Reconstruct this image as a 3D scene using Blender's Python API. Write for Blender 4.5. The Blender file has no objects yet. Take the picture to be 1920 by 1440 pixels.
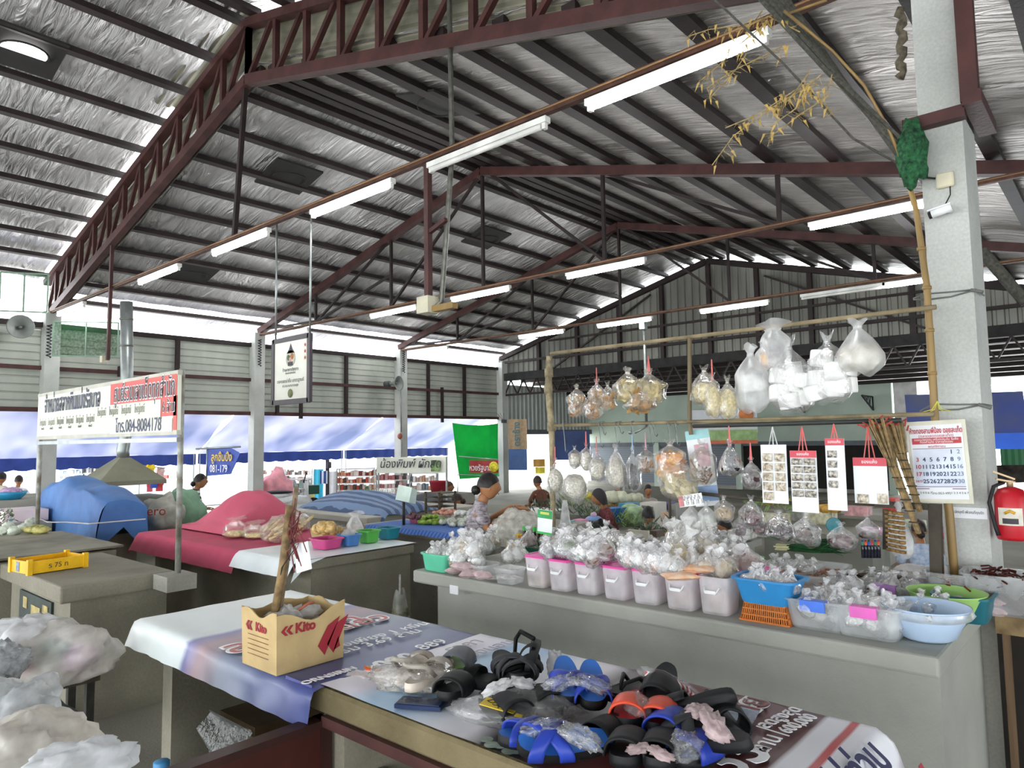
import bpy, bmesh, math, random
from mathutils import Vector, Matrix, noise, Euler
R_ = math.radians
C = bpy.context.scene.collection
SC = bpy.context.scene
# ---------------------------------------------------------------- camera, sky, exposure
FPX, YAW, PIT, ROL, EYE = 1320.0, R_(41.3), R_(4.5), R_(-0.85), Vector((0, 0, 1.6))
fw = Vector((math.cos(PIT)*math.cos(YAW), math.cos(PIT)*math.sin(YAW), math.sin(PIT)))
rt = Vector((math.sin(YAW), -math.cos(YAW), 0)); up = rt.cross(fw)
rt, up = (math.cos(ROL)*rt + math.sin(ROL)*up), (-math.sin(ROL)*rt + math.cos(ROL)*up)
cd = bpy.data.cameras.new('camera'); cam = bpy.data.objects.new('camera', cd); C.objects.link(cam)
cam.matrix_world = Matrix(((rt.x, up.x, -fw.x, EYE.x), (rt.y, up.y, -fw.y, EYE.y), (rt.z, up.z, -fw.z, EYE.z), (0, 0, 0, 1)))
cd.sensor_width = 36.0; cd.lens = FPX/1920*36; cd.clip_start = .05; cd.clip_end = 300
SC.camera = cam
W = bpy.data.worlds.new('overcast_sky'); SC.world = W; W.use_nodes = True
bg = W.node_tree.nodes['Background']; bg.inputs[0].default_value = (.93, .97, 1, 1); bg.inputs[1].default_value = 2.6
vs = SC.view_settings; vs.view_transform = 'Standard'; vs.look = 'None'; vs.gamma = 1; vs.use_curve_mapping = False
vs.exposure = 1.5
SC.cycles.max_bounces = 10; SC.cycles.transparent_max_bounces = 24; SC.cycles.diffuse_bounces = 5

# ---------------------------------------------------------------- survey: a pixel of the photograph met with a plane of the hall
def ray(px, py): return fw + rt*((px-960)/FPX) - up*((py-720)/FPX)
def PZ(px, py, z): d = ray(px, py); return EYE + d*((z-EYE.z)/d.z)
def PX(px, py, x): d = ray(px, py); return EYE + d*((x-EYE.x)/d.x)
def PY(px, py, y): d = ray(px, py); return EYE + d*((y-EYE.y)/d.y)
def PD(px, py, dep): return EYE+ray(px, py)*dep
def MP(p): return (Vector(p)-EYE).dot(fw)/FPX      # metres per pixel at a point

# ---------------------------------------------------------------- mesh builder
class MB:
    def __init__(s): s.v = []; s.f = []; s.m = []; s.sm = []; s.k = 0; s.smooth = False
    def add(s, vs, fs, smooth=None):
        o = len(s.v); s.v += [tuple(v) for v in vs]
        for f in fs: s.f.append([i+o for i in f]); s.m.append(s.k); s.sm.append(s.smooth if smooth is None else smooth)
        return s
    def box(s, c, d, rz=0, rot=None, tx=1, ty=1):
        x, y, z = d[0]/2, d[1]/2, d[2]/2
        vs = [Vector((a*x*(tx if e > 0 else 1), b*y*(ty if e > 0 else 1), e*z)) for e in (-1, 1) for a, b in ((-1,-1),(1,-1),(1,1),(-1,1))]
        q = rot if rot is not None else Matrix.Rotation(rz, 3, 'Z')
        return s.add([q @ v + Vector(c) for v in vs], [(3,2,1,0),(4,5,6,7),(0,1,5,4),(1,2,6,5),(2,3,7,6),(3,0,4,7)], False)
    def bb(s, a, b):
        return s.box([(a[i]+b[i])/2 for i in range(3)], [abs(b[i]-a[i]) for i in range(3)])
    def bar(s, p, q, w, h=None, upv=(0,0,1)):
        p, q = Vector(p), Vector(q); d = q-p; L = d.length; z = d.normalized(); u = Vector(upv)
        if abs(z.dot(u)) > .98: u = Vector((1, 0, 0))
        x = u.cross(z).normalized(); y = z.cross(x); h = h or w
        return s.box((p+q)/2, (w, h, L), rot=Matrix((x, y, z)).transposed())
    def tube(s, pts, r, n=8, cap=True, r2=None):
        pts = [Vector(p) for p in pts]; N = len(pts); vs = []; last = None
        for i, p in enumerate(pts):
            d = (pts[min(i+1, N-1)]-pts[max(i-1, 0)])
            d = d.normalized() if d.length > 1e-9 else Vector((0, 0, 1))
            u = last if last is not None else (Vector((0, 0, 1)) if abs(d.z) < .9 else Vector((1, 0, 0)))
            x = (u - d*u.dot(d)).normalized(); last = x; y = d.cross(x)
            rr = r[i] if isinstance(r, (list, tuple)) else (r if r2 is None else r+(r2-r)*i/(N-1))
            vs += [p + (x*math.cos(2*math.pi*k/n) + y*math.sin(2*math.pi*k/n))*rr for k in range(n)]
        fs = [(i*n+k, i*n+(k+1) % n, (i+1)*n+(k+1) % n, (i+1)*n+k) for i in range(N-1) for k in range(n)]
        if cap: fs += [tuple(range(n-1, -1, -1)), tuple((N-1)*n+k for k in range(n))]
        return s.add(vs, fs, n > 5)
    def lathe(s, prof, c=(0,0,0), n=20, sx=1, sy=1, rz=0, sq=0):
        # prof: (radius, z); sq > 0 squares the section
        vs = []; c = Vector(c); q = Matrix.Rotation(rz, 3, 'Z')
        for r, z in prof:
            for k in range(n):
                a = 2*math.pi*(k+.5)/n; ca, sa = math.cos(a), math.sin(a)
                if sq:
                    e = 1-sq; ca = math.copysign(abs(ca)**e, ca); sa = math.copysign(abs(sa)**e, sa)
                vs.append(q @ Vector((r*ca*sx, r*sa*sy, z)) + c)
        fs = [(i*n+k, i*n+(k+1) % n, (i+1)*n+(k+1) % n, (i+1)*n+k) for i in range(len(prof)-1) for k in range(n)]
        if prof[0][0] > 1e-4: pass
        return s.add(vs, fs, True)
    def grid(s, fn, nu, nv, smooth=True, wrap=False):
        vs = [fn(i/nu, j/nv) for j in range(nv+1) for i in range(nu+1)]
        fs = [(j*(nu+1)+i, j*(nu+1)+i+1, (j+1)*(nu+1)+i+1, (j+1)*(nu+1)+i) for j in range(nv) for i in range(nu)]
        return s.add(vs, fs, smooth)
    def blob(s, c, rad, amp=.15, sc=2, seed=0, nu=14, nv=9, rot=None, flat=None, cr=0):
        c = Vector(c); off = Vector((seed*7.13, seed*3.7, seed*1.9)); vs = []
        for j in range(nv+1):
            t = math.pi*j/nv
            for i in range(nu):
                a = 2*math.pi*i/nu; d = Vector((math.sin(t)*math.cos(a), math.sin(t)*math.sin(a), -math.cos(t)))
                k = 1 + amp*noise.noise(d*sc+off)*2
                if cr: k += cr*(.5-abs(noise.noise(d*sc*2.2+off))*2-.6*abs(noise.noise(d*sc*4.6+off)))
                v = Vector((d.x*rad[0]*k, d.y*rad[1]*k, d.z*rad[2]*k))
                if flat is not None: v.z = max(v.z, flat*rad[2])
                if rot is not None: v = rot @ v
                vs.append(c+v)
        fs = [(j*nu+i, j*nu+(i+1) % nu, (j+1)*nu+(i+1) % nu, (j+1)*nu+i) for j in range(nv) for i in range(nu)]
        return s.add(vs, fs, True)
    def pillow(s, w, d, h, seed=0, q=None, n=12):
        off = Vector((seed*3.3, seed*1.7, 0)); q = q or Matrix.Identity(3)
        for sg in (1, -1):
            s.grid(lambda u, v: q @ Vector((w*(u-.5), d*(v-.5), sg*h*(max(0, math.sin(math.pi*u)*math.sin(math.pi*v))**.4)*(1+.5*noise.noise(Vector((u*4, v*4, sg))+off))+.15*h*noise.noise(Vector((u*9, v*9, 0))+off))), n, n)
        return s
    def prism(s, pts, d):
        pts = [Vector(p) for p in pts]; d = Vector(d); n = len(pts)
        return s.add(pts+[p+d for p in pts], [tuple(range(n-1, -1, -1)), tuple(range(n, 2*n))]+[(i, (i+1) % n, n+(i+1) % n, n+i) for i in range(n)], False)
    def mesh(s, name, mats):
        me = bpy.data.meshes.new(name); me.from_pydata(s.v, [], s.f)
        for m in (mats if isinstance(mats, (list, tuple)) else [mats]): me.materials.append(m)
        me.polygons.foreach_set('material_index', s.m); me.polygons.foreach_set('use_smooth', s.sm); me.update()
        return me
def ob(name, mb, mats, parent=None, loc=None, rot=None):
    o = bpy.data.objects.new(name, mb.mesh(name, mats) if isinstance(mb, MB) else mb); C.objects.link(o)
    if parent is not None: o.parent = parent
    if loc is not None: o.location = loc
    if rot is not None: o.rotation_euler = rot
    return o
def tag(o, label, cat, group=None, kind=None):
    o['label'] = label; o['category'] = cat
    if group: o['group'] = group
    if kind: o['kind'] = kind
    return o
def thing(name, label, cat, loc=(0,0,0), rz=0, group=None, rot=None):
    o = bpy.data.objects.new(name, None); C.objects.link(o); o.location = loc; o.empty_display_size = .05
    o.rotation_euler = rot if rot is not None else (0, 0, rz)
    return tag(o, label, cat, group)
def struct(name, mb, mats, parent=None):
    o = ob(name, mb, mats, parent)
    if parent is None: o['kind'] = 'structure'
    return o
KIDS = {}
def dup(root, loc=None, rz=None, label=None, group=None, scale=None, rot=None):
    def cp(o, par):
        c = o.copy(); C.objects.link(c)
        if par is not None: c.parent = par
        for ch in o.children: cp(ch, c)
        return c
    r = cp(root, None)
    if loc is not None: r.location = loc
    if rz is not None: r.rotation_euler = (0, 0, rz)
    if rot is not None: r.rotation_euler = rot
    if scale is not None: r.scale = (scale,)*3 if not isinstance(scale, (tuple, list)) else scale
    if label: r['label'] = label
    if group: r['group'] = group
    return r
def skin(name, chains, mat, parent=None, sub=1, extra=None, flatten=None):
    """one smooth surface grown round connected bones; chains: lists of (point, radius), a chain may start at an earlier point"""
    vs, es, rs, idx = [], [], [], {}
    for ch in chains:
        prev = None
        for p, r in ch:
            key = tuple(round(a, 4) for a in p)
            if key not in idx: idx[key] = len(vs); vs.append(key); rs.append(r if isinstance(r, tuple) else (r, r))
            if prev is not None and prev != idx[key]: es.append((prev, idx[key]))
            prev = idx[key]
    me = bpy.data.meshes.new(name); me.from_pydata(vs, es, []); me.materials.append(mat)
    o = bpy.data.objects.new(name, me); C.objects.link(o)
    sk = o.modifiers.new('skin', 'SKIN'); sk.use_smooth_shade = True; sk.branch_smoothing = .4
    for i, d in enumerate(me.skin_vertices[0].data): d.radius = rs[i]; d.use_root = (i == 0)
    o.modifiers.new('round', 'SUBSURF').levels = sub; o.modifiers[-1].render_levels = sub
    if parent is not None: o.parent = parent
    return o
def sk_mesh(name, groups, mat, parent=None, sub=1):
    """several skinned chains baked and joined into ONE mesh object"""
    allm = MB()
    for g in groups:
        o = skin('tmp', g, mat, None, sub); dg = bpy.context.evaluated_depsgraph_get(); dg.update()
        me = o.evaluated_get(dg).to_mesh()
        allm.add([v.co.copy() for v in me.vertices], [tuple(p.vertices) for p in me.polygons], True)
        o.evaluated_get(dg).to_mesh_clear(); m0 = o.data; bpy.data.objects.remove(o); bpy.data.meshes.remove(m0)
    return ob(name, allm, mat, parent)
def text(s, size, mat, parent, loc, rot, name='lettering', ext=.0006, align='CENTER', sx=1, shear=0, bold=0):
    cu = bpy.data.curves.new(name, 'FONT'); cu.body = s; cu.size = size; cu.extrude = ext; cu.align_x = align; cu.align_y = 'CENTER'
    cu.shear = shear; cu.offset = bold; cu.resolution_u = 3
    cu.materials.append(mat); o = bpy.data.objects.new(name, cu); C.objects.link(o)
    if parent is not None: o.parent = parent
    o.location = loc; o.rotation_euler = rot; o.scale = (sx, 1, 1)
    return o

# ---------------------------------------------------------------- procedural materials
MATS = {}
def nd(t, typ, **kw):
    n = t.nodes.new(typ)
    for k, v in kw.items(): setattr(n, k, v)
    return n
def rgb(h):
    if isinstance(h, str):
        h = h.lstrip('#'); c = [int(h[i:i+2], 16)/255 for i in (0, 2, 4)]
        return tuple(a/12.92 if a <= .04045 else ((a+.055)/1.055)**2.4 for a in c)
    return h
def mat(name, col, rough=.6, metal=0, var=.12, sc=6, bump=0, bsc=40, stretch=(1,1,1), col2=None, spec=.4, coord='Object', trans=0, detail=4):
    if name in MATS: return MATS[name]
    m = bpy.data.materials.new(name); m.use_nodes = True; t = m.node_tree; b = t.nodes['Principled BSDF']; L = t.links.new
    c = Vector(rgb(col)); c2 = Vector(rgb(col2)) if col2 else c*(1-var*1.6); c1 = c if col2 else c*(1+var*.6)
    tc = nd(t, 'ShaderNodeTexCoord'); mp = nd(t, 'ShaderNodeMapping'); mp.inputs['Scale'].default_value = stretch
    L(tc.outputs[coord], mp.inputs[0]); nz = nd(t, 'ShaderNodeTexNoise'); nz.inputs['Scale'].default_value = sc; nz.inputs['Detail'].default_value = detail
    L(mp.outputs[0], nz.inputs['Vector']); cr = nd(t, 'ShaderNodeValToRGB'); e = cr.color_ramp.elements
    e[0].position = .33; e[1].position = .67; e[0].color = (*c2, 1); e[1].color = (*[min(1, x) for x in c1], 1)
    L(nz.outputs['Fac'], cr.inputs[0]); L(cr.outputs[0], b.inputs['Base Color'])
    b.inputs['Roughness'].default_value = rough; b.inputs['Metallic'].default_value = metal; b.inputs['Specular IOR Level'].default_value = spec
    if bump:
        n2 = nd(t, 'ShaderNodeTexNoise'); n2.inputs['Scale'].default_value = bsc; n2.inputs['Detail'].default_value = 3; L(mp.outputs[0], n2.inputs['Vector'])
        bp = nd(t, 'ShaderNodeBump'); bp.inputs['Strength'].default_value = bump; bp.inputs['Distance'].default_value = .02
        L(n2.outputs['Fac'], bp.inputs['Height']); L(bp.outputs[0], b.inputs['Normal'])
    if trans:
        tr = nd(t, 'ShaderNodeBsdfTranslucent'); L(cr.outputs[0], tr.inputs[0]); mx = nd(t, 'ShaderNodeMixShader'); mx.inputs[0].default_value = trans
        L(b.outputs[0], mx.inputs[1]); L(tr.outputs[0], mx.inputs[2]); L(mx.outputs[0], t.nodes['Material Output'].inputs[0])
    MATS[name] = m; return m
def film(name, col='#ffffff', op=.25, rough=.18, sc=14, crinkle=.6, gloss=.35):
    """thin plastic: part see-through, part milky, with crinkled shine"""
    if name in MATS: return MATS[name]
    m = bpy.data.materials.new(name); m.use_nodes = True; t = m.node_tree; t.nodes.remove(t.nodes['Principled BSDF']); L = t.links.new
    tc = nd(t, 'ShaderNodeTexCoord'); nz = nd(t, 'ShaderNodeTexNoise'); nz.inputs['Scale'].default_value = sc; nz.inputs['Detail'].default_value = 3
    L(tc.outputs['Object'], nz.inputs['Vector'])
    bp = nd(t, 'ShaderNodeBump'); bp.inputs['Strength'].default_value = crinkle; bp.inputs['Distance'].default_value = .02; L(nz.outputs['Fac'], bp.inputs['Height'])
    tr = nd(t, 'ShaderNodeBsdfTransparent'); c = rgb(col)
    df = nd(t, 'ShaderNodeBsdfDiffuse'); df.inputs[0].default_value = (*c, 1); L(bp.outputs[0], df.inputs['Normal'])
    tl = nd(t, 'ShaderNodeBsdfTranslucent'); tl.inputs[0].default_value = (*c, 1)
    m1 = nd(t, 'ShaderNodeMixShader'); m1.inputs[0].default_value = .4; L(df.outputs[0], m1.inputs[1]); L(tl.outputs[0], m1.inputs[2])
    m2 = nd(t, 'ShaderNodeMixShader'); mr = nd(t, 'ShaderNodeMapRange'); mr.inputs['From Min'].default_value = .3; mr.inputs['From Max'].default_value = .7
    mr.inputs['To Min'].default_value = max(0, op*.6); mr.inputs['To Max'].default_value = min(1, op*1.4); L(nz.outputs['Fac'], mr.inputs[0]); L(mr.outputs[0], m2.inputs[0])
    L(tr.outputs[0], m2.inputs[1]); L(m1.outputs[0], m2.inputs[2])
    gl = nd(t, 'ShaderNodeBsdfGlossy'); gl.inputs['Roughness'].default_value = rough; L(bp.outputs[0], gl.inputs['Normal'])
    fr = nd(t, 'ShaderNodeFresnel'); fr.inputs[0].default_value = 1.5; L(bp.outputs[0], fr.inputs['Normal'])
    mu = nd(t, 'ShaderNodeMath', operation='MULTIPLY_ADD'); mu.inputs[1].default_value = gloss*.8; mu.inputs[2].default_value = gloss*.05; L(fr.outputs[0], mu.inputs[0])
    m3 = nd(t, 'ShaderNodeMixShader'); L(mu.outputs[0], m3.inputs[0]); L(m2.outputs[0], m3.inputs[1]); L(gl.outputs[0], m3.inputs[2])
    L(m3.outputs[0], t.nodes['Material Output'].inputs[0]); MATS[name] = m; return m
def glow(name, col, st):
    if name in MATS: return MATS[name]
    m = bpy.data.materials.new(name); m.use_nodes = True; t = m.node_tree; b = t.nodes['Principled BSDF']
    b.inputs['Emission Color'].default_value = (*rgb(col), 1); b.inputs['Emission Strength'].default_value = st; b.inputs['Base Color'].default_value = (.8, .8, .8, 1)
    MATS[name] = m; return m
def stripes(name, ca, cb, axis=2, freq=40, rough=.8, duty=.5, coord='Object', wob=0):
    if name in MATS: return MATS[name]
    m = bpy.data.materials.new(name); m.use_nodes = True; t = m.node_tree; b = t.nodes['Principled BSDF']; L = t.links.new
    tc = nd(t, 'ShaderNodeTexCoord'); sx = nd(t, 'ShaderNodeSeparateXYZ'); L(tc.outputs[coord], sx.inputs[0])
    mu = nd(t, 'ShaderNodeMath', operation='MULTIPLY'); mu.inputs[1].default_value = freq; L(sx.outputs[axis], mu.inputs[0])
    src = mu.outputs[0]
    if wob:
        nz = nd(t, 'ShaderNodeTexNoise'); nz.inputs['Scale'].default_value = 4; L(tc.outputs[coord], nz.inputs['Vector'])
        ma = nd(t, 'ShaderNodeMath', operation='MULTIPLY_ADD'); ma.inputs[1].default_value = wob; L(nz.outputs['Fac'], ma.inputs[0]); L(src, ma.inputs[2]); src = ma.outputs[0]
    fr = nd(t, 'ShaderNodeMath', operation='FRACT'); L(src, fr.inputs[0])
    gt = nd(t, 'ShaderNodeMath', operation='GREATER_THAN'); gt.inputs[1].default_value = duty; L(fr.outputs[0], gt.inputs[0])
    mx = nd(t, 'ShaderNodeMix', data_type='RGBA'); L(gt.outputs[0], mx.inputs[0]); mx.inputs[6].default_value = (*rgb(ca), 1); mx.inputs[7].default_value = (*rgb(cb), 1)
    L(mx.outputs[2], b.inputs['Base Color']); b.inputs['Roughness'].default_value = rough; MATS[name] = m; return m
def concrete(name, c1, c2, c3, sc=2.2):
    m = bpy.data.materials.new(name); m.use_nodes = True; t = m.node_tree; b = t.nodes['Principled BSDF']; L = t.links.new
    tc = nd(t, 'ShaderNodeTexCoord'); n1 = nd(t, 'ShaderNodeTexNoise'); n1.inputs['Scale'].default_value = sc; n1.inputs['Detail'].default_value = 6
    n2 = nd(t, 'ShaderNodeTexNoise'); n2.inputs['Scale'].default_value = 70; L(tc.outputs['Object'], n1.inputs[0]); L(tc.outputs['Object'], n2.inputs[0])
    cr = nd(t, 'ShaderNodeValToRGB'); e = cr.color_ramp.elements; e[0].position = .3; e[0].color = (*rgb(c3), 1); e[1].position = .72; e[1].color = (*rgb(c1), 1)
    x = e.new(.5); x.color = (*rgb(c2), 1); L(n1.outputs[0], cr.inputs[0])
    mx = nd(t, 'ShaderNodeMix', data_type='RGBA', blend_type='MULTIPLY'); mx.inputs[0].default_value = .35; L(cr.outputs[0], mx.inputs[6]); L(n2.outputs[0], mx.inputs[7])
    gm = nd(t, 'ShaderNodeBrightContrast'); gm.inputs[1].default_value = .05; L(mx.outputs[2], gm.inputs[0]); L(gm.outputs[0], b.inputs['Base Color'])
    bp = nd(t, 'ShaderNodeBump'); bp.inputs['Strength'].default_value = .25; bp.inputs['Distance'].default_value = .01; L(n2.outputs[0], bp.inputs['Height']); L(bp.outputs[0], b.inputs['Normal'])
    b.inputs['Roughness'].default_value = .85; MATS[name] = m; return m
concrete('concrete', '#a7a596', '#97958a', '#807c6e')
concrete('concrete_dark', '#8d8773', '#7a745f', '#5f5945')
concrete('floor_concrete', '#85816f', '#716d5c', '#565243', 1.1)
concrete('plaster', '#c9cbc6', '#bcbeb8', '#a7a9a2', 1.6)
RED = mat('red_oxide_steel', '#4a2b28', .55, .1, .25, 5, .1)
DRED = mat('dark_oxide_steel', '#2b1f1e', .6, .1, .25, 5, .1)
GALV = mat('galvanised_steel', '#9aa09e', .4, .7, .15, 7)
WHITEP = mat('white_plastic', '#eceeee', .4, 0, .05)
STEEL = mat('dull_steel', '#77776f', .45, .6, .2, 20)
BLACK = mat('black_rubber', '#1b1c1e', .6, 0, .2, 20)
WOOD = mat('bamboo_wood', '#a8884f', .6, 0, .25, 5, .2, 30, (1, 1, .12))
CARD = mat('cardboard', '#c2a878', .85, 0, .1, 9, .1)
PAPER = mat('white_paper', '#e9ebee', .7, 0, .04)
def foil():
    m = bpy.data.materials.new('foil_insulation'); m.use_nodes = True; t = m.node_tree; b = t.nodes['Principled BSDF']; L = t.links.new
    tc = nd(t, 'ShaderNodeTexCoord'); mp = nd(t, 'ShaderNodeMapping'); mp.inputs['Scale'].default_value = (2.4, .4, .4); mp.inputs['Rotation'].default_value = (0, 0, .5)
    L(tc.outputs['Object'], mp.inputs[0])
    n1 = nd(t, 'ShaderNodeTexNoise'); n1.inputs['Scale'].default_value = 3.6; n1.inputs['Detail'].default_value = 6; n1.inputs['Distortion'].default_value = 1.1; L(mp.outputs[0], n1.inputs[0])
    n2 = nd(t, 'ShaderNodeTexNoise'); n2.inputs['Scale'].default_value = .8; n2.inputs['Detail'].default_value = 3; L(tc.outputs['Object'], n2.inputs[0])
    cr = nd(t, 'ShaderNodeValToRGB'); e = cr.color_ramp.elements; e[0].position = .3; e[0].color = (.36, .345, .34, 1); e[1].position = .7; e[1].color = (.94, .92, .91, 1); L(n2.outputs[0], cr.inputs[0])
    L(cr.outputs[0], b.inputs['Base Color'])
    bp = nd(t, 'ShaderNodeBump'); bp.inputs['Strength'].default_value = 1.0; bp.inputs['Distance'].default_value = .2; L(n1.outputs[0], bp.inputs['Height']); L(bp.outputs[0], b.inputs['Normal'])
    b.inputs['Metallic'].default_value = .62; b.inputs['Roughness'].default_value = .34; MATS['foil'] = m; return m
FOIL = foil(); FOIL2 = FOIL.copy(); FOIL2.name = 'dark_brown_foil'  # darker, browner copy of the foil, used on the right slope
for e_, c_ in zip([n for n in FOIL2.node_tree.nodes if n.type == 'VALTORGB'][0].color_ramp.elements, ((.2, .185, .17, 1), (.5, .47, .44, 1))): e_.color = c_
# ================================================================ the hall: ground, roofs, frames, walls
RY, SL, EAVE = 7.6, .264, 14.55           # ridge line, roof slope, outer wall line
def roofz(y, top=6.02): return top - SL*abs(y-RY)
m = MB(); m.bb((-6, -9, -.1), (22, 15.0, 0)); struct('floor', m, MATS['floor_concrete'])
m = MB(); m.bb((-12, 15.0, -.12), (45, 60, -.02)); struct('ground_street', m, mat('pale_asphalt', '#cfcdc8', .9, 0, .08, 2))
m = MB(); m.bb((-6.1, -7, 3.0), (-6, 15, 8)); struct('wall_near_blocker', m, MATS['plaster'])  # unseen upper wall added behind the camera to cut daylight
m = MB(); m.bb((5, -7.1, .0), (22, -7, 6.2)); m.bb((-6, -7.1, 2.4), (5, -7, 6.2)); struct('wall_right_blocker', m, mat('blocker_grey', '#5d6266', .8, 0, .3, 1))  # unseen wall added to keep the right side dark; its gap lets some light in
# pillars
for i, (x, y, w, d, h, lab) in enumerate([(3.94, 14.42, .24, .24, 4.0, ''), (7.9, 14.42, .24, .24, 4.02, ''), (11.97, 14.42, .24, .24, 4.0, ''), (15.95, 14.42, .24, .24, 3.95, '')]):
    m = MB(); m.bb((x-w/2, y-d/2, 0), (x+w/2, y+d/2, h)); struct('pillar', m, MATS['plaster'])
m = MB(); m.bb((4.0, .535, .78), (4.36, .725, 6.0)); m.k = 1; m.bb((4.0, .535, 0), (4.36, .725, .78)); m.bb((4.004, .5345, .78), (4.004, .5345, .8))
colmn = struct('column', m, [MATS['plaster'], MATS['concrete']])
m = MB(); m.k = 0
m.bb((3.93, .515, 3.13), (3.99, .785, 3.19)); m.bb((3.9, .44, 3.17), (4.4, .52, 3.23)); m.bb((3.93, .455, 3.2), (4.0, .53, 5.6)); ob('bracket', m, RED, colmn)
# outer wall of lapped metal siding, with its rails
def sidingwall(name, x0, x1, y, z0, z1, pitch=.142, mt=None, parent=None):
    m = MB(); z = z0; prof = []
    while z < z1-1e-3:
        zz = min(z+pitch, z1); prof += [(y, z+.001), (y-.022, z+.012), (y-.022, zz-.022), (y, zz-.012)]; z = zz
    n = len(prof); vs = [(x0, a, b) for a, b in prof]+[(x1, a, b) for a, b in prof]+[(x0, y+.03, z0), (x1, y+.03, z0), (x1, y+.03, z1), (x0, y+.03, z1)]
    m.add(vs, [(i, i+1, n+i+1, n+i) for i in range(n-1)]+[(2*n, 2*n+1, 2*n+2, 2*n+3)], False)
    return struct(name, m, mt or SIDING, parent)
SIDING = mat('zinc_siding', '#b3b6ac', .5, .25, .1, 2, stretch=(1, 1, .3), col2='#9a9e94')
wl = sidingwall('wall_left', -3, 15.95, EAVE, 2.27, 3.74)
for z, h in ((3.76, .09), (2.99, .07), (2.25, .08)):
    m = MB(); m.bb((-3, EAVE-.1, z-h/2), (15.95, EAVE-.03, z+h/2)); ob('rail', m, DRED if z > 3 else RED, wl)
for x in (6.2, 10.3, 13.0, 14.4, 2.1, .4):
    m = MB(); m.bb((x-.04, EAVE-.09, 2.25), (x+.04, EAVE-.025, 3.74)); ob('post', m, DRED, wl)
for x, a, b in ((9.0, 2.15, 3.1), (13.45, 2.1, 3.08), (5.1, 2.9, 3.1), (8.4, 2.25, 2.55)):
    m = MB(); m.bb((x-.035, EAVE-.16, a), (x+.035, EAVE-.1, b)); ob('stub_post', m, DRED, wl)
# roof frames: open web frame at x=4, single beams with hanging rods beyond
def frame_line(x, zr, y0, y1, w, h):
    m = MB()
    for a in (y0, y1): m.bar((x, RY, zr), (x, a, zr-SL*abs(a-RY)), w, h, (1, 0, 0))
    return m
f1 = frame_line(4.0, 5.88, .45, 14.6, .12, .1); fr1 = struct('roof_frame', f1, RED)
m = frame_line(4.0, 6.58, .0, 15.0, .1, .12); ob('top_chord', m, RED, fr1)
m = MB(); k = 0
for sgn, lim in ((1, 7.2), (-1, 7.4)):
    s = 0.0
    while s < lim:
        y = RY+sgn*s; zb = 5.88-SL*s
        m.bar((4.0, y, zb), (4.0, y, zb+.7), .06, .06, (1, 0, 0))
        if s+.62 < lim+.3: m.bar((4.0, y, zb), (4.0, y+sgn*.55, zb+.7-SL*.55), .05, .05, (1, 0, 0)) if sgn < 0 else m.bar((4.0, y, zb+.7), (4.0, y+sgn*.55, zb-SL*.55), .05, .05, (1, 0, 0))
        s += .62
ob('web', m, RED, fr1)
# ribbed sheet that closes the step above the first frame
m = MB(); vs = []; fs = []
N = 150
for r in range(11):
    for i in range(2):
        pass
for sgn in (1, -1):
    for r in range(7):
        za, zb_ = 5.83+r*.12, 5.83+(r+1)*.12
        y1 = RY+sgn*7.6
        for (u0, o0, u1, o1) in ((0, 0, .45, 0), (.45, 0, .6, .03), (.6, .03, .85, .03), (.85, .03, 1, 0)):
            a, b = za+(zb_-za)*u0, za+(zb_-za)*u1
            m.add([(4.09+o0, RY, a), (4.09+o0, y1, a-SL*7.6), (4.09+o1, y1, b-SL*7.6), (4.09+o1, RY, b)], [(0, 1, 2, 3)], False)
struct('wall_step_sheet', m, mat('old_zinc', '#8d8a79', .5, .3, .3, 1.5, stretch=(1, 1, 1)))
for x in (8.0, 12.0):
    fr = struct('roof_frame', frame_line(x, 5.9, .5, 14.5, .13, .12), RED)
    rods = MB(); dd = MB()
    nodes = [(RY, 5.85), (RY-2.3, roofz(RY-2.3, 5.85)), (RY-4.7, roofz(RY-4.7, 5.85)), (RY+2.3, roofz(RY+2.3, 5.85)), (RY+4.7, roofz(RY+4.7, 5.85))]
    for y, z in nodes: rods.bar((x, y, z), (x, y, 4.02), .045, .045)
    for (ya, yb) in ((RY+2.3, RY+.1), (RY+4.7, RY+2.4), (RY-4.7, RY-2.4), (RY-2.3, RY-.2)): dd.bar((x, ya, 4.02), (x, yb, roofz(yb, 5.85)), .04, .04)
    dd.bar((x, RY+4.7, 4.05), (x, RY+6.6, roofz(RY+6.6, 5.85)), .04, .04); dd.bar((x, RY+2.3, 4.6), (x, RY+4.6, 4.05), .04, .04)
    ob('hanger_rod', rods, DRED, fr); ob('diagonal', dd, DRED, fr)
# purlins, every one its own bar
PB = [(-1)**0*0]
def purlins(x0, x1, top, ys, mt, w=.07, h=.125):
    for y in ys:
        m = MB(); z = top - SL*abs(y-RY); m.bar((x0, y, z), (x1, y, z), h, w); struct('roof_purlin', m, mt)
ysL = [RY+.13]+[8.02+.705*k for k in range(10)]; ysR = [RY-.13]+[7.18-.705*k for k in range(10)]
purlins(4.05, 16.0, 6.02, ysL+ysR, DRED)
purlins(-6, 4.05, 6.7, [RY+.14+.72*k for k in range(11)]+[RY-.14-.72*k for k in range(6)], DRED)
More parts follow.
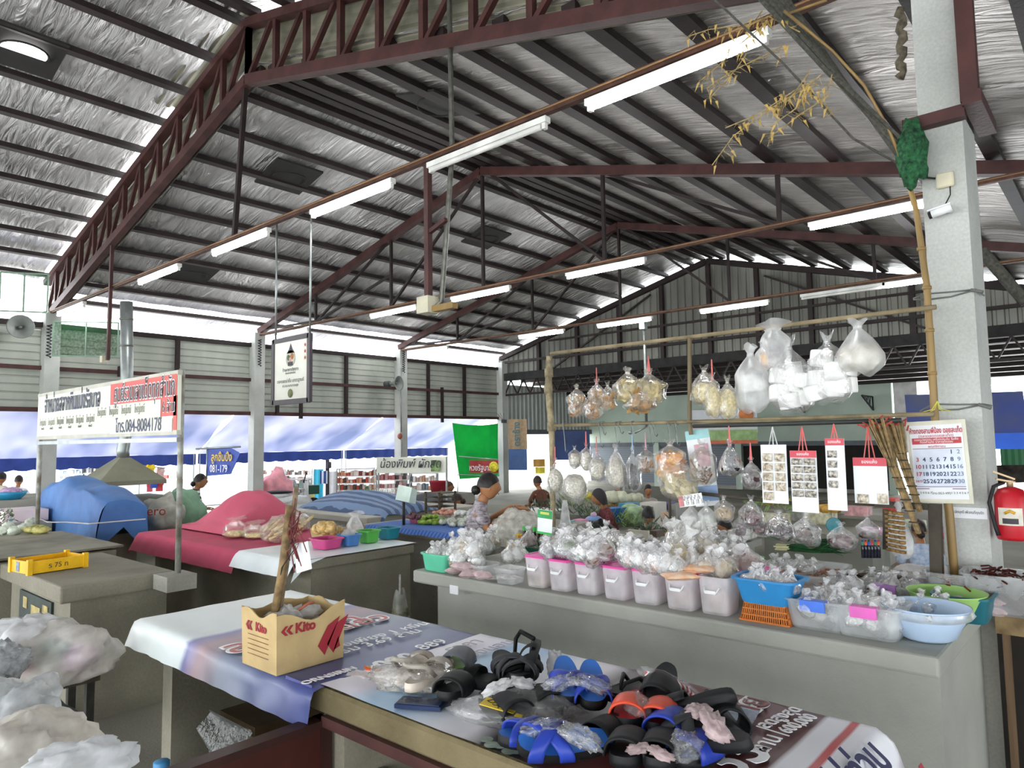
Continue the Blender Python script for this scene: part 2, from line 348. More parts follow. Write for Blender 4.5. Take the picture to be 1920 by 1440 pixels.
# foil-faced roof sheets, sagging between the purlins
def sheet(name, x0, x1, y0, y1, top, nx, ny, sag=.025, mt=None):
    m = MB()
    def fn(u, v):
        x, y = x0+(x1-x0)*u, y0+(y1-y0)*v
        q = abs(math.sin(math.pi*(abs(y-RY)-.42)/.705)); wv = noise.noise(Vector((x*3.1, y*1.1, top)))*.02
        return (x, y, top+.075-SL*abs(y-RY) - sag*(1-q) + wv)
    m.grid(fn, nx, ny); return struct(name, m, mt or FOIL)
sheet('roof_left', 4.02, 16.0, RY, 14.2, 6.02, 150, 60)
m = MB(); m.grid(lambda u, v: (4.02+11.98*u, 14.62+.5*v, roofz(14.62+.5*v)+.07), 20, 2); struct('roof_eave', m, FOIL)
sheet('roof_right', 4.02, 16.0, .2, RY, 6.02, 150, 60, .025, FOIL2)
sheet('roof_near_left', -6, 3.95, RY, 15.3, 6.72, 90, 60)
sheet('roof_near_right', -6, 4.1, -1, RY, 6.72, 80, 50)
m = MB(); m.grid(lambda u, v: (3.7+.4*u, RY+2.1*v, 6.8-SL*2.1*v+.02*math.sin(u*18)), 16, 2); struct('roof_bare_strip', m, MATS['old_zinc'])
# neighbouring roof that rises again beyond the valley
m = MB(); m.grid(lambda u, v: (-6+28*u, .2-7.2*v, 4.1+.26*7.2*v), 40, 10); struct('roof_neighbour', m, mat('grey_sheet', '#6f6d69', .5, .3, .3, 2))
for k in range(8):
    m = MB(); y = -.1-.85*k; z = 4.03+.26*.85*k; m.bar((2.0, y, z), (22, y, z), .11, .06); struct('roof_purlin', m, DRED)
for x in (8, 12): m = MB(); m.bar((x, .3, 3.95), (x, -6.8, 3.95+.26*7.1), .13, .12); struct('roof_frame', m, DRED)
m = MB(); m.bb((3.2, .22, 3.93), (22, .36, 4.05)); struct('trim_valley_gutter', m, DRED)
# gable of upright ribbed sheet and the lean-to hall behind it
m = MB(); y = .3; p = .2
while y < 14.5:
    for (a, oa, b, ob_) in ((0, 0, .55, 0), (.55, 0, .65, .03), (.65, .03, .9, .03), (.9, .03, 1, 0)):
        ya, yb = y+a*p, y+b*p
        m.add([(16.1+oa, ya, 3.6), (16.1+ob_, yb, 3.6), (16.1+ob_, yb, roofz(yb)-.02), (16.1+oa, ya, roofz(ya)-.02)], [(0, 1, 2, 3)], False)
    y += p
wg = struct('wall_gable', m, mat('gable_zinc', '#77776f', .55, .3, .25, 1.2, stretch=(1, 1, .25)))
m = frame_line(15.98, 5.9, .5, 14.5, .13, .12); ob('rafter', m, DRED, wg)
for y in (3.2, 5.2, 6.4, 7.6, 8.9, 10.2, 11.6, 13): m = MB(); m.bb((15.96, y-.05, 3.5), (16.06, y+.05, roofz(y)-.1)); ob('post', m, DRED, wg)
m = MB(); m.bar((15.98, .5, 3.95), (15.98, 14.4, 3.95), .07, .07); m.bar((15.98, .5, 4.45), (15.98, 12.6, 4.45), .05, .05)
m.bar((15.98, 12.5, 3.6), (15.98, 9.2, 5.3), .045); m.bar((15.98, 3.0, 3.7), (15.98, 6.2, 5.3), .045); ob('brace', m, DRED, wg)
m = MB(); m.bb((15.9, .3, 3.38), (16.1, 14.4, 3.6)); ob('girder', m, mat('soot_black', '#2b2a2a', .8, 0, .3, 6), wg)
m = MB()
for k in range(28):
    y = .6+.5*k; m.bar((16.0, y, 3.4), (16.0, y+.25, 2.95), .035); m.bar((16.0, y+.25, 2.95), (16.0, y+.5, 3.4), .035)
m.bar((16.0, .4, 2.95), (16.0, 14.4, 2.95), .06)
ob('web', m, DRED, wg)
m = MB(); m.grid(lambda u, v: (16.0+6.5*u, -6+20.6*v, 3.62-.8*u), 12, 30); struct('roof_lean_to', m, mat('brown_grey_sheet', '#8a817c', .5, .35, .3, 2.5, stretch=(.3, 2, 1)))
for k in range(8):
    x = 16.35+.6*k; m = MB(); z = 3.55-.8*(x-16)/6.5; m.bar((x, -6, z), (x, 14.5, z), .06, .1); struct('roof_purlin', m, DRED)
# end wall of the lean-to: pale green wall with grey roller shutters
GREEN = mat('pale_green_wall', '#b4c4b6', .7, 0, .06, 1.5)
SHUT = stripes('shutter_grey', '#5c646d', '#707880', 2, 14, .5, .25)
m = MB(); m.bb((20.6, 4.75, 1.42), (20.75, 14.6, 2.95)); wb = struct('wall_back', m, GREEN)
m = MB(); m.bb((20.6, 4.75, 0), (20.75, 14.6, .1)); ob('plinth', m, MATS['concrete'], wb)
for k, y in enumerate((4.8, 6.2, 9.0, 11.8)): m = MB(); m.bb((20.55, y-.1, 0), (20.72, y+.1, 1.42)); ob('pier', m, GREEN, wb)
m = MB(); m.bb((20.57, 4.75, 1.3), (20.7, 14.6, 1.43)); ob('shutter_box', m, mat('slate_grey', '#60666c', .6), wb)
for k, (a, b) in enumerate(((11.9, 14.5), (9.1, 11.7))): m = MB(); m.bb((20.66, a, 0), (20.7, b, 1.32)); s = struct('door_%d' % (k+1), m, SHUT)
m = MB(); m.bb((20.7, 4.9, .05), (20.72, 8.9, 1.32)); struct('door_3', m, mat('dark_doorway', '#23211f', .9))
for y0 in (9.6, 7.0, 5.2):
    m = MB(); a = Vector((20.58, y0, 2.25)); b = Vector((19.6, y0, 2.6)); t_ = Vector((20.58, y0, 2.6))
    m.tube([a, b], .025, 6); m.tube([t_, b], .02, 6); m.tube([a, t_], .02, 6)
    for q in (.3, .55, .78): m.tube([a.lerp(b, q), t_.lerp(b, q+.08)], .012, 5); m.tube([a.lerp(b, q), t_.lerp(b, q-.1)], .012, 5)
    tag(ob('awning_bracket', m, mat('black_iron', '#25282a', .5)), 'black lattice bracket on the pale green end wall, %s' % {9.6: 'farthest left of the three', 7.0: 'below the bags of white rolls', 5.2: 'nearest the leaning twig brooms'}[y0], 'bracket')
# side of the lean-to seen past the last wall pillar
RIB = mat('pale_ribbed_sheet', '#a9aeab', .5, .2, .1, 2)
m = MB(); x = 16.2
while x < 20.6:
    m.add([(x, 14.55, 1.75), (x+.1, 14.55, 1.75), (x+.1, 14.55, 3.3), (x, 14.55, 3.3)], [(0, 1, 2, 3)], False)
    m.add([(x+.1, 14.55, 1.75), (x+.13, 14.51, 1.75), (x+.13, 14.51, 3.3), (x+.1, 14.55, 3.3)], [(0, 1, 2, 3)], False)
    m.add([(x+.13, 14.51, 1.75), (x+.17, 14.51, 1.75), (x+.17, 14.51, 3.3), (x+.13, 14.51, 3.3)], [(0, 1, 2, 3)], False)
    m.add([(x+.17, 14.51, 1.75), (x+.2, 14.55, 1.75), (x+.2, 14.55, 3.3), (x+.17, 14.51, 3.3)], [(0, 1, 2, 3)], False); x += .2
struct('wall_left_end', m, RIB)
m = MB(); m.bb((16.1, 14.3, 1.75), (20.5, 14.36, 1.9)); struct('trim_dark_band', m, MATS['slate_grey'])
m = MB(); m.bb((20.62, 4.15, 1.1), (20.7, 4.7, 3.0)); struct('wall_white_post_panel', m, mat('white_ribs', '#d8d8d6', .6))
# black ventilation squares under the foil
for i, (px, py, X) in enumerate([(542, 333, 5.35), (360, 515, 5.6), (912, 448, 9.6)]):
    pass
VENT = mat('vent_dark', '#2a2827', .8)
def vent(x, y, top, lab, w=.75):
    m = MB(); z = top-SL*abs(y-RY)+.0; sg = -SL if y > RY else SL
    m.prism([(x-w/2, y-.33, z-.33*sg), (x+w/2, y-.33, z-.33*sg), (x+w/2, y+.33, z+.33*sg), (x-w/2, y+.33, z+.33*sg)], (0, 0, .03))
    o = ob('roof_vent', m, VENT); tag(o, lab, 'roof vent')
    r = MB(); r.lathe([(.245, 0), (.255, .0), (.255, .02), (.245, .02)], (x, y, z-.025), 24); ob('vent_ring', r, VENT, o)
    return o
def onroof(px, py, top):
    p = PX(px, py, 6)
    d = ray(px, py)
    best = None
    for i in range(60, 3000):
        t = i*.01; q = EYE+d*t
        if q.z >= top-SL*abs(q.y-RY): return q
    return q
for px, py, top, lab in ((542, 333, 6.0, 'black square vent in the foil ceiling between the two long hall frames'), (360, 513, 6.0, 'black square vent in the foil ceiling above the second lit tube from the left wall'), (912, 447, 6.0, 'black square vent in the foil ceiling right of the hanging red steel post'), (822, 197, 6.0, 'black square vent high on the right roof slope just below the first frame'), (45, 95, 6.66, 'black square vent with a bright round opening at the top left corner')):
    q = onroof(px, py, top); v = vent(q.x, q.y, top, lab)
    if px == 45:
        m = MB(); m.lathe([(0, 0), (.23, 0)], (q.x, q.y, top-SL*abs(q.y-RY)-.012), 24); ob('opening', m, glow('sky_opening', '#ffffff', 2.2), v)
# ================================================================ tie pipes and strip lights
TUBE = glow('tube_light', '#fbfdff', 30.0)
HOUS = mat('lamp_housing', '#e4e4de', .5)
RUST = mat('rusty_pipe', '#57392c', .6, .2, .3, 9)
for x, y0, y1 in ((4.0, .75, 14.3), (8.0, .5, 14.3), (12.0, .5, 14.3)):
    m = MB(); m.bar((x-.09, y0, 3.98), (x-.09, y1, 3.98), .05, .05); p = tag(ob('conduit_rail', m, RUST), 'long rusty pipe carrying %s across the hall' % {4.0: 'the nearest row of strip lights', 8.0: 'the second row of strip lights', 12.0: 'the farthest row of strip lights'}[x], 'pipe')
    m = MB(); m.bar((x-.122, y0, 3.985), (x-.122, y1, 3.985), .01, .01); ob('cable', m, mat('tan_cable', '#8a6a48', .6), p)
def strip(x, y, lab, L=1.22, on=True, z=3.98):
    t = thing('strip_light', lab, 'light', (x-.1, y, z-.05), 0, None)
    m = MB(); m.box((0, 0, -.02), (.06, L+.06, .045)); m.box((0, L/2+.0, -.05), (.035, .03, .07)); m.box((0, -L/2, -.05), (.035, .03, .07)); ob('housing', m, HOUS, t)
    m = MB(); m.tube([(-.02, -L/2+.02, -.068), (-.02, L/2-.02, -.068)], .022, 10); ob('tube', m, TUBE if on else HOUS, t)
    return t
def yat(px, x): return PX(px, 500, x).y
for px, X, lab, on in [(136, 4, 'lit strip light on the nearest pipe, hard against the left wall pillar', 1), (298, 4, 'lit strip light on the nearest pipe, beside the two red drop posts', 1), (449, 4, 'lit strip light on the nearest pipe, left of the hanging white sign rods', 1),
        (656, 4, 'lit strip light on the nearest pipe, trailing cobwebs at its right end', 1), (910, 4, 'unlit strip light on the nearest pipe under the ridge', 0), (1268, 4, 'largest brightest strip light near the dry vine at the upper right', 1),
        (547, 8, 'lit strip light just above the hanging white sign', 1), (737, 8, 'lit strip light left of the junction box on the red drop post', 1), (899, 8, 'lit strip light right of the junction box on the red drop post', 1),
        (1133, 8, 'lit strip light on the second pipe above the bags of crisps', 1), (1640, 8, 'lit strip light ending at the bamboo pole beside the column', 1),
        (806, 12, 'small distant lit strip light above the horn speaker', 1), (1012, 12, 'small distant lit strip light at the left end of the gable', 1), (1167, 12, 'small distant lit strip light touching a white box on a conduit', 1), (1372, 12, 'small distant lit strip light in front of the gable, above the bags of white rolls', 1),
        (1575, 12, 'unlit strip light in front of the gable', 0), (1742, 12, 'small lit lamp peeping out behind the bamboo pole', 1)]:
    strip(X, yat(px, X-.1), lab, 1.22, on)
strip(9.0, yat(1900, 9.1)-.1, 'lit strip light beyond the column at the right edge', 1.2, True, PX(1890, 704, 9).z)
# drop posts and conduits
m = MB(); y = yat(803, 3.93); m.bar((3.93, y, 3.97), (3.93, y, 2.72), .05, .05); m.bar((3.93, y, 3.35), (3.93, y-.22, 3.42), .035)
dp = tag(ob('drop_post', m, RED), 'red steel post hanging from the nearest pipe in mid hall', 'post')
m = MB(); m.bb((3.86, y-.07, 2.66), (3.98, y+.07, 2.8)); ob('junction_box', m, mat('cream_box', '#c9c3ab', .6), dp)
m = MB(); m.box((3.93, y-.2, 2.69), (.06, .24, .05)); ob('crossbar', m, WOOD, dp)
m = MB(); y2 = yat(848, 4); m.tube([(3.99, y2, 5.45), (3.99, y2-.02, 4), (3.96, yat(834, 4), 2.75), (3.93, yat(834, 4)+.05, 2.7)], .022, 8); tag(ob('conduit', m, STEEL), 'long grey conduit dropping from the first frame beside the red hanging post', 'conduit')
m = MB(); y3 = PX(447, 430, 4).y; m.bar((4, yat(455, 4), 5.8), (3.95, y3, 3.98), .05, .05); tag(ob('hanger', m, DRED), 'dark hanger from the first frame ridge down to the nearest pipe', 'hanger')
for k, (px, a, b) in enumerate(((222, 3.98, 2.98), (228, 4.6, 2.98))):
    m = MB(); y4 = yat(px, 4); m.bar((3.9-.04*k, y4, a), (3.9-.04*k, y4+.03, b-.1), .045, .045); tag(ob('drop_post', m, RED), ('red post hanging left of the tin duct, its left twin', 'red post hanging left of the tin duct, touching the duct')[k], 'post')
m = MB(); m.box((3.88, yat(216, 4), 2.9), (.08, .1, .1)); tag(ob('socket_box', m, MATS['cream_box']), 'small cream socket box at the foot of the two red posts', 'socket box')
# white hanging sign
ys0, ys1 = PX(515, 700, 3.93).y, PX(582, 700, 3.93).y
sg = thing('hanging_sign', 'white certificate board in a dark frame hung on two long rods', 'sign', (3.93, (ys0+ys1)/2, 2.02))
w = abs(ys1-ys0); h = .65
m = MB(); m.box((0, 0, h/2), (.03, w, h)); ob('board', m, mat('sign_white', '#e6e7da', .5, 0, .04), sg)
m = MB()
for s in (-1, 1): m.bar((-.01, s*w/2, -.02), (-.01, s*w/2, h+.02), .05, .035, (1, 0, 0)); m.bar((-.01, -w/2, h/2+s*h/2), (-.01, w/2, h/2+s*h/2), .035, .05, (0, 0, 1))
ob('frame', m, mat('dark_frame', '#4b4448', .5), sg)
m = MB()
for s in (-1, 1): m.tube([(0, s*w/2*.96, h), (0, s*w/2*.98, 2.0)], .012, 6)
ob('rod', m, GALV, sg)
INK = mat('ink_dark', '#3c3a40', .6); INKG = mat('ink_grey', '#77786c', .6); INKR = mat('ink_red', '#b4402f', .6)
FACE = (R_(90), 0, R_(-90))    # lettering on a board that faces -X
m = MB(); z0 = .36
m.prism([(-.018, .0, .6), (-.018, .03, .54), (-.018, .075, .50), (-.018, -.075, .50), (-.018, -.03, .54)], (-.002, 0, 0)); ob('spire', m, INK, sg)
m = MB(); m.lathe([(0, 0), (.085, 0), (.085, .002), (0, .002)], (0, 0, 0), 20); e1 = ob('emblem', m, mat('emblem_grey', '#c9c7b8', .6), sg, (-.018, 0, .445), (0, R_(-90), 0))
m = MB(); m.lathe([(0, 0), (.03, 0), (.03, .003), (0, .003)], (.01, .035, .001), 10); m.k = 1; m.lathe([(0, 0), (.032, 0), (.032, .003), (0, .003)], (.02, -.03, .001), 10); m.k = 2; m.lathe([(0, 0), (.025, 0), (.025, .004), (0, .004)], (-.01, 0, .001), 10); m.k = 3; m.box((-.055, 0, .002), (.04, .09, .004)); ob('emblem_food', m, [mat('leaf_dim', '#5b7355', .7), mat('orange_dim', '#b3713f', .7), mat('pink_dim', '#d3a79c', .7), INK], e1)
for k in range(3): text('★', .055, INKR, sg, (-.019, -w/2+.07, .56-.065*k), FACE, 'star')
text('ร้านอาหารติดดาว', .045, INK, sg, (-.019, 0, .33), FACE); text('ท้องถิ่นเชียงใหม่', .03, INKG, sg, (-.019, 0, .295), FACE)
text('ตลาดสดน่าซื้อ มาตรฐานดี', .05, INKG, sg, (-.019, 0, .215), FACE); text('กระทรวงสาธารณสุข', .038, INKG, sg, (-.019, 0, .165), FACE)
m = MB(); m.lathe([(0, 0), (.045, 0), (.045, .002), (0, .002)], (0, 0, 0), 18); ob('seal', m, mat('seal_olive', '#7d8458', .6), sg, (-.018, 0, .085), (0, R_(-90), 0))
# horn speakers
def horn(p, yaw, lab, s=1.0):
    t = thing('horn_speaker', lab, 'loudspeaker', p, yaw)
    m = MB(); m.lathe([(.03, -.2), (.05, -.12), (.08, -.02), (.13, .06), (.19, .1), (.2, .11), (.185, .1), (.12, .06), (.07, 0), (.03, -.05), (0, -.05)], (0, 0, 0), 20); h_ = ob('horn', m, mat('horn_grey', '#767a76', .5), t, None, (0, R_(90), 0))
    m = MB(); m.lathe([(0, -.36), (.08, -.35), (.085, -.2), (.03, -.19)], (0, 0, 0), 16); ob('driver', m, mat('horn_dark', '#4a4d4b', .5), t, None, (0, R_(90), 0))
    m = MB(); m.lathe([(0, .04), (.035, .03), (.03, -.04)], (0, 0, 0), 12); ob('cone', m, STEEL, t, None, (0, R_(90), 0))
    m = MB(); m.bar((-.1, 0, 0), (-.16, .3, 0), .03); ob('bracket', m, STEEL, t); t.scale = (s,)*3
    return t
horn(PY(742, 719, 13.95), R_(-75), 'grey horn speaker on the wall pillar left of the green tarp', .95)
horn(PY(38, 614, 13.9), R_(-100), 'dark horn speaker on the wall pillar at the left edge', 1.0)
# ================================================================ concrete counters
CON, CDK = MATS['concrete'], MATS['concrete_dark']
def counter(lab, x0, x1, y0, y1, ztop=.8, th=.085, ov=(.1, .05, .06, .06), mt=None, open_under=False, base=None):
    t = thing('market_counter', lab, 'counter', ((x0+x1)/2, (y0+y1)/2, 0)); c = Vector(t.location)
    def L(a): return Vector(a)-c
    m = MB(); m.bb(L((x0, y0, ztop-th)), L((x1, y1, ztop))); o = ob('slab', m, mt or CON, t); bv = o.modifiers.new('soft', 'BEVEL'); bv.width = .012; bv.segments = 2
    m = MB(); m.bb(L((x0+ov[0], y0+ov[2], 0)), L((x1-ov[1], y1-ov[3], ztop-th))); ob('base', m, base or mt or CON, t)
    return t
rc = counter('long grey concrete counter heaped with bagged dry goods in front of the column', 2.93, 3.98, .57, 3.42, .8, .075, (.1, .03, .02, .12), mat('counter_grey', '#a3a49b', .8, 0, .14, 1.6, .15, 60))
m = MB(); m.box((-.5265, 3.05-1.995, .725), (.003, .07, .05)); ob('paper_scrap', m, PAPER, rc)
mc = counter('concrete counter under the magenta cloth and the white sheet of snacks', 2.66, 3.66, 4.25, 6.85, .8, .07, (.09, .03, .015, .05), CDK)
bc = counter('concrete counter behind the standing woman, topped with a blue cloth and greens', 4.24, 5.65, 3.95, 5.7, .8, .07, (.04, .05, .02, .05), CON)
lc = counter('bare concrete counter carrying the yellow crate', 1.36, 2.0, 4.64, 5.9, .8, .1, (.06, .04, .02, .05), CDK)
sc2 = counter('concrete counter topped with a thin board at the left edge', 1.2, 2.12, 5.95, 8.1, .8, .08, (.06, .04, .02, .05), CDK)
m = MB(); m.bb((1.1, 5.93, .815), (2.16, 7.4, .83)); tag(ob('board', m, mat('stained_board', '#8a8672', .6, 0, .35, 3, col2='#5f5846')), 'thin stained board laid over the counter behind the yellow crate', 'board')
m = MB(); m.bb((1.405, 4.95, .02), (1.42, 5.6, .66)); dr = tag(ob('locker_door', m, mat('bottle_green_paint', '#2f3d38', .55, .1, .3, 6)), 'dark green metal door with torn yellow stickers on the side of the bare counter', 'door')
m = MB(); m.bb((1.40, 5.15, .5), (1.404, 5.33, .6)); m.bb((1.40, 5.42, .56), (1.404, 5.5, .63)); m.bb((1.40, 5.0, .58), (1.404, 5.1, .63)); ob('sticker', m, mat('torn_sticker', '#b3a268', .7, 0, .3, 14), dr)
m = MB(); m.tube([(1.39, 5.16, .44), (1.38, 5.19, .42), (1.39, 5.2, .36)], .008, 6); ob('handle', m, GALV, dr)
fc = counter('far concrete counter with the blue striped tarpaulin', 4.6, 6.3, 6.1, 8.2, .8, .07, (.04, .05, .02, .05), mat('pale_counter', '#b9b7ac', .8, 0, .1, 2))
# ================================================================ foreground display table
TX0, TX1, TY0, TY1, TZ = 1.45, 2.26, .615, 3.7, .75
tb = thing('display_table', 'long concrete display table covered in printed vinyl and piled with sandals', 'table', (1.85, 2.2, 0))
m = MB(); m.bb((TX0-1.85, TY0-2.2, .66), (TX1-1.85, TY1-2.2, TZ-.004)); o = ob('slab', m, mat('brown_concrete', '#7c7052', .85, 0, .2, 3, .3, 50, col2='#5c5238'), tb); o.modifiers.new('soft', 'BEVEL').width = .01
for (a, b) in ((3.46, 3.56), (2.1, 2.2), (.8, .9)): m = MB(); m.bb((TX0+.04-1.85, a-2.2, 0), (TX1-.1-1.85, b-2.2, .66)); ob('support', m, CDK, tb)
m = MB(); m.bb((TX0-.012-1.85, TY0-2.2, .625), (TX0+.04-1.85, 2.16-2.2, .66)); ob('edge_angle', m, RED, tb)
def banner_mat(name, stops, k=0.0, nz=.25):
    m = bpy.data.materials.new(name); m.use_nodes = True; t = m.node_tree; b = t.nodes['Principled BSDF']; L = t.links.new
    tc = nd(t, 'ShaderNodeTexCoord'); sp = nd(t, 'ShaderNodeSeparateXYZ'); L(tc.outputs['Object'], sp.inputs[0])
    ma = nd(t, 'ShaderNodeMath', operation='MULTIPLY_ADD'); ma.inputs[1].default_value = k; L(sp.outputs[0], ma.inputs[0]); L(sp.outputs[1], ma.inputs[2])
    mr = nd(t, 'ShaderNodeMapRange'); y0, y1 = stops[0][0], stops[-1][0]; mr.inputs[1].default_value = y0; mr.inputs[2].default_value = y1; L(ma.outputs[0], mr.inputs[0])
    cr = nd(t, 'ShaderNodeValToRGB'); cr.color_ramp.interpolation = 'LINEAR'; e = cr.color_ramp.elements
    for i, (y, c) in enumerate(stops):
        x = e[i] if i < 2 else e.new(1)
        x.position = (y-y0)/(y1-y0)
    for i, (y, c) in enumerate(stops): e[i].color = (*rgb(c), 1)
    L(mr.outputs[0], cr.inputs[0])
    n = nd(t, 'ShaderNodeTexNoise'); n.inputs['Scale'].default_value = 7; n.inputs['Detail'].default_value = 5; L(tc.outputs['Object'], n.inputs[0])
    mx = nd(t, 'ShaderNodeMix', data_type='RGBA', blend_type='SOFT_LIGHT'); mx.inputs[0].default_value = nz; L(cr.outputs[0], mx.inputs[6]); L(n.outputs[0], mx.inputs[7]); L(mx.outputs[2], b.inputs['Base Color'])
    b.inputs['Roughness'].default_value = .35; b.inputs['Specular IOR Level'].default_value = .35; return m
def drape(name, x0, x1, y0, y1, z, dx0=0, dx1=0, dy0=0, dy1=0, mt=None, parent=None, nx=36, ny=90, amp=.004, flare=.25, seed=0):
    """sheet lying on a table top, its spare width falling over the edges"""
    m = MB(); A0, A1, B0, B1 = x0-dx0, x1+dx1, y0-dy0, y1+dy1
    def fn(u, v):
        s, t_ = A0+(A1-A0)*u, B0+(B1-B0)*v; x, y = min(max(s, x0), x1), min(max(t_, y0), y1)
        fx, fy = s-x, t_-y; d = math.hypot(fx, fy); zz = z+amp*noise.noise(Vector((s*6+seed, t_*6, seed)))
        if d > 1e-6:
            w = .012*noise.noise(Vector((s*9+seed, t_*9, 3)))+.006
            x += math.copysign(min(abs(fx), .012+flare*abs(fx)+w), fx) if abs(fx) > 1e-6 else 0
            y += math.copysign(min(abs(fy), .012+flare*abs(fy)+w), fy) if abs(fy) > 1e-6 else 0
            zz -= max(0, d-.01)*(1-.12*flare)
        return (x, y, zz)
    m.grid(fn, nx, ny); return ob(name, m, mt, parent)
BA = banner_mat('vinyl_print_sales', [(2.12, '#3a4478'), (2.3, '#414a80'), (2.62, '#6b7490'), (2.8, '#7d8596'), (3.0, '#a98f94'), (3.12, '#7f7fae'), (3.16, '#dfe6e8'), (3.4, '#e2ebe8'), (3.8, '#eef3f2')], .0, .35)
ba = drape('vinyl_banner', TX0-.02, TX1+.01, 2.17, TY1+.01, TZ, .13, .05, 0, .12, BA, seed=1)
tag(ba, 'white and blue printed vinyl sheet over the left half of the display table', 'banner')
BB = banner_mat('vinyl_print_house', [(.2, '#e9eaf0'), (.652, '#eaebf1'), (.658, '#c24a4a'), (.676, '#c24a4a'), (.682, '#e9eaf0'), (.744, '#e9eaf0'), (.752, '#5a2a29'), (1.12, '#6d3631'), (1.3, '#3d3a3f'), (1.42, '#4a4448'), (1.5, '#d9d6dd'), (1.62, '#e2e4ea'), (1.8, '#a9c6e2'), (1.95, '#aacbe6'), (2.05, '#dfdcea'), (2.26, '#e6e6ea')], .0, .3)
bb = drape('vinyl_banner', TX0+.01, TX1+.01, TY0, 2.2, TZ+.003, 0, .05, .32, 0, BB, flare=.4, seed=4)
tag(bb, 'printed vinyl sheet with dark red panel over the right half of the display table', 'banner')
def flat(s, size, mt, par, px, py, z=TZ+.011, ang=0, sx=1, **k):
    p = PZ(px, py, z); p.x = min(max(p.x, TX0+.05+size*len(s)*.2), TX1-.03-size*len(s)*.2) if size*len(s)*.4 < .72 and size > .061 else p.x if size < .061 else (TX0+TX1)/2; return text(s, size, mt, par, p, (0, 0, R_(ang)), ext=.0008, sx=sx, **k)
TW = mat('print_white', '#f3f3f5', .4); TR = mat('print_red', '#b85a58', .4, 0, .1); TN = mat('print_navy', '#2d2f55', .4); TG = mat('print_grey', '#a7a4ad', .4); TB = mat('flap_blue', '#2b3282', .4)
# lettering on the sheets reads from the aisle side
A0 = 0
flat('ลดราคา', .22, TW, ba, 480, 1205, TZ+.010, A0, bold=.012); flat('ลดราคา', .22, TR, ba, 480, 1205, TZ+.012, A0)
flat('บ้านเดี่ยว', .17, TW, ba, 680, 1165, TZ+.010, A0, bold=.012); flat('บ้านเดี่ยว', .17, TR, ba, 680, 1165, TZ+.012, A0)
flat('จองเพียง 1 หมื่น', .085, TW, ba, 735, 1185, TZ+.010, A0); flat('เริ่ม 3.69 ล้าน', .085, TW, ba, 712, 1202, TZ+.010, A0); flat('090', .12, TW, ba, 742, 1238, TZ+.010, A0, bold=.004); flat('889', .1, TW, ba, 810, 1208, TZ+.010, A0)
flat('ORNSIRIN', .05, TW, ba, 618, 1266, TZ+.010, A0, bold=.001)
flat('2 ห้องนอน', .09, TG, bb, 900, 1222, TZ+.014, A0); flat('ราคา', .1, TG, bb, 870, 1210, TZ+.014, A0); flat('ขาย', .13, TW, bb, 1400, 1326, TZ+.013, A0+0, bold=.009); flat('ขาย', .13, mat('print_maroon', '#7a3b34', .4), bb, 1400, 1326, TZ+.016, A0)
flat('ลดสูงสุด', .06, TW, bb, 1462, 1344, TZ+.014, A0-8, bold=.001); flat('600,000', .06, TW, bb, 1497, 1356, TZ+.014, A0-8, sx=.9, bold=.001); flat('35', .2, TW, bb, 1379, 1419, TZ+.014, A0-8, bold=.004); flat('ล้าน', .08, TW, bb, 1437, 1393, TZ+.014, A0)
m = MB(); a, b = PZ(1418, 1361, TZ+.013), PZ(1480, 1380, TZ+.013); m.bar(a, b, .006, .001); ob('printed_line', m, TW, bb)
text('วันนี้ ไม่ท่วม', .125, TN, bb, (1.86, TY0-.035, TZ-.012), (R_(38), 0, R_(-2)), ext=.0008, bold=.003)
m = MB(); m.bar((TX1+.012, TY0-.11, TZ-.07), (TX1+.012, TY0-.2, TZ-.24), .03, .002); ob('printed_line', m, mat('print_crimson', '#a8263a', .4), bb)
m = MB(); p = PZ(585, 1250, TZ); m.grid(lambda u, v: (TX0-.023-.03*v, 2.2+.17*u, TZ+.006-.13*v), 6, 6); ob('flap', m, TB, ba)
text('O', .05, TW, ba, (TX0-.045, 2.235, TZ-.035), (R_(75), 0, R_(-90)), ext=.0005, bold=.001)
m = MB(); p = PZ(405, 1215, TZ)
for (a, b) in (((0, .06), (0, -.06)), ((0, .06), (-.07, .05)), ((0, -.06), (-.07, -.05)), ((-.07, .05), (-.07, -.05))): m.bar((TX0-.033+a[0]*.1, p.y+a[1], TZ-.02+a[0]), (TX0-.033+b[0]*.1, p.y+b[1], TZ-.02+b[0]), .006, .002, (1, 0, 0))
ob('printed_frame', m, mat('print_pink', '#d59aa4', .4), ba)
for px, py, r in ((912, 1386, .02), (922, 1396, .022), (938, 1398, .02), (955, 1408, .022), (968, 1408, .02)):
    q = PZ(px, py, TZ+.009); m = MB(); m.lathe([(0, 0), (r*.6, .0005), (r, 0)], q, 12); ob('printed_tree', m, mat('print_tree', '#8fa093', .5, 0, .2, 40), bb)
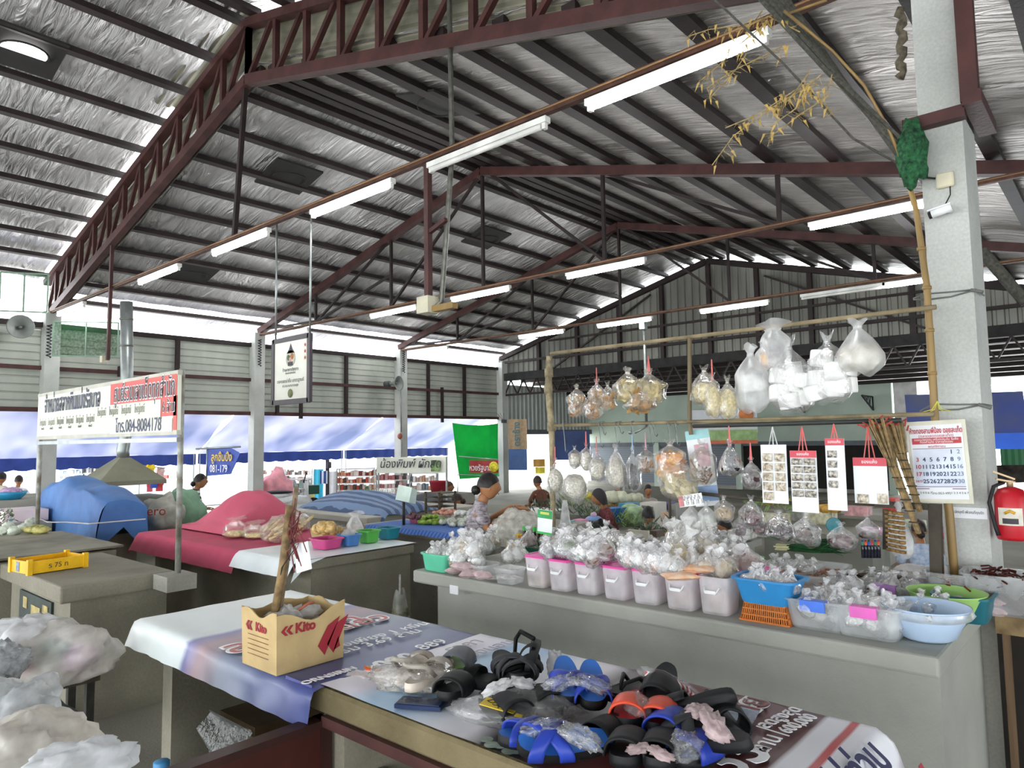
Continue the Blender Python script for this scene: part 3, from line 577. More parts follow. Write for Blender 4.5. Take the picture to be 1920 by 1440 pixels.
# ---------------------------------------------------------------- shoe carton with broom sticks
bx = thing('carton', 'worn tan cardboard shoe carton with red lettering holding litter and two sticks', 'box', (1.555, 2.53, TZ), R_(0))
BW, BD, BH = .29, .25, .215
pts = [(-BW/2, -BD/2), (BW/2, -BD/2), (BW/2, BD/2), (-BW/2, BD/2)]
m = MB()
for i in range(4):
    a, b = Vector((*pts[i], 0)), Vector((*pts[(i+1) % 4], 0)); nrm = Vector((b.y-a.y, a.x-b.x, 0)).normalized()
    N = 10; k = [0, .02*(-1)**i, 0]
    def top(u): return BH + (.012*math.sin(u*9+i*2)-.03*math.sin(math.pi*u)*(1 if i == 0 else .4))
    o1 = [a.lerp(b, j/N)+Vector((0, 0, 0)) for j in range(N+1)]; o2 = [(a.lerp(b, j/N)*1.03)+Vector((.0, .0, top(j/N))) for j in range(N+1)]
    i1 = [p-nrm*.005 for p in o1]; i2 = [p-nrm*.005 for p in o2]; n = N+1
    m.add(o1+o2+i1+i2, [(j, j+1, n+j+1, n+j) for j in range(N)]+[(2*n+j+1, 2*n+j, 3*n+j, 3*n+j+1) for j in range(N)]+[(n+j, n+j+1, 3*n+j+1, 3*n+j) for j in range(N)], False)
m.box((0, 0, .004), (BW, BD, .006)); ob('carton_body', m, CARD, bx)
KR = mat('carton_red', '#9c2a35', .7)
m = MB(); y = -BD/2-.006
for (u, v) in (((.055, .05), (.09, .17)), ((.095, .03), (.13, .19)),):
    m.prism([(u[0]-.03, y, .07), (u[0], y, .03), (v[0]+.035, y, .165), (v[0]-.02, y, .14)], (0, -.001, 0))
m.prism([(.095, y, .04), (.125, y, .05), (.118, y, .09)], (0, -.001, 0)); ob('printed_flame', m, KR, bx)
m = MB()
for k in (0, 1):
    m.prism([(-.115+.022*k, y, .172), (-.103+.022*k, y, .172), (-.118+.022*k, y, .155), (-.103+.022*k, y, .138), (-.115+.022*k, y, .138), (-.132+.022*k, y, .155)], (0, -.001, 0))
ob('printed_chevron', m, KR, bx)
text('Kito', .05, KR, bx, (-.03, y-.001, .155), (R_(90), 0, 0), bold=.0018); 
xl = -BW/2-.006; text('Kito', .045, KR, bx, (xl, -.02, .155), (R_(90), 0, R_(-90)), bold=.0015)
m = MB(); [m.box((xl, 0, .05+.018*k), (.001, .15, .0015)) for k in range(5)]; ob('printed_line', m, mat('carton_print', '#8f5a45', .8), bx)
m = MB(); 
for k in (0, 1): m.prism([(xl, .075-.02*k, .172), (xl, .063-.02*k, .172), (xl, .078-.02*k, .155), (xl, .063-.02*k, .138), (xl, .075-.02*k, .138), (xl, .09-.02*k, .155)], (-.001, 0, 0))
ob('printed_chevron', m, KR, bx)
m = MB(); m.blob((-.02, .02, .17), (.07, .06, .04), .3, 4, 3); m.blob((.07, 0, .165), (.05, .05, .03), .3, 4, 5); tag(ob('litter', m, film('paperish_film', '#f0f0ee', .8)), 'crumpled white wrappers lying inside the shoe carton', 'litter', None, 'stuff').location = bx.location
m = MB(); m.tube([(.0, -.02, .19), (.05, -.03, .215), (.09, .0, .205)], .006, 6); tag(ob('coiled_strap', m, mat('strap_orange', '#b5674d', .6)), 'orange strap curled on top of the carton litter', 'strap').location = bx.location
def P3(px, py, x): return PX(px, py, x)
b0 = PX(513, 1160, 1.47); st = [P3(513, 1150, 1.47), P3(530, 1040, 1.5), P3(543, 960, 1.52)]
m = MB(); m.tube([P3(512, 1250, 1.49)+Vector((0, .02, .1)), P3(530, 1060, 1.5), P3(543, 948, 1.52)], [.016, .015, .014], 10); tag(ob('broom_stick', m, mat('stick_tan', '#8d744f', .7, 0, .3, 30, .3, 60)), 'thick short stick standing in the shoe carton', 'stick')
m = MB(); m.tube([P3(520, 1250, 1.51)+Vector((0, .02, .1)), P3(545, 1000, 1.53), P3(556, 912, 1.55)], [.012, .012, .009], 10); tag(ob('broom_stick', m, mat('stick_grey', '#8a7a60', .7, 0, .3, 30, .3, 60)), 'taller thin stick standing behind the thick stick in the shoe carton', 'stick')
m = MB(); rnd = random.Random(3)
for k in range(26):
    p = P3(545+rnd.uniform(-6, 12), 985+rnd.uniform(-20, 50), 1.5); m.tube([p, p+Vector((rnd.uniform(-.02, .01), rnd.uniform(-.05, .02), rnd.uniform(-.05, .06))), p+Vector((rnd.uniform(-.02, .02), rnd.uniform(-.08, .02), rnd.uniform(-.08, .08)))], .0025, 4)
tag(ob('dried_chillies', m, mat('dried_red', '#6e2a2c', .6, 0, .3, 20)), 'tangle of dark red string tied to the carton sticks', 'string')
m = MB(); p = P3(567, 1045, 1.52); m.box(p, (.004, .105, .105), rot=Matrix.Rotation(R_(-16), 3, 'X')); o = tag(ob('price_card', m, PAPER), 'blank white card tied to the sticks in the carton', 'card'); o.modifiers.new('soft', 'BEVEL').width = .0015
m = MB(); [m.tube([p+Vector((0, .04, .04)), P3(530, 1062, 1.49), P3(525, 1070+6*k, 1.49)], .002, 4) for k in range(3)]; ob('string', m, BLACK, o)

# ================================================================ sandals
def solepts(L, Wd, n=28, heel=.78):
    pts = []
    for k in range(n):
        a = 2*math.pi*k/n; c, s = math.cos(a), math.sin(a); x = c*L/2
        w = Wd/2*(1 if c > 0 else heel+ (1-heel)*(1+c)**2); w *= 1-.13*math.exp(-((c+.1)/.35)**2)*(1 if s > 0 else .3)
        pts.append((x, math.copysign(abs(s)**.75, s)*w))
    return pts
def sandal(name, kind, cs, ci, cstrap, L=.265, Wd=.1, th=.028):
    t = thing(name, 'x', 'sandal'); P = solepts(L, Wd); n = len(P)
    def curve(x): return .012*(x/(L/2))**2*(1 if x > 0 else .35)
    m = MB(); vs = [(x, y, curve(x)) for x, y in P]+[(x*1.0, y*1.03, curve(x)+th*.5) for x, y in P]+[(x*.985, y*.97, curve(x)+th) for x, y in P]
    fs = [tuple(range(n-1, -1, -1))]+[(r*n+i, r*n+(i+1) % n, (r+1)*n+(i+1) % n, (r+1)*n+i) for r in range(2) for i in range(n)]
    m.add(vs, fs, True); ob('sole', m, cs, t)
    m = MB(); vs = [(x*.98, y*.965, curve(x)+th) for x, y in P]+[(x*.9, y*.85, curve(x)+th-.003) for x, y in P]
    m.add(vs, [(i, (i+1) % n, n+(i+1) % n, n+i) for i in range(n)]+[tuple(range(n, 2*n))], True); ob('insole', m, ci, t)
    m = MB()
    def arch(x0, x1, w0, w1, h, nu=5, nv=14, skew0=0, skew1=0, off=0):
        def fn(u, v):
            a = math.pi*v; q = u; s = -math.cos(a)
            x = x0+(x1-x0)*q + (skew0+(skew1-skew0)*q)*s
            w = (w0+(w1-w0)*q)/2
            return (x, s*w, th*.5+curve(x)+off+h*math.sin(a)**.7*(1-.25*abs(q-.4)))
        m.grid(fn, nu, nv)
    if kind == 'slide': arch(-.0, .1, Wd*1.03, Wd*.98, .054)
    elif kind == 'cross': arch(.03, .07, Wd*1.02, Wd*1.02, .05, 5, 14, .042, .042); arch(.03, .07, Wd*1.02, Wd*1.02, .045, 5, 14, -.042, -.042)
    elif kind == 'flip':
        for s in (-1, 1): m.tube([(.075, 0, th), (.06, s*.008, th+.022), (.02, s*.03, th+.032), (-.03, s*Wd*.45, th*.7)], [.004, .006, .007, .006], 6)
    elif kind == 'strap': arch(.03, .08, Wd, Wd, .05); m.tube([(-.03, -Wd*.46, th), (-.09, -Wd*.42, th+.05), (-.135, 0, th+.06), (-.09, Wd*.42, th+.05), (-.03, Wd*.46, th)], .008, 6)
    o = ob('strap', m, cstrap, t); s = o.modifiers.new('thick', 'SOLIDIFY'); s.thickness = .006 if kind in ('slide', 'cross') else .0; s.offset = 1
    if kind in ('flip',): o.modifiers.clear()
    return t
BLU = mat('foam_blue', '#2f74d0', .6, 0, .06); BLS = mat('strap_blue', '#2740a8', .45, 0, .1); BK1 = mat('foam_black', '#131416', .6, 0, .15, 30); BK2 = mat('foam_charcoal', '#222427', .6, 0, .15, 30)
RDS = mat('strap_coral', '#dd5034', .45); RDI = mat('insole_red', '#c42a37', .5); GRY = mat('insole_grey', '#6d7075', .6); LIM = mat('lime_green', '#7ab51d', .5); BEI = mat('beige_leather', '#cfc3b4', .55, 0, .1, 20)
protos = {}
def sproto(k):
    if k not in protos:
        d = {'bluecross': ('sandal', 'cross', BK1, BLU, BLS), 'blackslide': ('sandal', 'slide', BK1, BK2, BK1), 'redslide': ('sandal', 'slide', BK1, RDI, RDS), 'blackflip': ('sandal', 'flip', BK1, BK2, BK1), 'blackcross': ('sandal', 'cross', BK1, BK2, BK2), 'limeslide': ('sandal', 'slide', BK1, LIM, GRY), 'beige': ('sandal', 'strap', BEI, BEI, mat('beige_strap', '#ddd6ca', .4, 0, .1, 20)), 'blackstrap': ('sandal', 'strap', BK1, BK2, BK1), 'blueflip': ('sandal', 'slide', BK1, BLU, BLS)}[k]
        protos[k] = [sandal(*d), True]
        return protos[k][0]
    return dup(protos[k][0])
def shoe(k, hx, hy, tx, ty, z, lab, roll=0, pitch=0, zt=None, grp=None):
    """heel pixel to toe pixel, on a level z"""
    a, b = PZ(hx, hy, z), PZ(tx, ty, z if zt is None else zt); o = sproto(k)
    if zt is not None and zt < 0:      # propped up: the heel lies one shoe length behind the toe
        b = PZ(tx, ty, -zt); r_ = ray(hx, hy); A_ = r_.dot(r_); B_ = r_.dot(EYE-b); C_ = (EYE-b).length_squared-.262**2; D_ = B_*B_-A_*C_
        a = EYE+r_*((-B_+math.sqrt(max(0, D_)))/A_)
    d = b-a
    o.location = (a+b)/2; e = Euler((R_(roll), -math.atan2(d.z, math.hypot(d.x, d.y))+R_(pitch), math.atan2(d.y, d.x)), 'XYZ'); o.rotation_euler = e
    o['label'] = lab
    if grp: o['group'] = grp
    return o
GR = 'sandals heaped on the display table'
shoe('bluecross', 1056, 1246, 1070, 1330, .93, 'blue cross strap sandal, left of the upright pair with a foil bow', 0, 0, -.80, GR); shoe('bluecross', 1106, 1253, 1114, 1340, .92, 'blue cross strap sandal, right of the upright pair with a foil bow', 0, 0, -.80, GR)
shoe('bluecross', 1130, 1398, 992, 1408, .785, 'blue cross strap sandal lying front most on the vinyl by the marker pen', -26, 0, None, GR); shoe('bluecross', 1070, 1388, 975, 1398, .772, 'blue cross strap sandal half hidden under a foil bow behind its front most mate', 0, 0, None, GR)
shoe('redslide', 1196, 1318, 1176, 1368, .80, 'red slide sandal with coral strap, left of the red pair', 0, 0, None, GR); shoe('redslide', 1262, 1325, 1228, 1378, .795, 'red slide sandal with coral strap, right of the red pair', 0, 0, None, GR)
shoe('blackslide', 1198, 1385, 1172, 1436, .775, 'black slide sandal at the bottom edge, left of a black pair tied with pink film', 0, 0, None, GR); shoe('blackslide', 1262, 1388, 1234, 1440, .775, 'black slide sandal at the bottom edge, right of a black pair tied with pink film', 0, 0, None, GR)
shoe('blueflip', 1290, 1350, 1245, 1392, .79, 'blue slide sandal wedged under the big black shoes, showing its round toe', 10, 0, None, GR); shoe('blueflip', 1352, 1398, 1290, 1436, .77, 'blue slide sandal at the bottom right of the heap, strap ribbed', 0, 0, None, GR)
shoe('blackslide', 1250, 1262, 1222, 1335, .84, 'black slide sandal leaning on the heap beside the red striped sock', -25, 0, .80, GR); shoe('blackflip', 1215, 1292, 1168, 1312, .80, 'small black thong sandal behind the red pair', 0, 0, None, GR)
shoe('blackslide', 1330, 1330, 1270, 1352, .84, 'black slide sandal on its side wrapped with white and pink film', 60, 0, .80, GR); shoe('blackcross', 1368, 1400, 1292, 1385, .82, 'large textured black sandal at the right end of the heap', -12, 0, .80, GR)
shoe('blackslide', 1320, 1310, 1372, 1390, .80, 'black slide sandal at the far right of the heap, its sole curved over', -35, 0, .785, GR)
shoe('blackcross', 940, 1240, 968, 1275, .82, 'black flat sole sandal with round heel up, tied with white film', 12, 0, None, GR); shoe('blackcross', 1002, 1240, 970, 1290, .82, 'black shiny sandal with round toe, right of the white film bow', 0, 0, None, GR)
o = shoe('blackstrap', 1012, 1205, 1006, 1262, .86, 'black sandal standing on its side at the back of the heap', 75, 0, None, GR)
shoe('blackslide', 888, 1275, 836, 1318, .775, 'black slide sandal with a white logo on the strap beside the phone', 0, 0, None, GR); shoe('limeslide', 826, 1282, 868, 1248, .775, 'grey slide sandal with a lime green toe behind the beige pack', 0, 0, None, GR)
shoe('blackstrap', 945, 1292, 890, 1283, .78, 'black back strap sandal between the logo slide and the white film bow', 0, 0, None, GR)
shoe('blackslide', 905, 1315, 985, 1368, .775, 'black sandal inside the clear pack with a yellow label', 0, 0, None, GR); shoe('blackslide', 985, 1300, 1040, 1350, .775, 'black sandal inside the plain clear pack left of the upright blue pair', 0, 0, None, GR)
shoe('blackslide', 1190, 1372, 1130, 1400, .765, 'black sandal buried low in the middle of the heap', 0, 0, None, GR)
shoe('beige', 745, 1290, 805, 1240, .775, 'beige strappy sandal in the clear pack, nearer of two', 0, 0, None, GR); shoe('beige', 770, 1298, 838, 1258, .785, 'beige strappy sandal in the clear pack, farther right of two', 0, 0, None, GR)
m = MB(); q = PZ(858, 1288, .842)
FLM = film('clear_film', '#ffffff', .17, .16, 26, .6, .5); FLW = film('white_film', '#f4f4f4', .62, .25, 16, .7, .4); FLP = film('pink_film', '#f6dcdc', .5, .25, 16, .7, .4)
def filmblob(px, py, z, rad, lab, mt=None, yaw=0, seed=1, cat='plastic wrap', amp=.2, name='plastic_wrap', flat_=None, tilt=0):
    m = MB(); rot = Matrix.Rotation(yaw, 3, 'Z') @ Matrix.Rotation(tilt, 3, 'Y'); m.blob((0, 0, 0), rad, amp, 2.6, seed, 30, 18, rot, flat_, .12)
    o = ob(name, m, mt or FLM); o.location = PZ(px, py, z); return tag(o, lab, cat)
def bow(px, py, z, s, yaw, lab, mt=None, seed=1, tilt=.3):
    t = thing('film_bow', lab, 'plastic wrap', PZ(px, py, z), yaw)
    for k in (-1, 1):
        m = MB(); m.blob((k*s*.62, 0, 0), (s*.62, s*.36, s*.22), .3, 3, seed+k, 24, 14, Matrix.Rotation(k*tilt, 3, 'Y'), None, .2); ob('loop', m, mt or MATS['foil_wrap'], t)
    m = MB(); m.blob((0, 0, .005), (s*.13, s*.13, s*.12), .2, 3, seed+5); ob('knot', m, FLW, t); return t
film('foil_wrap', '#f0f3f6', .22, .08, 34, .9, .9)
bow(1082, 1282, .87, .085, R_(-62), 'crumpled clear bow tying the upright blue pair', None, 1); bow(1052, 1374, .835, .095, R_(-78), 'crumpled clear bow with gold flecks tying the front most blue pair', None, 4)
bow(958, 1285, .85, .07, R_(150), 'white film bow tying the round heeled black pair', FLW, 7); bow(1325, 1348, .87, .085, R_(-130), 'pink and white film bow along the big black shoes', FLP, 9); bow(1217, 1408, .83, .05, R_(100), 'pink film twist tying the black pair at the bottom edge', FLP, 11)
filmblob(1285, 1400, .825, (.05, .04, .035), 'crumpled clear wrap on the blue slide at the bottom right', MATS['foil_wrap'], .4, 13); filmblob(1195, 1322, .845, (.07, .04, .025), 'crumpled clear wrap over the red pair', MATS['foil_wrap'], .9, 15)
filmblob(1040, 1247, .83, (.03, .025, .05), 'white film tuft beside the sandal standing on its side', FLW, .9, 16)
filmblob(945, 1338, .79, (.19, .075, .035), 'clear pack with a yellow label around a black sandal', FLM, R_(-75), 21, 'shoe pack', .12, 'shoe_pack'); pk = bpy.data.objects[-1] if False else None
m = MB(); q = PZ(928, 1320, .829); m.box((0, 0, 0), (.075, .06, .002)); lb = tag(ob('pack_label', m, mat('label_yellow', '#e0bf22', .5)), 'yellow paper label on the clear shoe pack', 'label'); lb.location = q; lb.rotation_euler = (0, R_(8), R_(-70)); text('D.A', .035, BLACK, lb, (0, 0, .0015), (0, 0, R_(-30)))
for k, (px, py) in enumerate(((958, 1330), (973, 1338), (985, 1352), (982, 1364))):
    m = MB(); m.box((0, 0, 0), (.022, .02, .001)); b_ = ob('yellow_mark', m, MATS['label_yellow'], lb); b_.location = lb.matrix_basis.inverted() @ PZ(px, py, .826) if False else (Vector((.055+.03*k, -.012-.012*k, -.002)))
filmblob(1008, 1322, .80, (.15, .075, .04), 'plain clear pack around a black sandal left of the upright blue pair', FLM, R_(-80), 24, 'shoe pack', .12, 'shoe_pack')
filmblob(785, 1272, .79, (.19, .085, .045), 'clear shiny pack around the beige sandals', film('pack_film', '#f6efe6', .34, .1, 30, 1.0, .9), R_(-65), 27, 'shoe pack', .14, 'shoe_pack')
m = MB(); m.grid(lambda u, v: (.16*(u-.5), .07*(v-.5)*(1-.5*u), .012+.012*noise.noise(Vector((u*5, v*5, 2)))), 10, 6); o = tag(ob('pack_tail', m, film('tail_film', '#f3ebe6', .75, .15, 14)), 'flattened white end of the beige pack printed red and yellow', 'plastic wrap'); o.location = PZ(690, 1272, .757); o.rotation_euler = (0, 0, R_(-75))
m = MB(); m.tube([(-.03, .02, .032), (-.0, -.012, .036), (.02, -.012, .036), (.045, .018, .03)], .004, 5); m.k = 1; m.tube([(-.015, .014, .034), (.005, -.002, .037), (.03, .016, .032)], .005, 5); ob('print', m, [mat('print_orange', '#d24a25', .5), mat('print_gold', '#dca23b', .5)], o)
m = MB()
for k in range(3): m.prism([(-.016+.012*k, 0, 0), (-.008+.012*k, 0, 0), (-.002+.012*k, 0, .008+.006*k), (-.010+.012*k, 0, .008+.006*k)], (0, -.001, 0))
o = ob('printed_logo', m, TW); o.parent = bpy.data.objects['sandal']; 
sk0 = [x for x in bpy.data.objects if x.get('label', '').startswith('black slide sandal with a white logo')][0]; o.parent = sk0; o.location = (.05, -.02, .088); o.rotation_euler = (R_(-60), 0, R_(180))
# sock, cloth, phone, marker
t = thing('sock_pack', 'clear sleeve with a red and white striped sock at the back of the heap', 'socks', PZ(1258, 1285, .83), R_(-110)); m = MB(); m.blob((0, 0, 0), (.1, .026, .02), .15, 2, 4, 20, 10); ob('sock', m, stripes('sock_stripes', '#c3202c', '#f2eeee', 0, 45, .8), t); m = MB(); m.blob((.0, 0, .004), (.13, .034, .025), .2, 2.5, 6, 20, 10); ob('sleeve', m, FLM, t)
t.rotation_euler = (0, R_(28), R_(-25))
m = MB(); m.grid(lambda u, v: (.11*(u-.5), .2*(v-.5), .02+.012*noise.noise(Vector((u*4, v*4, 8)))), 8, 12); o = tag(ob('blue_cloth', m, film('blue_haze_film', '#b9c8dc', .8, .3, 30)), 'pale blue plastic sheet poking out on the right of the heap', 'plastic sheet'); o.location = PZ(1355, 1345, .755); o.rotation_euler = (0, 0, R_(10))
m = MB(); m.box((0, 0, .008), (.155, .075, .013)); m.k = 1; m.box((0, 0, .0155), (.14, .066, .002)); o = tag(ob('phone', m, [mat('phone_blue', '#1c2b4f', .3), mat('phone_glass', '#3c4a68', .15, 0, .3, 20)]), 'dark blue phone lying beside the black logo slide', 'phone'); o.location = PZ(790, 1324, TZ+.006); o.rotation_euler = (0, 0, R_(-62)); o.modifiers.new('soft', 'BEVEL').width = .003
t = thing('marker_pen', 'clear marker pen with a blue cap in front of the blue pair', 'pen', PZ(990, 1382, TZ+.017), R_(-65)); m = MB(); m.tube([(-.05, 0, 0), (-.015, 0, 0)], .011, 10); ob('cap', m, mat('cap_blue', '#3440b8', .4), t); m = MB(); m.tube([(-.015, 0, 0), (.07, 0, 0)], .009, 10); ob('barrel', m, mat('pen_grey', '#c9ccda', .3), t)
# ---------------------------------------------------------------- under and beside the table
m = MB(); m.bb((.5, 2.17, .0), (1.47, 2.2, .64)); pn = tag(ob('metal_panel', m, mat('red_brown_paint', '#4b221b', .5, .2, .2, 6)), 'red brown metal gate leaf jutting out from under the table', 'panel')
m = MB(); m.bb((.5, 2.155, .62), (1.47, 2.215, .645)); m.bb((1.44, 2.15, 0), (1.475, 2.22, .645)); ob('frame', m, mat('red_brown_dark', '#3a1f1b', .5, .2, .2, 6), pn)
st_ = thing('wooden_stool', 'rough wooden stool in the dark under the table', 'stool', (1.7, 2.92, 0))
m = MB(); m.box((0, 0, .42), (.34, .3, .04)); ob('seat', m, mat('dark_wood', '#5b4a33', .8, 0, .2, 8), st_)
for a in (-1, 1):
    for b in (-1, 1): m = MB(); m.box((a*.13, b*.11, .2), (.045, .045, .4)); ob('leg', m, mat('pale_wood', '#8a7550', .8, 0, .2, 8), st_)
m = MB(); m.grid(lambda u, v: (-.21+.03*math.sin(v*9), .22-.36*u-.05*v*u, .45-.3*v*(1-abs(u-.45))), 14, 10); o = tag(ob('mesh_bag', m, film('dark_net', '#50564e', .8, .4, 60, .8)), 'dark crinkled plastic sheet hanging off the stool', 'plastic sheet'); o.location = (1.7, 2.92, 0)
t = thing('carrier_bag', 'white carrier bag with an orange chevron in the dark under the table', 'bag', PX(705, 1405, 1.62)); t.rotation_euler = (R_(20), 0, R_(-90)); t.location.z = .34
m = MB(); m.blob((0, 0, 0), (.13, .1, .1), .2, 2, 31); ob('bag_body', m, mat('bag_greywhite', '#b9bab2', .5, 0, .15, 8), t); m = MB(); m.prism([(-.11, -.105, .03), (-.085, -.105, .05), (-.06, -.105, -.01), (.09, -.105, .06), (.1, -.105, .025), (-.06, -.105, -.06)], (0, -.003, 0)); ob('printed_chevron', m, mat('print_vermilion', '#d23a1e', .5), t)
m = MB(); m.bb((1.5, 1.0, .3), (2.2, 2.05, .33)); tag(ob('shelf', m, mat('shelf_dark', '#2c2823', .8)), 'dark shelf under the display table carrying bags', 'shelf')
# ================================================================ hanging frame over the long counter
FX = 3.82
BAMB = WOOD; POLE = mat('weathered_pole', '#8d7f62', .8, 0, .25, 10, .3, 40, (1, 1, .2))
fr_ = thing('goods_gantry', 'pole frame over the long counter hung with bags on two levels', 'frame', (FX, 1.7, 0)); c0 = Vector((FX, 1.7, 0))
pl = PX(1032, 663, FX); pm = PX(1293, 632, FX); pr = PX(1742, 577, FX)
m = MB(); m.tube([pl-c0, pm-c0, PX(1600, 594, FX)-c0, pr-c0+Vector((0, -.03, 0))], .012, 8); ob('top_bar', m, POLE, fr_)
m = MB(); a = PX(1036, 798, FX); b = PX(1293, 791, FX); e = PX(1752, 776, FX); m.tube([a-c0+Vector((0, .03, 0)), b-c0, e-c0], .011, 8); m.tube([b-c0+Vector((-.03, 0, -.0)), PX(1640, 790, FX-.03)-c0], .009, 6); ob('middle_bar', m, POLE, fr_)
m = MB(); a2 = PX(1300, 799, FX-.1); e2 = PX(1690, 788, FX-.1); m.tube([a2-c0, e2-c0], .012, 8); ob('hook_bar', m, mat('dark_iron_bar', '#3b3e3a', .5, .3), fr_)
m = MB(); lp = [PX(1030, 668, FX), PX(1028, 730, FX), PX(1034, 800, FX), PX(1036, 880, FX), PX(1037, 1000, FX)]
lp.append(Vector((lp[-1].x, lp[-1].y, .05))); m.tube([q-c0 for q in lp], [.022, .026, .022, .02, .018, .018], 10)
for q in (lp[1], lp[2], lp[0].lerp(lp[1], .5)): m.tube([q-c0+Vector((-.0, 0, .03)), q-c0+Vector((0, 0, -.03))], .03, 8)
ob('wrapped_post', m, mat('wrapped_post', '#9c8f72', .9, 0, .3, 18, .6, 40), fr_)
m = MB(); m.tube([pm-c0, b-c0, PX(1296, 815, FX)-c0], .013, 8); ob('short_post', m, POLE, fr_)
m = MB(); q = PX(1318, 985, FX-.1); m.bar(PX(1316, 960, FX-.1)-c0, Vector((q.x, q.y, .8))-c0, .045, .03); m.tube([PX(1325, 960, FX)-c0, PX(1336, 1040, FX)-c0], .012, 6); m.tube([PX(1255, 920, FX)-c0, PX(1258, 1010, FX)-c0], .008, 6); ob('lower_post', m, mat('dark_post', '#4a4339', .8, 0, .2, 10), fr_)
m = MB(); m.bar(PX(1640, 945, FX-.05)-c0, PX(1740, 950, FX-.02)-c0, .03, .03); m.tube([PX(1640, 945, FX-.05)-c0, PX(1560, 940, FX-.1)-c0, PX(1500, 945, FX-.1)-c0, PX(1310, 925, FX-.1)-c0], .01, 6)
q = PX(1753, 1040, FX); m.bar(PX(1753, 945, FX)-c0, Vector((q.x, q.y, .8))-c0, .05, .05); m.bar(PX(1660, 955, FX)-c0, PX(1660, 1030, FX)-c0, .02); ob('lower_rail', m, MATS['dark_post'], fr_)
m = MB(); pts = [PX(1700, 330, 3.9), PX(1718, 395, 3.9), PX(1738, 540, 3.9), PX(1748, 700, 3.9), PX(1754, 800, 3.9), PX(1780, 960, 3.9)]; pts.append(Vector((pts[-1].x, pts[-1].y-.02, .05)))
m.tube(pts, [.012, .013, .016, .018, .018, .019, .02], 10)
for q in (pts[2], pts[3], pts[2].lerp(pts[3], .5), pts[1].lerp(pts[2], .5)): m.tube([q+Vector((0, 0, .008)), q-Vector((0, 0, .008))], .021, 10)
tag(ob('bamboo_pole', m, mat('golden_bamboo', '#8f7446', .45, 0, .25, 8, .1, 30, (1, 1, .2))), 'tall golden bamboo pole tied upright to the column', 'pole')
# hooks
HOOK = mat('wire_hook', '#6a6d6c', .4, .6)
def hook(px, py0, py1, lab, x=FX):
    a, b = PX(px, py0, x), PX(px+2, py1, x); m = MB()
    m.tube([a+Vector((.02, 0, -.01)), a+Vector((.015, 0, .014)), a+Vector((-.015, 0, .012)), a+Vector((-.012, 0, -.02)), a.lerp(b, .5)+Vector((0, .004, 0)), b, b+Vector((0, -.012, -.012)), b+Vector((0, -.02, .004))], .0028, 5)
    return tag(ob('wire_hook', m, HOOK), lab, 'hook', 'wire hooks on the middle bar')
for px, q in ((1058, 845), (1125, 836), (1155, 828), (1220, 830), (1254, 828)): hook(px, 795, q, 'thin wire hook hanging from the middle bar with a bag below')
for px, q in ((1186, 830), (1268, 832), (1130, 812), (1162, 810), (1226, 815)): hook(px, 794, q, 'thin empty wire hook hanging from the middle bar')
# bags
PINK = mat('pink_string', '#e0706c', .5); STRB = mat('blue_string', '#8fb4cf', .5)
def bagmesh(w, d, h, amp=.09, seed=0, nu=26, nv=18, neck=.1, point=.25, full=.5):
    m = MB(); so = Vector((seed*3.1, seed*1.7, 0))
    def fn(u, v):
        a = 2*math.pi*u; z = v
        if v < .12: r = .55+.45*(v/.12)**.6
        elif v < full: r = 1.0
        elif v < .86: q = (v-full)/(.86-full); r = 1-(1-neck)*q**1.25
        else: r = neck*(1+(v-.86)*16)
        ca, sa = math.cos(a), math.sin(a); e = .72
        k = 1+amp*2*noise.noise(Vector((ca*1.6, sa*1.6, z*3))+so)+amp*.8*noise.noise(Vector((ca*5, sa*5, z*4))+so)*(1 if v < .9 else .3)
        k += .1*math.sin(a*7+seed)*max(0, v-.3)
        zz = z*h + (.05*h*math.sin(a*2+seed) if v > .95 else 0) - (point*.25*h*abs(ca)**4 if v < .25 else 0)*(1-v/.25)
        return (r*k*d/2*math.copysign(abs(sa)**e, sa), r*k*w/2*math.copysign(abs(ca)**e, ca)*1.0, zz)
    m.grid(fn, nu, nv); return m
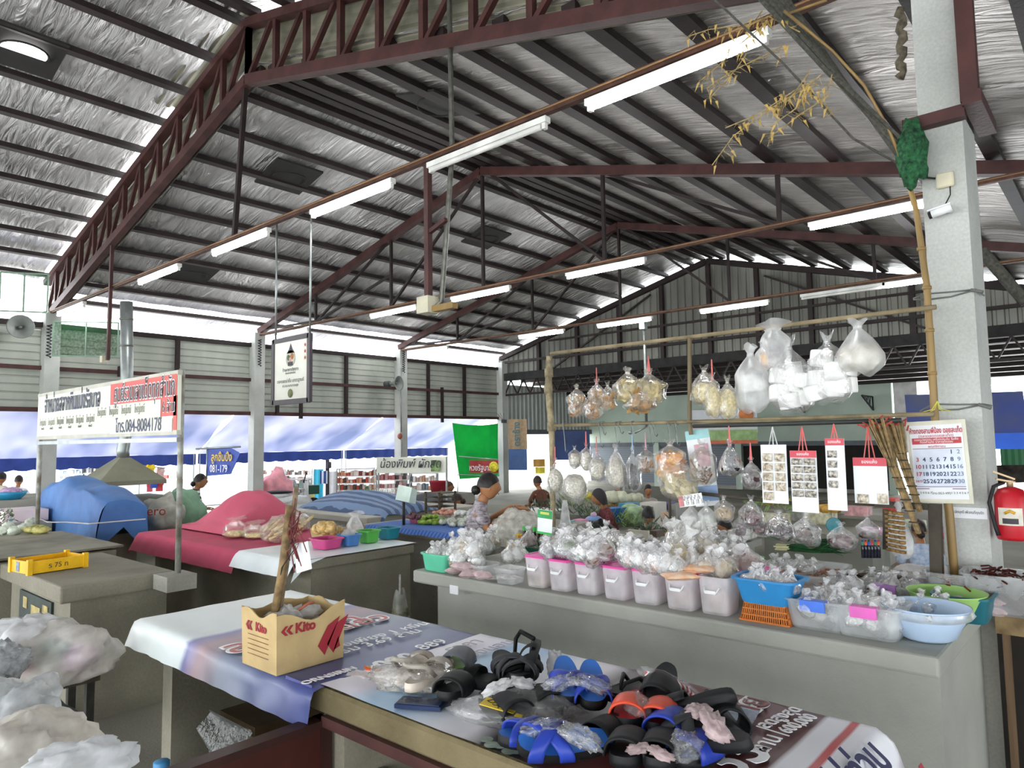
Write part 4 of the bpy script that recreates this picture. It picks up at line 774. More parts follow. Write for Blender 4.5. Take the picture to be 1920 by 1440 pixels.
def fillmesh(kind, w, d, h, seed, n=0):
    m = MB(); r = random.Random(seed)
    if kind == 'solid': m.blob((0, 0, h*.29), (d*.48, w*.48, h*.28), .1, 2.2, seed, 18, 11)
    elif kind == 'low': m.blob((0, 0, h*.16), (d*.48, w*.48, h*.17), .1, 2.2, seed, 18, 9)
    elif kind == 'tall': m.blob((0, 0, h*.34), (d*.49, w*.49, h*.35), .06, 2, seed, 18, 12)
    elif kind == 'lumps':
        for i in range(n or 9): a = r.uniform(0, 6.28); q = r.uniform(0, .26); m.blob((math.cos(a)*d*q, math.sin(a)*w*q*1.1, h*r.uniform(.12, .5)), (d*.2, w*.17, h*.13), .2, 2, seed+i, 10, 6)
    elif kind == 'chips':
        for i in range(n or 34):
            a = r.uniform(0, 6.28); q = math.sqrt(r.uniform(0, 1))*.36; p = Vector((math.cos(a)*d*q, math.sin(a)*w*q*1.08, h*r.uniform(.08, .56)))
            rot = Euler((r.uniform(-1.5, 1.5), r.uniform(-1.5, 1.5), r.uniform(0, 6))).to_matrix(); s = w*r.uniform(.12, .2)
            m.add([p+rot @ Vector((s*math.cos(k*math.pi/4)*1.25, s*.8*math.sin(k*math.pi/4), s*.28*math.cos(k*math.pi/2))) for k in range(8)]+[p+rot @ Vector((0, 0, s*.12))], [(k, (k+1) % 8, 8) for k in range(8)], True)
    elif kind == 'sticks':
        for i in range(n or 30):
            a = r.uniform(0, 6.28); q = r.uniform(0, .38); p = Vector((math.cos(a)*d*q, math.sin(a)*w*q, h*r.uniform(.03, .3)))
            m.tube([p, p+Vector((r.uniform(-1, 1)*d*.15, r.uniform(-1, 1)*w*.35, r.uniform(-.02, .06)))], w*.03, 5)
    return m
def bag(px, py0, py1, wpx, x, lab, fk, fm, fmt=None, seed=1, dr=.75, cat='bag', grp=None, neck=.1, full=.5, amp=.09, string=None, n=0, point=.25, name='plastic_bag', tilt=0):
    """bag seen between pixel rows py0 (top) and py1 (bottom) on the plane x"""
    top, bot = PX(px, py0, x), PX(px, py1, x); h = (top-bot).z; w = wpx*MP(bot)*1.0
    t = thing(name, lab, cat, bot, 0, grp); t.rotation_euler = (R_(tilt), 0, R_(-38))
    ob('film', bagmesh(w, w*dr, h, amp, seed, neck=neck, full=full, point=point), fmt or FLM, t)
    if fk: ob('filling', fillmesh(fk, w, w*dr, h, seed, n), fm, t)
    if neck < .2: m = MB(); m.blob((0, 0, h*.86), (w*.06, w*.06, h*.025), .2, 3, seed); ob('knot', m, string or FLW, t)
    if string:
        m = MB()
        for k in (-2, -1, 0, 1, 2): m.tube([(0, 0, h+.08), (.004*k, w*.09*k, h*.93)], .0035, 4)
        ob('tie', m, string, t)
    return t
CHIP = mat('chip_gold', '#c79a55', .5, 0, .25, 30, trans=.2); CHIPB = mat('chip_brown', '#a87a45', .5, 0, .3, 30); CHIPP = mat('chip_pale', '#dccb90', .5, 0, .2, 25, trans=.25); NOOD = mat('noodle_cream', '#d0c295', .6, 0, .25, 60, .4, 80)
RICE = mat('puffed_rice', '#c6c0af', .8, 0, .25, 90, .5, 120); WHT = mat('white_goods', '#e9e9e6', .7, 0, .06, 12); PINKO = mat('pink_orange', '#f0a77c', .5, 0, .2, 14, col2='#e9b95f'); BROWN = mat('dried_brown', '#6e4a2f', .6, 0, .35, 30); DBR = mat('dark_beans', '#3a1f1f', .45, 0, .4, 60, .4, 80); DRD = mat('dark_red_beans', '#521e24', .4, 0, .4, 60, .4, 80); JELLY = mat('black_jelly', '#1d1918', .25, 0, .3, 20)
TAN = mat('tan_slices', '#9c7049', .55, 0, .3, 25); PALEY = mat('pale_yellow', '#e4d8a8', .5, 0, .12, 10, trans=.25)
FLY = film('soft_film', '#fbf7ea', .17, .18, 20, .6, .45); FLM2 = film('milky_film', '#f2f3f2', .42, .3, 10, .5, .3)
X1 = FX-.02
# upper row
G1 = 'crisp bags on the top bar'
for px, a, b, w, s in ((1082, 722, 770, 44, 1), (1120, 712, 764, 44, 2), (1140, 716, 768, 36, 3), (1112, 735, 784, 46, 4), (1080, 738, 780, 34, 5)): bag(px, a, b, w, X1+.02*math.sin(s), 'clear bag of tan crackling clustered at the left end of the top bar', 'chips', CHIPB if s in (4, 5) else CHIP, FLY, s, grp='tan crackling bags', string=PINK if s == 2 else None, amp=.14, n=22)
for px, a, b, w, s in ((1178, 690, 752, 64, 6), (1218, 692, 756, 70, 7), (1200, 715, 770, 72, 8)): bag(px, a, b, w, X1+.02*math.sin(s*2), 'clear bag of pale crisps in the wide cluster under the top bar', 'chips', CHIPP if s != 8 else CHIP, FLY, s, grp='pale crisp bags', string=PINK if s == 7 else None, amp=.12, n=40)
bag(1322, 686, 758, 56, X1, 'clear bag of cream noodles, topmost of three below the right post of the frame', 'solid', NOOD, FLY, 9, string=None, amp=.14); bag(1338, 700, 780, 38, X1-.04, 'clear bag of cream noodles, lower left of three with pink string', 'tall', NOOD, FLY, 10, string=PINK); bag(1366, 706, 784, 42, X1-.03, 'clear bag of cream noodles, lower right of three touching the white carrier bag', 'tall', NOOD, FLY, 11)
bag(1411, 648, 768, 66, X1-.02, 'milky white carrier bag with a white tub showing through', None, None, FLM2, 12, neck=.13, full=.55, amp=.07); q = PX(1404, 735, X1-.02); m = MB(); m.lathe([(0, 0), (.05, 0), (.06, .09), (0, .09)], q, 18); tag(ob('white_tub', m, WHT), 'white tub inside the milky carrier bag', 'tub')
q = PX(1424, 722, X1-.04); m = MB(); m.lathe([(0, -.02), (.035, -.02), (.035, .02), (.01, .021), (0, .021)], (0, 0, 0), 16); o = tag(ob('paper_roll', m, WHT), 'white roll facing outward inside the milky carrier bag', 'paper roll'); o.location = q; o.rotation_euler = (0, R_(-90), R_(40))
bag(1452, 606, 692, 62, X1+.03, 'empty puffed clear bag tied at the top bar behind the rolls', None, None, FLM2, 13, neck=.4, full=.6, amp=.16)
bag(1434, 640, 692, 34, X1, 'clear bag of red and yellow sweets under the puffed clear bag', 'lumps', mat('sweets', '#d84d6a', .5, 0, .1, 22, col2='#e8c04a'), FLM2, 14, neck=.2, full=.55)
ROLLM = MB(); ROLLM.lathe([(0, -.05), (.018, -.05), (.055, -.05), (.058, -.04), (.058, .04), (.055, .05), (.018, .05), (0, .05)], (0, 0, 0), 18); rollp = None
def rolls(spots, lab, grp, x):
    global rollp
    for i, (px, py, ang) in enumerate(spots):
        if rollp is None: o = rollp = tag(ob('toilet_roll', ROLLM, WHT), lab, 'paper roll', grp)
        else: o = rollp.copy(); C.objects.link(o); o['label'] = lab; o['group'] = grp
        o.location = PX(px, py, x+.03*math.sin(i*2.3)); o.rotation_euler = (R_(ang), R_(ang*.5), R_(i*40)); o.scale = (.95, .95, .8)
bag(1484, 634, 770, 84, X1, 'clear bag full of white toilet rolls, left of the two roll bags', None, None, FLM, 15, neck=.1, full=.55, amp=.06); rolls([(1462, 706, 8), (1484, 693, -6), (1462, 738, 12), (1484, 722, 5), (1508, 714, -10), (1480, 752, 10), (1506, 746, 0)], 'white toilet roll in the left roll bag', 'rolls in the left bag', X1)
bag(1556, 624, 752, 80, X1-.03, 'clear bag full of white toilet rolls, right of the two roll bags', None, None, FLM, 16, neck=.1, full=.6, amp=.06); rolls([(1540, 672, 6), (1536, 708, -5), (1566, 698, 12), (1560, 730, 0), (1586, 690, -8), (1530, 735, 15), (1586, 722, 3)], 'white toilet roll in the right roll bag', 'rolls in the right bag', X1-.03)
bag(1612, 600, 697, 92, X1-.05, 'big knotted white bag of pale crumbs, rightmost on the top bar', 'solid', mat('crumbs', '#e2dccd', .7, 0, .15, 18), FLM2, 17, neck=.12, full=.32, amp=.06, point=.5)
# middle row
bag(1042, 860, 922, 40, X1, 'clear bag of puffed rice against the wrapped post, tied with pink string', 'tall', RICE, FLM, 20, string=PINK, full=.62); bag(1078, 868, 934, 58, X1-.03, 'big clear bag of puffed rice, lowest left on the middle bar', 'tall', RICE, FLM, 21, full=.5, point=.6)
bag(1078, 836, 878, 30, X1+.03, 'plump clear bag of puffed rice, left of the two under the tallest pink string', 'tall', RICE, FLM, 22, full=.65); bag(1100, 832, 882, 30, X1+.02, 'plump clear bag of puffed rice, right of the two under the tallest pink string', 'tall', RICE, FLM, 23, full=.65, string=PINK)
bag(1120, 842, 900, 40, X1, 'clear bag of puffed rice on the short red string, half behind its neighbour', 'tall', RICE, FLM, 24, full=.55, string=PINK); bag(1156, 834, 914, 46, X1-.02, 'large clear bag of puffed rice with a tall white neck', 'tall', RICE, FLM, 25, full=.5); bag(1188, 838, 918, 36, X1, 'clear bag of black jelly strips on the blue string', 'lumps', JELLY, FLM, 26, string=STRB, full=.5, n=14)
bag(1212, 836, 886, 44, X1+.02, 'clear bag of brown cone biscuits', 'sticks', TAN, FLY, 27, full=.6, string=mat('mauve_string', '#c79aa6', .5), n=26); bag(1258, 826, 892, 70, X1-.02, 'large clear bag of orange and pink crisps', 'chips', PINKO, FLY, 28, full=.62, n=46, amp=.13)
bag(1273, 858, 934, 84, X1-.07, 'large clear bag of pale yellow crisps, foremost in the middle', 'chips', PALEY, FLY, 29, full=.62, n=22); bag(1318, 826, 906, 58, X1-.02, 'clear bag of brown dried banana slabs in front of the poster', 'sticks', BROWN, FLY, 30, full=.6, n=30)
bag(1370, 826, 890, 48, X1-.1, 'shiny clear bag of black mushroom under a pink strap', 'low', JELLY, film('shiny_film', '#eef0f2', .2, .1, 26, .9, .9), 31, full=.35, string=PINK); bag(1410, 858, 914, 44, X1-.1, 'clear bag of dark brown beans beside the sachet cards', 'solid', DBR, FLM, 32, full=.45, string=PINK)
# lower row
G3 = 'bags of dried beans'
bag(1358, 930, 976, 42, X1-.12, 'clear bag of beige beans on the lower rail', 'solid', mat('beige_beans', '#a58e66', .6, 0, .3, 60), FLM, 33, full=.55); bag(1410, 930, 988, 48, X1-.12, 'clear bag of dark red beans on the lower rail, left of the sachet cards', 'solid', DRD, FLM, 34, full=.5); bag(1392, 960, 1004, 36, X1-.1, 'clear bag of mauve dried flowers below the beige beans', 'lumps', mat('mauve_dried', '#6d5560', .7, 0, .4, 40), FLM, 35, full=.5); bag(1425, 965, 1002, 34, X1-.1, 'small clear bag of dark red beans, lowest under the bean bag', 'solid', DRD, FLM, 36, full=.45)
bag(1461, 958, 1010, 54, X1-.14, 'shiny clear bag of black red beans below the first sachet card', 'solid', DBR, MATS['shiny_film'], 37, full=.5, point=.5); bag(1512, 962, 1020, 56, X1-.14, 'shiny clear bag of dark mushrooms below the second sachet card', 'lumps', mat('mushroom_dark', '#4b3329', .6, 0, .4, 30), FLM, 38, full=.5, point=.5, n=16); bag(1578, 980, 1028, 56, X1-.14, 'clear bag of dark red beans below the third sachet card', 'solid', DRD, FLM, 39, full=.45, point=.5); bag(1628, 966, 1010, 40, X1-.1, 'small clear bag of dark sticks beside the twig brooms', 'low', DBR, FLM, 40, full=.5)
bag(1298, 940, 1006, 40, X1-.12, 'milky carrier bag hanging by the lower post, left of a pair', 'solid', WHT, FLM2, 41, full=.6); bag(1326, 940, 1000, 38, X1-.12, 'milky carrier bag hanging by the lower post, right of a pair', 'solid', mat('pale_greenish', '#c9cfc4', .7), FLM2, 42, full=.6)
t = bag(1690, 945, 1040, 56, X1-.08, 'white net bag of round brown biscuits hanging from the lower rail', None, None, FLM2, 43, full=.3, neck=.12, amp=.04, dr=.4)
m = MB()
for i in range(4):
    for j in range(9): m.lathe([(0, -.006), (.014, -.006), (.014, .006), (0, .006)], (-.03, -.05+.03*i, .02+.022*j), 10)
ob('biscuits', m, mat('biscuit_brown', '#8a6a3a', .6, 0, .35, 50), t)
# sachet cards
CARDM = mat('card_white', '#e8ecef', .45, 0, .03); HEADR = mat('header_red', '#d4505c', .5, 0, .1); SACH = mat('sachet', '#8e7a5c', .3, .1, .5, 60, .5, 60, col2='#e6e0d2'); SACHB = mat('sachet_dark', '#4c4136', .3, .1, .5, 70, .5, 60, col2='#d9d4c8')
def scard(px0, py0, px1, py1, x, lab, head, cells, sm, hook_py):
    a, b = PX(px0, py0, x), PX(px1, py1, x); w = abs(a.y-b.y); h = a.z-b.z; t = thing('sachet_card', lab, 'card', (x, (a.y+b.y)/2, b.z)); t.rotation_euler = (0, 0, R_(-6))
    m = MB(); m.box((0, 0, h/2), (.004, w, h)); ob('card', m, CARDM, t)
    if head: m = MB(); m.box((-.003, 0, h-head/2), (.004, w, head)); ob('header', m, HEADR, t); text('ของแห้ง', head*.55, TW, t, (-.0055, 0, h-head*.5), FACE)
    for (cx, cz, cw, ch) in cells:
        m = MB(); m.grid(lambda u, v: (-.006-.012*math.sin(math.pi*u)*math.sin(math.pi*v)-.004*noise.noise(Vector((u*5, v*5, cx+cz*7))), cx*w+cw*w*(u-.5), cz*h+ch*h*(v-.5)), 6, 5); ob('sachet', m, sm, t)
    m = MB(); q = PX((px0+px1)/2, hook_py, FX-.1); z1 = q.z-b.z
    for k in (-1, 0, 1): m.tube([(0, 0, z1), (0, k*w*.16, h)], .003, 4)
    ob('tie', m, PINK if head else FLW, t); return t
two = lambda z0, z1, n, ws=.4, off=.24: [(s*off, z0+(z1-z0)*i/(n-1), ws, (z1-z0)/(n-1)*.86) for s in (-1, 1) for i in range(n)]
scard(1425, 834, 1480, 945, X1-.12, 'white card with a loose double column of mixed dried sachets, leftmost card', 0, two(.12, .78, 5)[1:], SACH, 800)
scard(1480, 845, 1537, 962, X1-.14, 'white card with a red header and ten dark sachets in two neat columns', .035, two(.3, .82, 5, .44, .24), SACHB, 800)
scard(1546, 822, 1590, 958, X1-.14, 'long white card with a red header and one column of four sachets', .035, [(.15, .78-.14*i, .5, .1) for i in range(4)], SACHB, 795)
scard(1598, 858, 1668, 946, X1-.10, 'wide white card with a faded red header and two sachets along the bottom', .04, [(-.33, .12, .3, .22), (.25, .1, .34, .2)], SACH, 800)
# posters, calendars and the broom bundles
def board(px0, py0, px1, py1, x, name, lab, cat, mt, th=.003, tiltz=0, lean=0):
    a, b = PX(px0, py0, x), PX(px1, py1, x); w = abs(a.y-b.y); h = abs(a.z-b.z); t = thing(name, lab, cat, (x, (a.y+b.y)/2, (a.z+b.z)/2)); t.rotation_euler = (R_(lean), 0, R_(tiltz))
    m = MB(); m.box((0, 0, 0), (th, w, h)); ob('sheet', m, mt, t); return t, w, h
t, w, h = board(1292, 806, 1342, 950, FX+.03, 'poster', 'tall poster with a blue green header hanging behind the brown banana slabs', 'poster', mat('poster_white', '#e3e6ea', .6), lean=-7)
m = MB(); m.box((-.003, 0, h*.44), (.002, w, h*.12)); ob('header', m, mat('poster_teal', '#9fcfd0', .6), t); m = MB(); m.box((-.003, 0, -h*.34), (.002, w, h*.2)); ob('footer', m, mat('poster_blue', '#8fa9cf', .6), t); m = MB(); m.box((-.003, -w*.1, h*.16), (.002, w*.6, h*.3)); ob('picture', m, mat('poster_pink', '#c9a3ac', .6, 0, .2, 30), t)
t, w, h = board(1272, 926, 1318, 950, FX-.16, 'small_calendar', 'small white calendar sheet with a red side square, hanging under the pale yellow crisps', 'calendar', PAPER, lean=-10)
m = MB(); m.box((-.003, w*.39, 0), (.002, w*.2, h*.9)); ob('red_square', m, mat('soft_red', '#d98a8c', .6), t)
for r in range(4): text('  '.join(str(1+r*5+c_) for c_ in range(5)), .02, INKG, t, (-.004, -w*.08, h*.3-h*.2*r), FACE)
t, w, h = board(1700, 790, 1824, 946, FX+.05, 'wall_calendar', 'large wall calendar with red Thai heading hanging in front of the column', 'calendar', mat('calendar_back', '#dedbc8', .6), .006, -3, -2)
m = MB(); m.box((-.006, .0, -.0), (.003, w*.88, h*.9)); ob('page', m, PAPER, t); PG = -.009
CR = mat('calendar_red', '#c2474e', .6, 0, .1); CB = mat('calendar_ink', '#3b4a68', .6)
text('ห้างทองสามพี่น้อง ดอยสะเก็ด', .034, CR, t, (PG, 0, h*.375), FACE, sx=.56, bold=.0008); text('(ตลาดสดดอยสะเก็ด)', .018, CR, t, (PG, 0, h*.315), FACE)
m = MB(); m.box((PG, 0, h*.255), (.002, w*.82, h*.075)); ob('red_band', m, CR, t); text('ทองรูปพรรณ เครื่องประดับ รับซื้อ', .014, TW, t, (PG-.002, 0, h*.27), FACE); text('ทองคำแท่ง ราคายุติธรรม', .014, TW, t, (PG-.002, 0, h*.24), FACE)
text('พฤศจิกายน', .016, CR, t, (PG, 0, h*.185), FACE); m = MB(); m.box((PG, 0, h*.162), (.0015, w*.82, .003)); m.box((PG, 0, -h*.30), (.0015, w*.82, .003)); m.box((PG, w*.3, -h*.325), (.0015, w*.22, .004)); m.box((PG, -w*.3, -h*.325), (.0015, w*.22, .004)); ob('rule', m, mat('rule_mauve', '#8d7884', .6), t)
m = MB(); m.box((PG+.001, 0, -h*.07), (.001, w*.8, h*.45)); ob('date_field', m, mat('date_blue', '#dbe2f0', .6), t)
for d in range(1, 31):
    k = d+4; r, c_ = k//7, k % 7
    if d in (24,): continue
    text(str(d), .027, CR if c_ == 0 else (CB if c_ < 6 else mat('calendar_pale', '#8a96ac', .6)), t, (PG-.001, w*(.345-.115*c_), h*(.115-.088*r)), FACE, 'date', bold=.0005)
text('24/31', .016, CR, t, (PG-.001, w*.345, -h*.235), FACE)
for s in (-1, 1): text('1 2 3 4 5 6 7', .014, INKG, t, (PG, s*w*.3, -h*.375), FACE)
text('โทร 053-495', .016, INKG, t, (PG, 0, -h*.38), FACE)
m = MB(); p = PX(1758, 760, FX+.04); [m.tube([p+Vector((0, 0, .02)), p+Vector((-.02, .01*k, -.02)), p+Vector((-.02, .03*k, -.03))], .002, 4) for k in (-2, -1, 1, 2)]; tag(ob('yellow_tie', m, mat('yellow_tie', '#c9c84a', .6)), 'yellow string tie holding the large calendar on the bar', 'string')
t, w, h = board(1783, 950, 1852, 974, 3.993, 'notice', 'white strip notice in Thai stuck low on the column', 'notice', PAPER, .002); text('เลิกบุหรี่ เพื่อคนที่คุณรัก', h*.36, INK, t, (-.002, 0, h*.05), FACE, sx=.68); m = MB(); m.box((-.0015, w*.44, -h*.3), (.001, .006, .006)); ob('dot', m, INK, t)
def broom(px0, py0, px1, py1, x, lab, s=1):
    a, b = PX(px0, py0, x), PX(px1, py1, x); r = random.Random(int(px0)); t = thing('twig_broom', lab, 'broom', a); m = MB(); d = b-a
    for k in range(26):
        o_ = Vector((r.uniform(-1, 1), r.uniform(-1, 1), r.uniform(-.2, .2)))*.017*s; m.tube([o_*.5, d*.62+o_, d+o_*2.6+Vector((0, 0, r.uniform(-.02, .03)))], .004, 5)
    ob('twigs', m, mat('twig_tan', '#8d7650', .8, 0, .35, 40), t)
    for q in (.1, .2, .3, .4, .5, .6, .68): m = MB(); m.tube([d*q+Vector((.021*math.cos(i), .021*math.sin(i), 0))*s for i in range(8)], .003, 4); ob('binding', m, MATS['dark_post'], t)
    m = MB()
    for k in range(16): p = d*.97+Vector((r.uniform(-.05, .05), r.uniform(-.06, .06), r.uniform(-.01, .04)))*s; m.tube([p, p+Vector((r.uniform(-.02, .02), r.uniform(-.04, .04), r.uniform(.0, .03)))], .004, 4)
    ob('red_ties', m, mat('tie_red', '#b0473c', .6), t); return t
broom(1722, 1000, 1644, 795, FX-.12, 'twig broom bundle with red ties leaning left beside the calendar'); broom(1725, 960, 1672, 800, FX-.08, 'greyer twig broom bundle leaning behind the red tied one')
# column fittings
t = thing('junction_box', 'cream junction box with a cable on the upper front of the column', 'junction box', PX(1772, 338, 3.985)); m = MB(); m.box((0, 0, 0), (.03, .075, .075)); o = ob('case', m, mat('box_cream', '#cfc8ae', .5), t); o.modifiers.new('soft', 'BEVEL').width = .006; m = MB(); m.tube([(-.0, .04, .02), (-.01, .1, .04), (0, .14, .06)], .005, 6); m.tube([(-.005, -.02, -.035), (-.01, -.02, -.08), (0, .01, -.13)], .003, 6); ob('cable', m, BLACK, t)
t = thing('security_camera', 'small white security camera below the cream junction box', 'camera', PX(1762, 398, 3.93)); m = MB(); m.tube([(0, -.05, .015), (0, .035, -.005)], .02, 12); m.bar((0, -.05, .03), (0, .05, .012), .05, .006); ob('body', m, WHITEP, t); m = MB(); m.tube([(0, .035, -.005), (-.0, .048, -.008)], .018, 12); ob('lens', m, BLACK, t); m = MB(); m.tube([(0, -.03, 0), (.05, -.04, .01)], .01, 8); ob('mount', m, WHITEP, t)
def tie(py0, lab):
    m = MB(); z = PX(1790, py0, 4).z; y0, y1 = .525, .735; 
    for k in (0, .03): m.tube([(3.88, .77, z-.01+k*.2), (3.99, y1, z+k), (3.993, .63, z+k*.8), (3.99, y0, z+.02), (4.2, y0-.005, z+.02)], .004, 6)
    m.tube([(3.985, y0+.02, z+.02), (3.97, y0-.03, z)], .008, 6); tag(ob('tie_wire', m, mat('tie_grey', '#6f706b', .7)), lab, 'wire')
tie(556, 'twisted wire tying the bamboo to the column, upper of two'); tie(768, 'twisted wire tying the bamboo to the column, lower of two above the calendar')
t = thing('fire_extinguisher', 'red fire extinguisher with a black hose hung beside the column', 'fire extinguisher', (4.05, .36, .0)); q = PX(1895, 915, 4.02); t.location = (4.0, q.y+.0, PX(1895, 1012, 4.02).z)
H = PX(1895, 912, 4.02).z-t.location.z
m = MB(); m.lathe([(0, 0), (.062, .005), (.066, .02), (.066, H*.82), (.05, H*.95), (.02, H), (0, H)], (0, 0, 0), 24); ob('cylinder', m, mat('extinguisher_red', '#c01f2c', .3), t)
m = MB(); m.tube([(0, 0, H), (0, 0, H+.03)], .014, 10); m.bar((0, -.02, H+.035), (-.02, .06, H+.07), .02, .008); m.bar((0, -.02, H+.02), (-.02, .05, H+.035), .02, .008); ob('valve', m, mat('valve_brass', '#b49a7a', .4, .5), t)
m = MB(); m.tube([(-.01, .02, H+.02), (-.03, .06, H+.0), (-.04, .08, H*.7), (-.05, .06, H*.25), (-.055, .05, H*.1)], .009, 8); ob('hose', m, BLACK, t)
m = MB(); m.grid(lambda u, v: (-.068*math.cos((u-.5)*1.5), -.068*math.sin((u-.5)*1.5)-.0, H*(.3+.32*v)), 8, 3); ob('label', m, mat('label_cream', '#d8d3c4', .6, 0, .1, 20), t); m = MB(); m.grid(lambda u, v: (-.070*math.cos((u-.5)*.9), -.070*math.sin((u-.5)*.9), H*(.33+.1*v)), 8, 2); ob('label_black', m, INK, t)
m = MB(); m.tube([(-.071, .02, H*.52), (-.073, .0, H*.57), (-.071, -.02, H*.53)], .006, 6); ob('label_flame', m, mat('flame_yellow', '#e1a925', .5), t)
for px, lab in ((1898, 'nearer'), ): pass
# pots, net, cable bundle and dry vine in the upper right
m = MB(); r = random.Random(5)
m.blob((0, 0, 0), (.06, .07, .17), .22, 2.5, 3, 18, 14); o = tag(ob('green_net', m, mat('net_green', '#2c6a40', .85, 0, .5, 45, .8, 60, col2='#10301c')), 'bunched green netting stuffed against the top of the column', 'net'); o.location = PX(1708, 290, 3.9)
m = MB()
for k in range(14): a = PX(1400+k*6, -30+k*2, 3.4+.02*k); b = PX(1700-r.uniform(0, 14), 262+k*3.4, 3.9); mid = a.lerp(b, .5)-Vector((0, 0, r.uniform(.0, .05))); m.tube([a, mid, b], .006 if k % 3 else .012, 5)
tag(ob('cable_bundle', m, mat('dusty_cable', '#4e4d45', .9, 0, .3, 60)), 'dusty bundle of cables sweeping down to the green net', 'cables')
m = MB(); a = PX(1330, -10, 3.3); m.tube([a, PX(1470, 120, 3.5), PX(1600, 260, 3.75), PX(1690, 310, 3.9)], .006, 5); tag(ob('loose_cable', m, MATS['dusty_cable']), 'single dusty cable below the cable bundle, draped with dry vine', 'cable')
m = MB(); m.tube([PX(1470, 20, 3.5), PX(1560, 95, 3.7), PX(1620, 160, 3.75), PX(1665, 240, 3.85), PX(1700, 325, 3.9)], .008, 6); m.tube([PX(1480, 25, 3.6), PX(1550, 0, 3.6)], .008, 6); tag(ob('yellow_conduit', m, MATS['golden_bamboo']), 'yellow bamboo cane bending along the cable bundle', 'cane')
vt = thing('dry_vine', 'dry straw coloured vine twigs tangled on the loose cable', 'vine', PX(1500, 170, 3.5)); m = MB(); lf = MB(); c1 = Vector(vt.location)
def twig(pts, rr=.003):
    P_ = [PX(x, y, 3.5+.0004*(x-1400))-c1 for x, y in pts]; m.tube(P_, rr, 4)
    for i in range(len(P_)-1):
        for q in range(9):
            p = P_[i].lerp(P_[i+1], r.random()); d = Vector((r.uniform(-.02, .02), r.uniform(-.05, .05), r.uniform(-.05, .02))); m.tube([p, p+d], .0015, 3)
            if r.random() < .4: e_ = p+d; w_ = Vector((.0, .008, .0)); lf.add([e_-w_, e_+w_, e_+Vector((0, r.uniform(-.03, .03), -.05))], [(0, 1, 2)])
for pts in ([(1440, 260), (1500, 215), (1560, 175)], [(1380, 60), (1440, 30), (1500, 60)], [(1560, 140), (1545, 190), (1560, 215)], [(1470, 170), (1465, 200), (1490, 175), (1520, 130)],[(1335, 310), (1375, 255), (1450, 200), (1510, 165), (1540, 140)], [(1360, 240), (1420, 215), (1490, 170), (1530, 150)], [(1325, 165), (1370, 135), (1430, 105), (1470, 85)], [(1315, 150), (1350, 120), (1385, 85), (1440, 40)], [(1285, 70), (1330, 55), (1410, 45), (1430, 20)], [(1440, 240), (1490, 205), (1530, 155)], [(1330, 185), (1380, 130), (1400, 100)]): twig(pts)
ob('twigs', m, mat('straw', '#a6905e', .8, 0, .3, 40), vt); ob('leaves', lf, mat('straw_leaf', '#b79a58', .8, 0, .3, 40), vt)
m = MB(); a = Vector((4.02, .95, 5.3)); q = [PX(1690, 15+k*10, 3.75)+Vector((0, .012*math.sin(k*2), 0)) for k in range(14)]; m.tube(q, [.02+.006*math.sin(k*2.5) for k in range(14)], 8); tag(ob('twisted_rope', m, mat('dusty_rope', '#5d5546', .9, 0, .4, 30)), 'dusty twisted bundle hanging left of the column top', 'rope')
m = MB(); q = [PX(1840+k*12, 470+k*14, 4.6) for k in range(8)]; m.tube(q, .03, 8); tag(ob('old_hose', m, MATS['dusty_cable']), 'dusty cable run on the right behind the column', 'cables')
# ================================================================ goods on the long counter
CT = .802
def PZC(px, py, z):
    p = PZ(px, py, z); p.x = min(p.x, 3.9); p.y = min(p.y, 3.36); return p
MILK = film('milky_tub', '#f4f0f3', .5, .35, 6, .1, .25); CLRT = film('clear_tub', '#f0f3f4', .34, .2, 6, .1, .4); HPINK = mat('hot_pink', '#e25aa6', .4, 0, .05); LGREEN = mat('basket_lime', '#3fbf2f', .45); 
TEALM = mat('tray_mint', '#5fc5a0', .45, 0, .08); TEALD = mat('basket_teal', '#1f6b78', .45, 0, .1); BBLUE = mat('basket_blue', '#2e86c2', .45, 0, .08); ORANGE = mat('basket_orange', '#c9742c', .5, 0, .1)
def frustum(w0, d0, w1, d1, h, th=.004, n=6, rim=0, rimh=.012):
    """open tapered tub with rounded corners; width along y, depth along x"""
    m = MB(); prof = [(0, .0), (1, .0), (1.0, 1.0)]
    def ring(w, d, z):
        out = []
        for k in range(32):
            a = 2*math.pi*(k+.5)/32; ca, sa = math.cos(a), math.sin(a); e = .36
            out.append((math.copysign(abs(ca)**e, ca)*d/2, math.copysign(abs(sa)**e, sa)*w/2, z))
        return out
    rings = [ring(w0*.96, d0*.96, 0), ring(w0, d0, .01), ring(w1, d1, h)]
    if rim: rings += [ring(w1+rim, d1+rim, h), ring(w1+rim, d1+rim, h+rimh), ring(w1-th, d1-th, h+rimh)]
    rings += [ring(w1-th*2, d1-th*2, h), ring(w0-th*2, d0-th*2, .012)]
    N = 32; vs = [v for r in rings for v in r]
    fs = [tuple(range(N-1, -1, -1))]+[(r*N+k, r*N+(k+1) % N, (r+1)*N+(k+1) % N, (r+1)*N+k) for r in range(len(rings)-1) for k in range(N)]+[tuple((len(rings)-1)*N+k for k in range(N))]
    m.add(vs, fs, False); return m
def at_front(px, py, d, z=CT): p = PZC(px, py, z); return Vector((p.x+d/2, p.y, z))
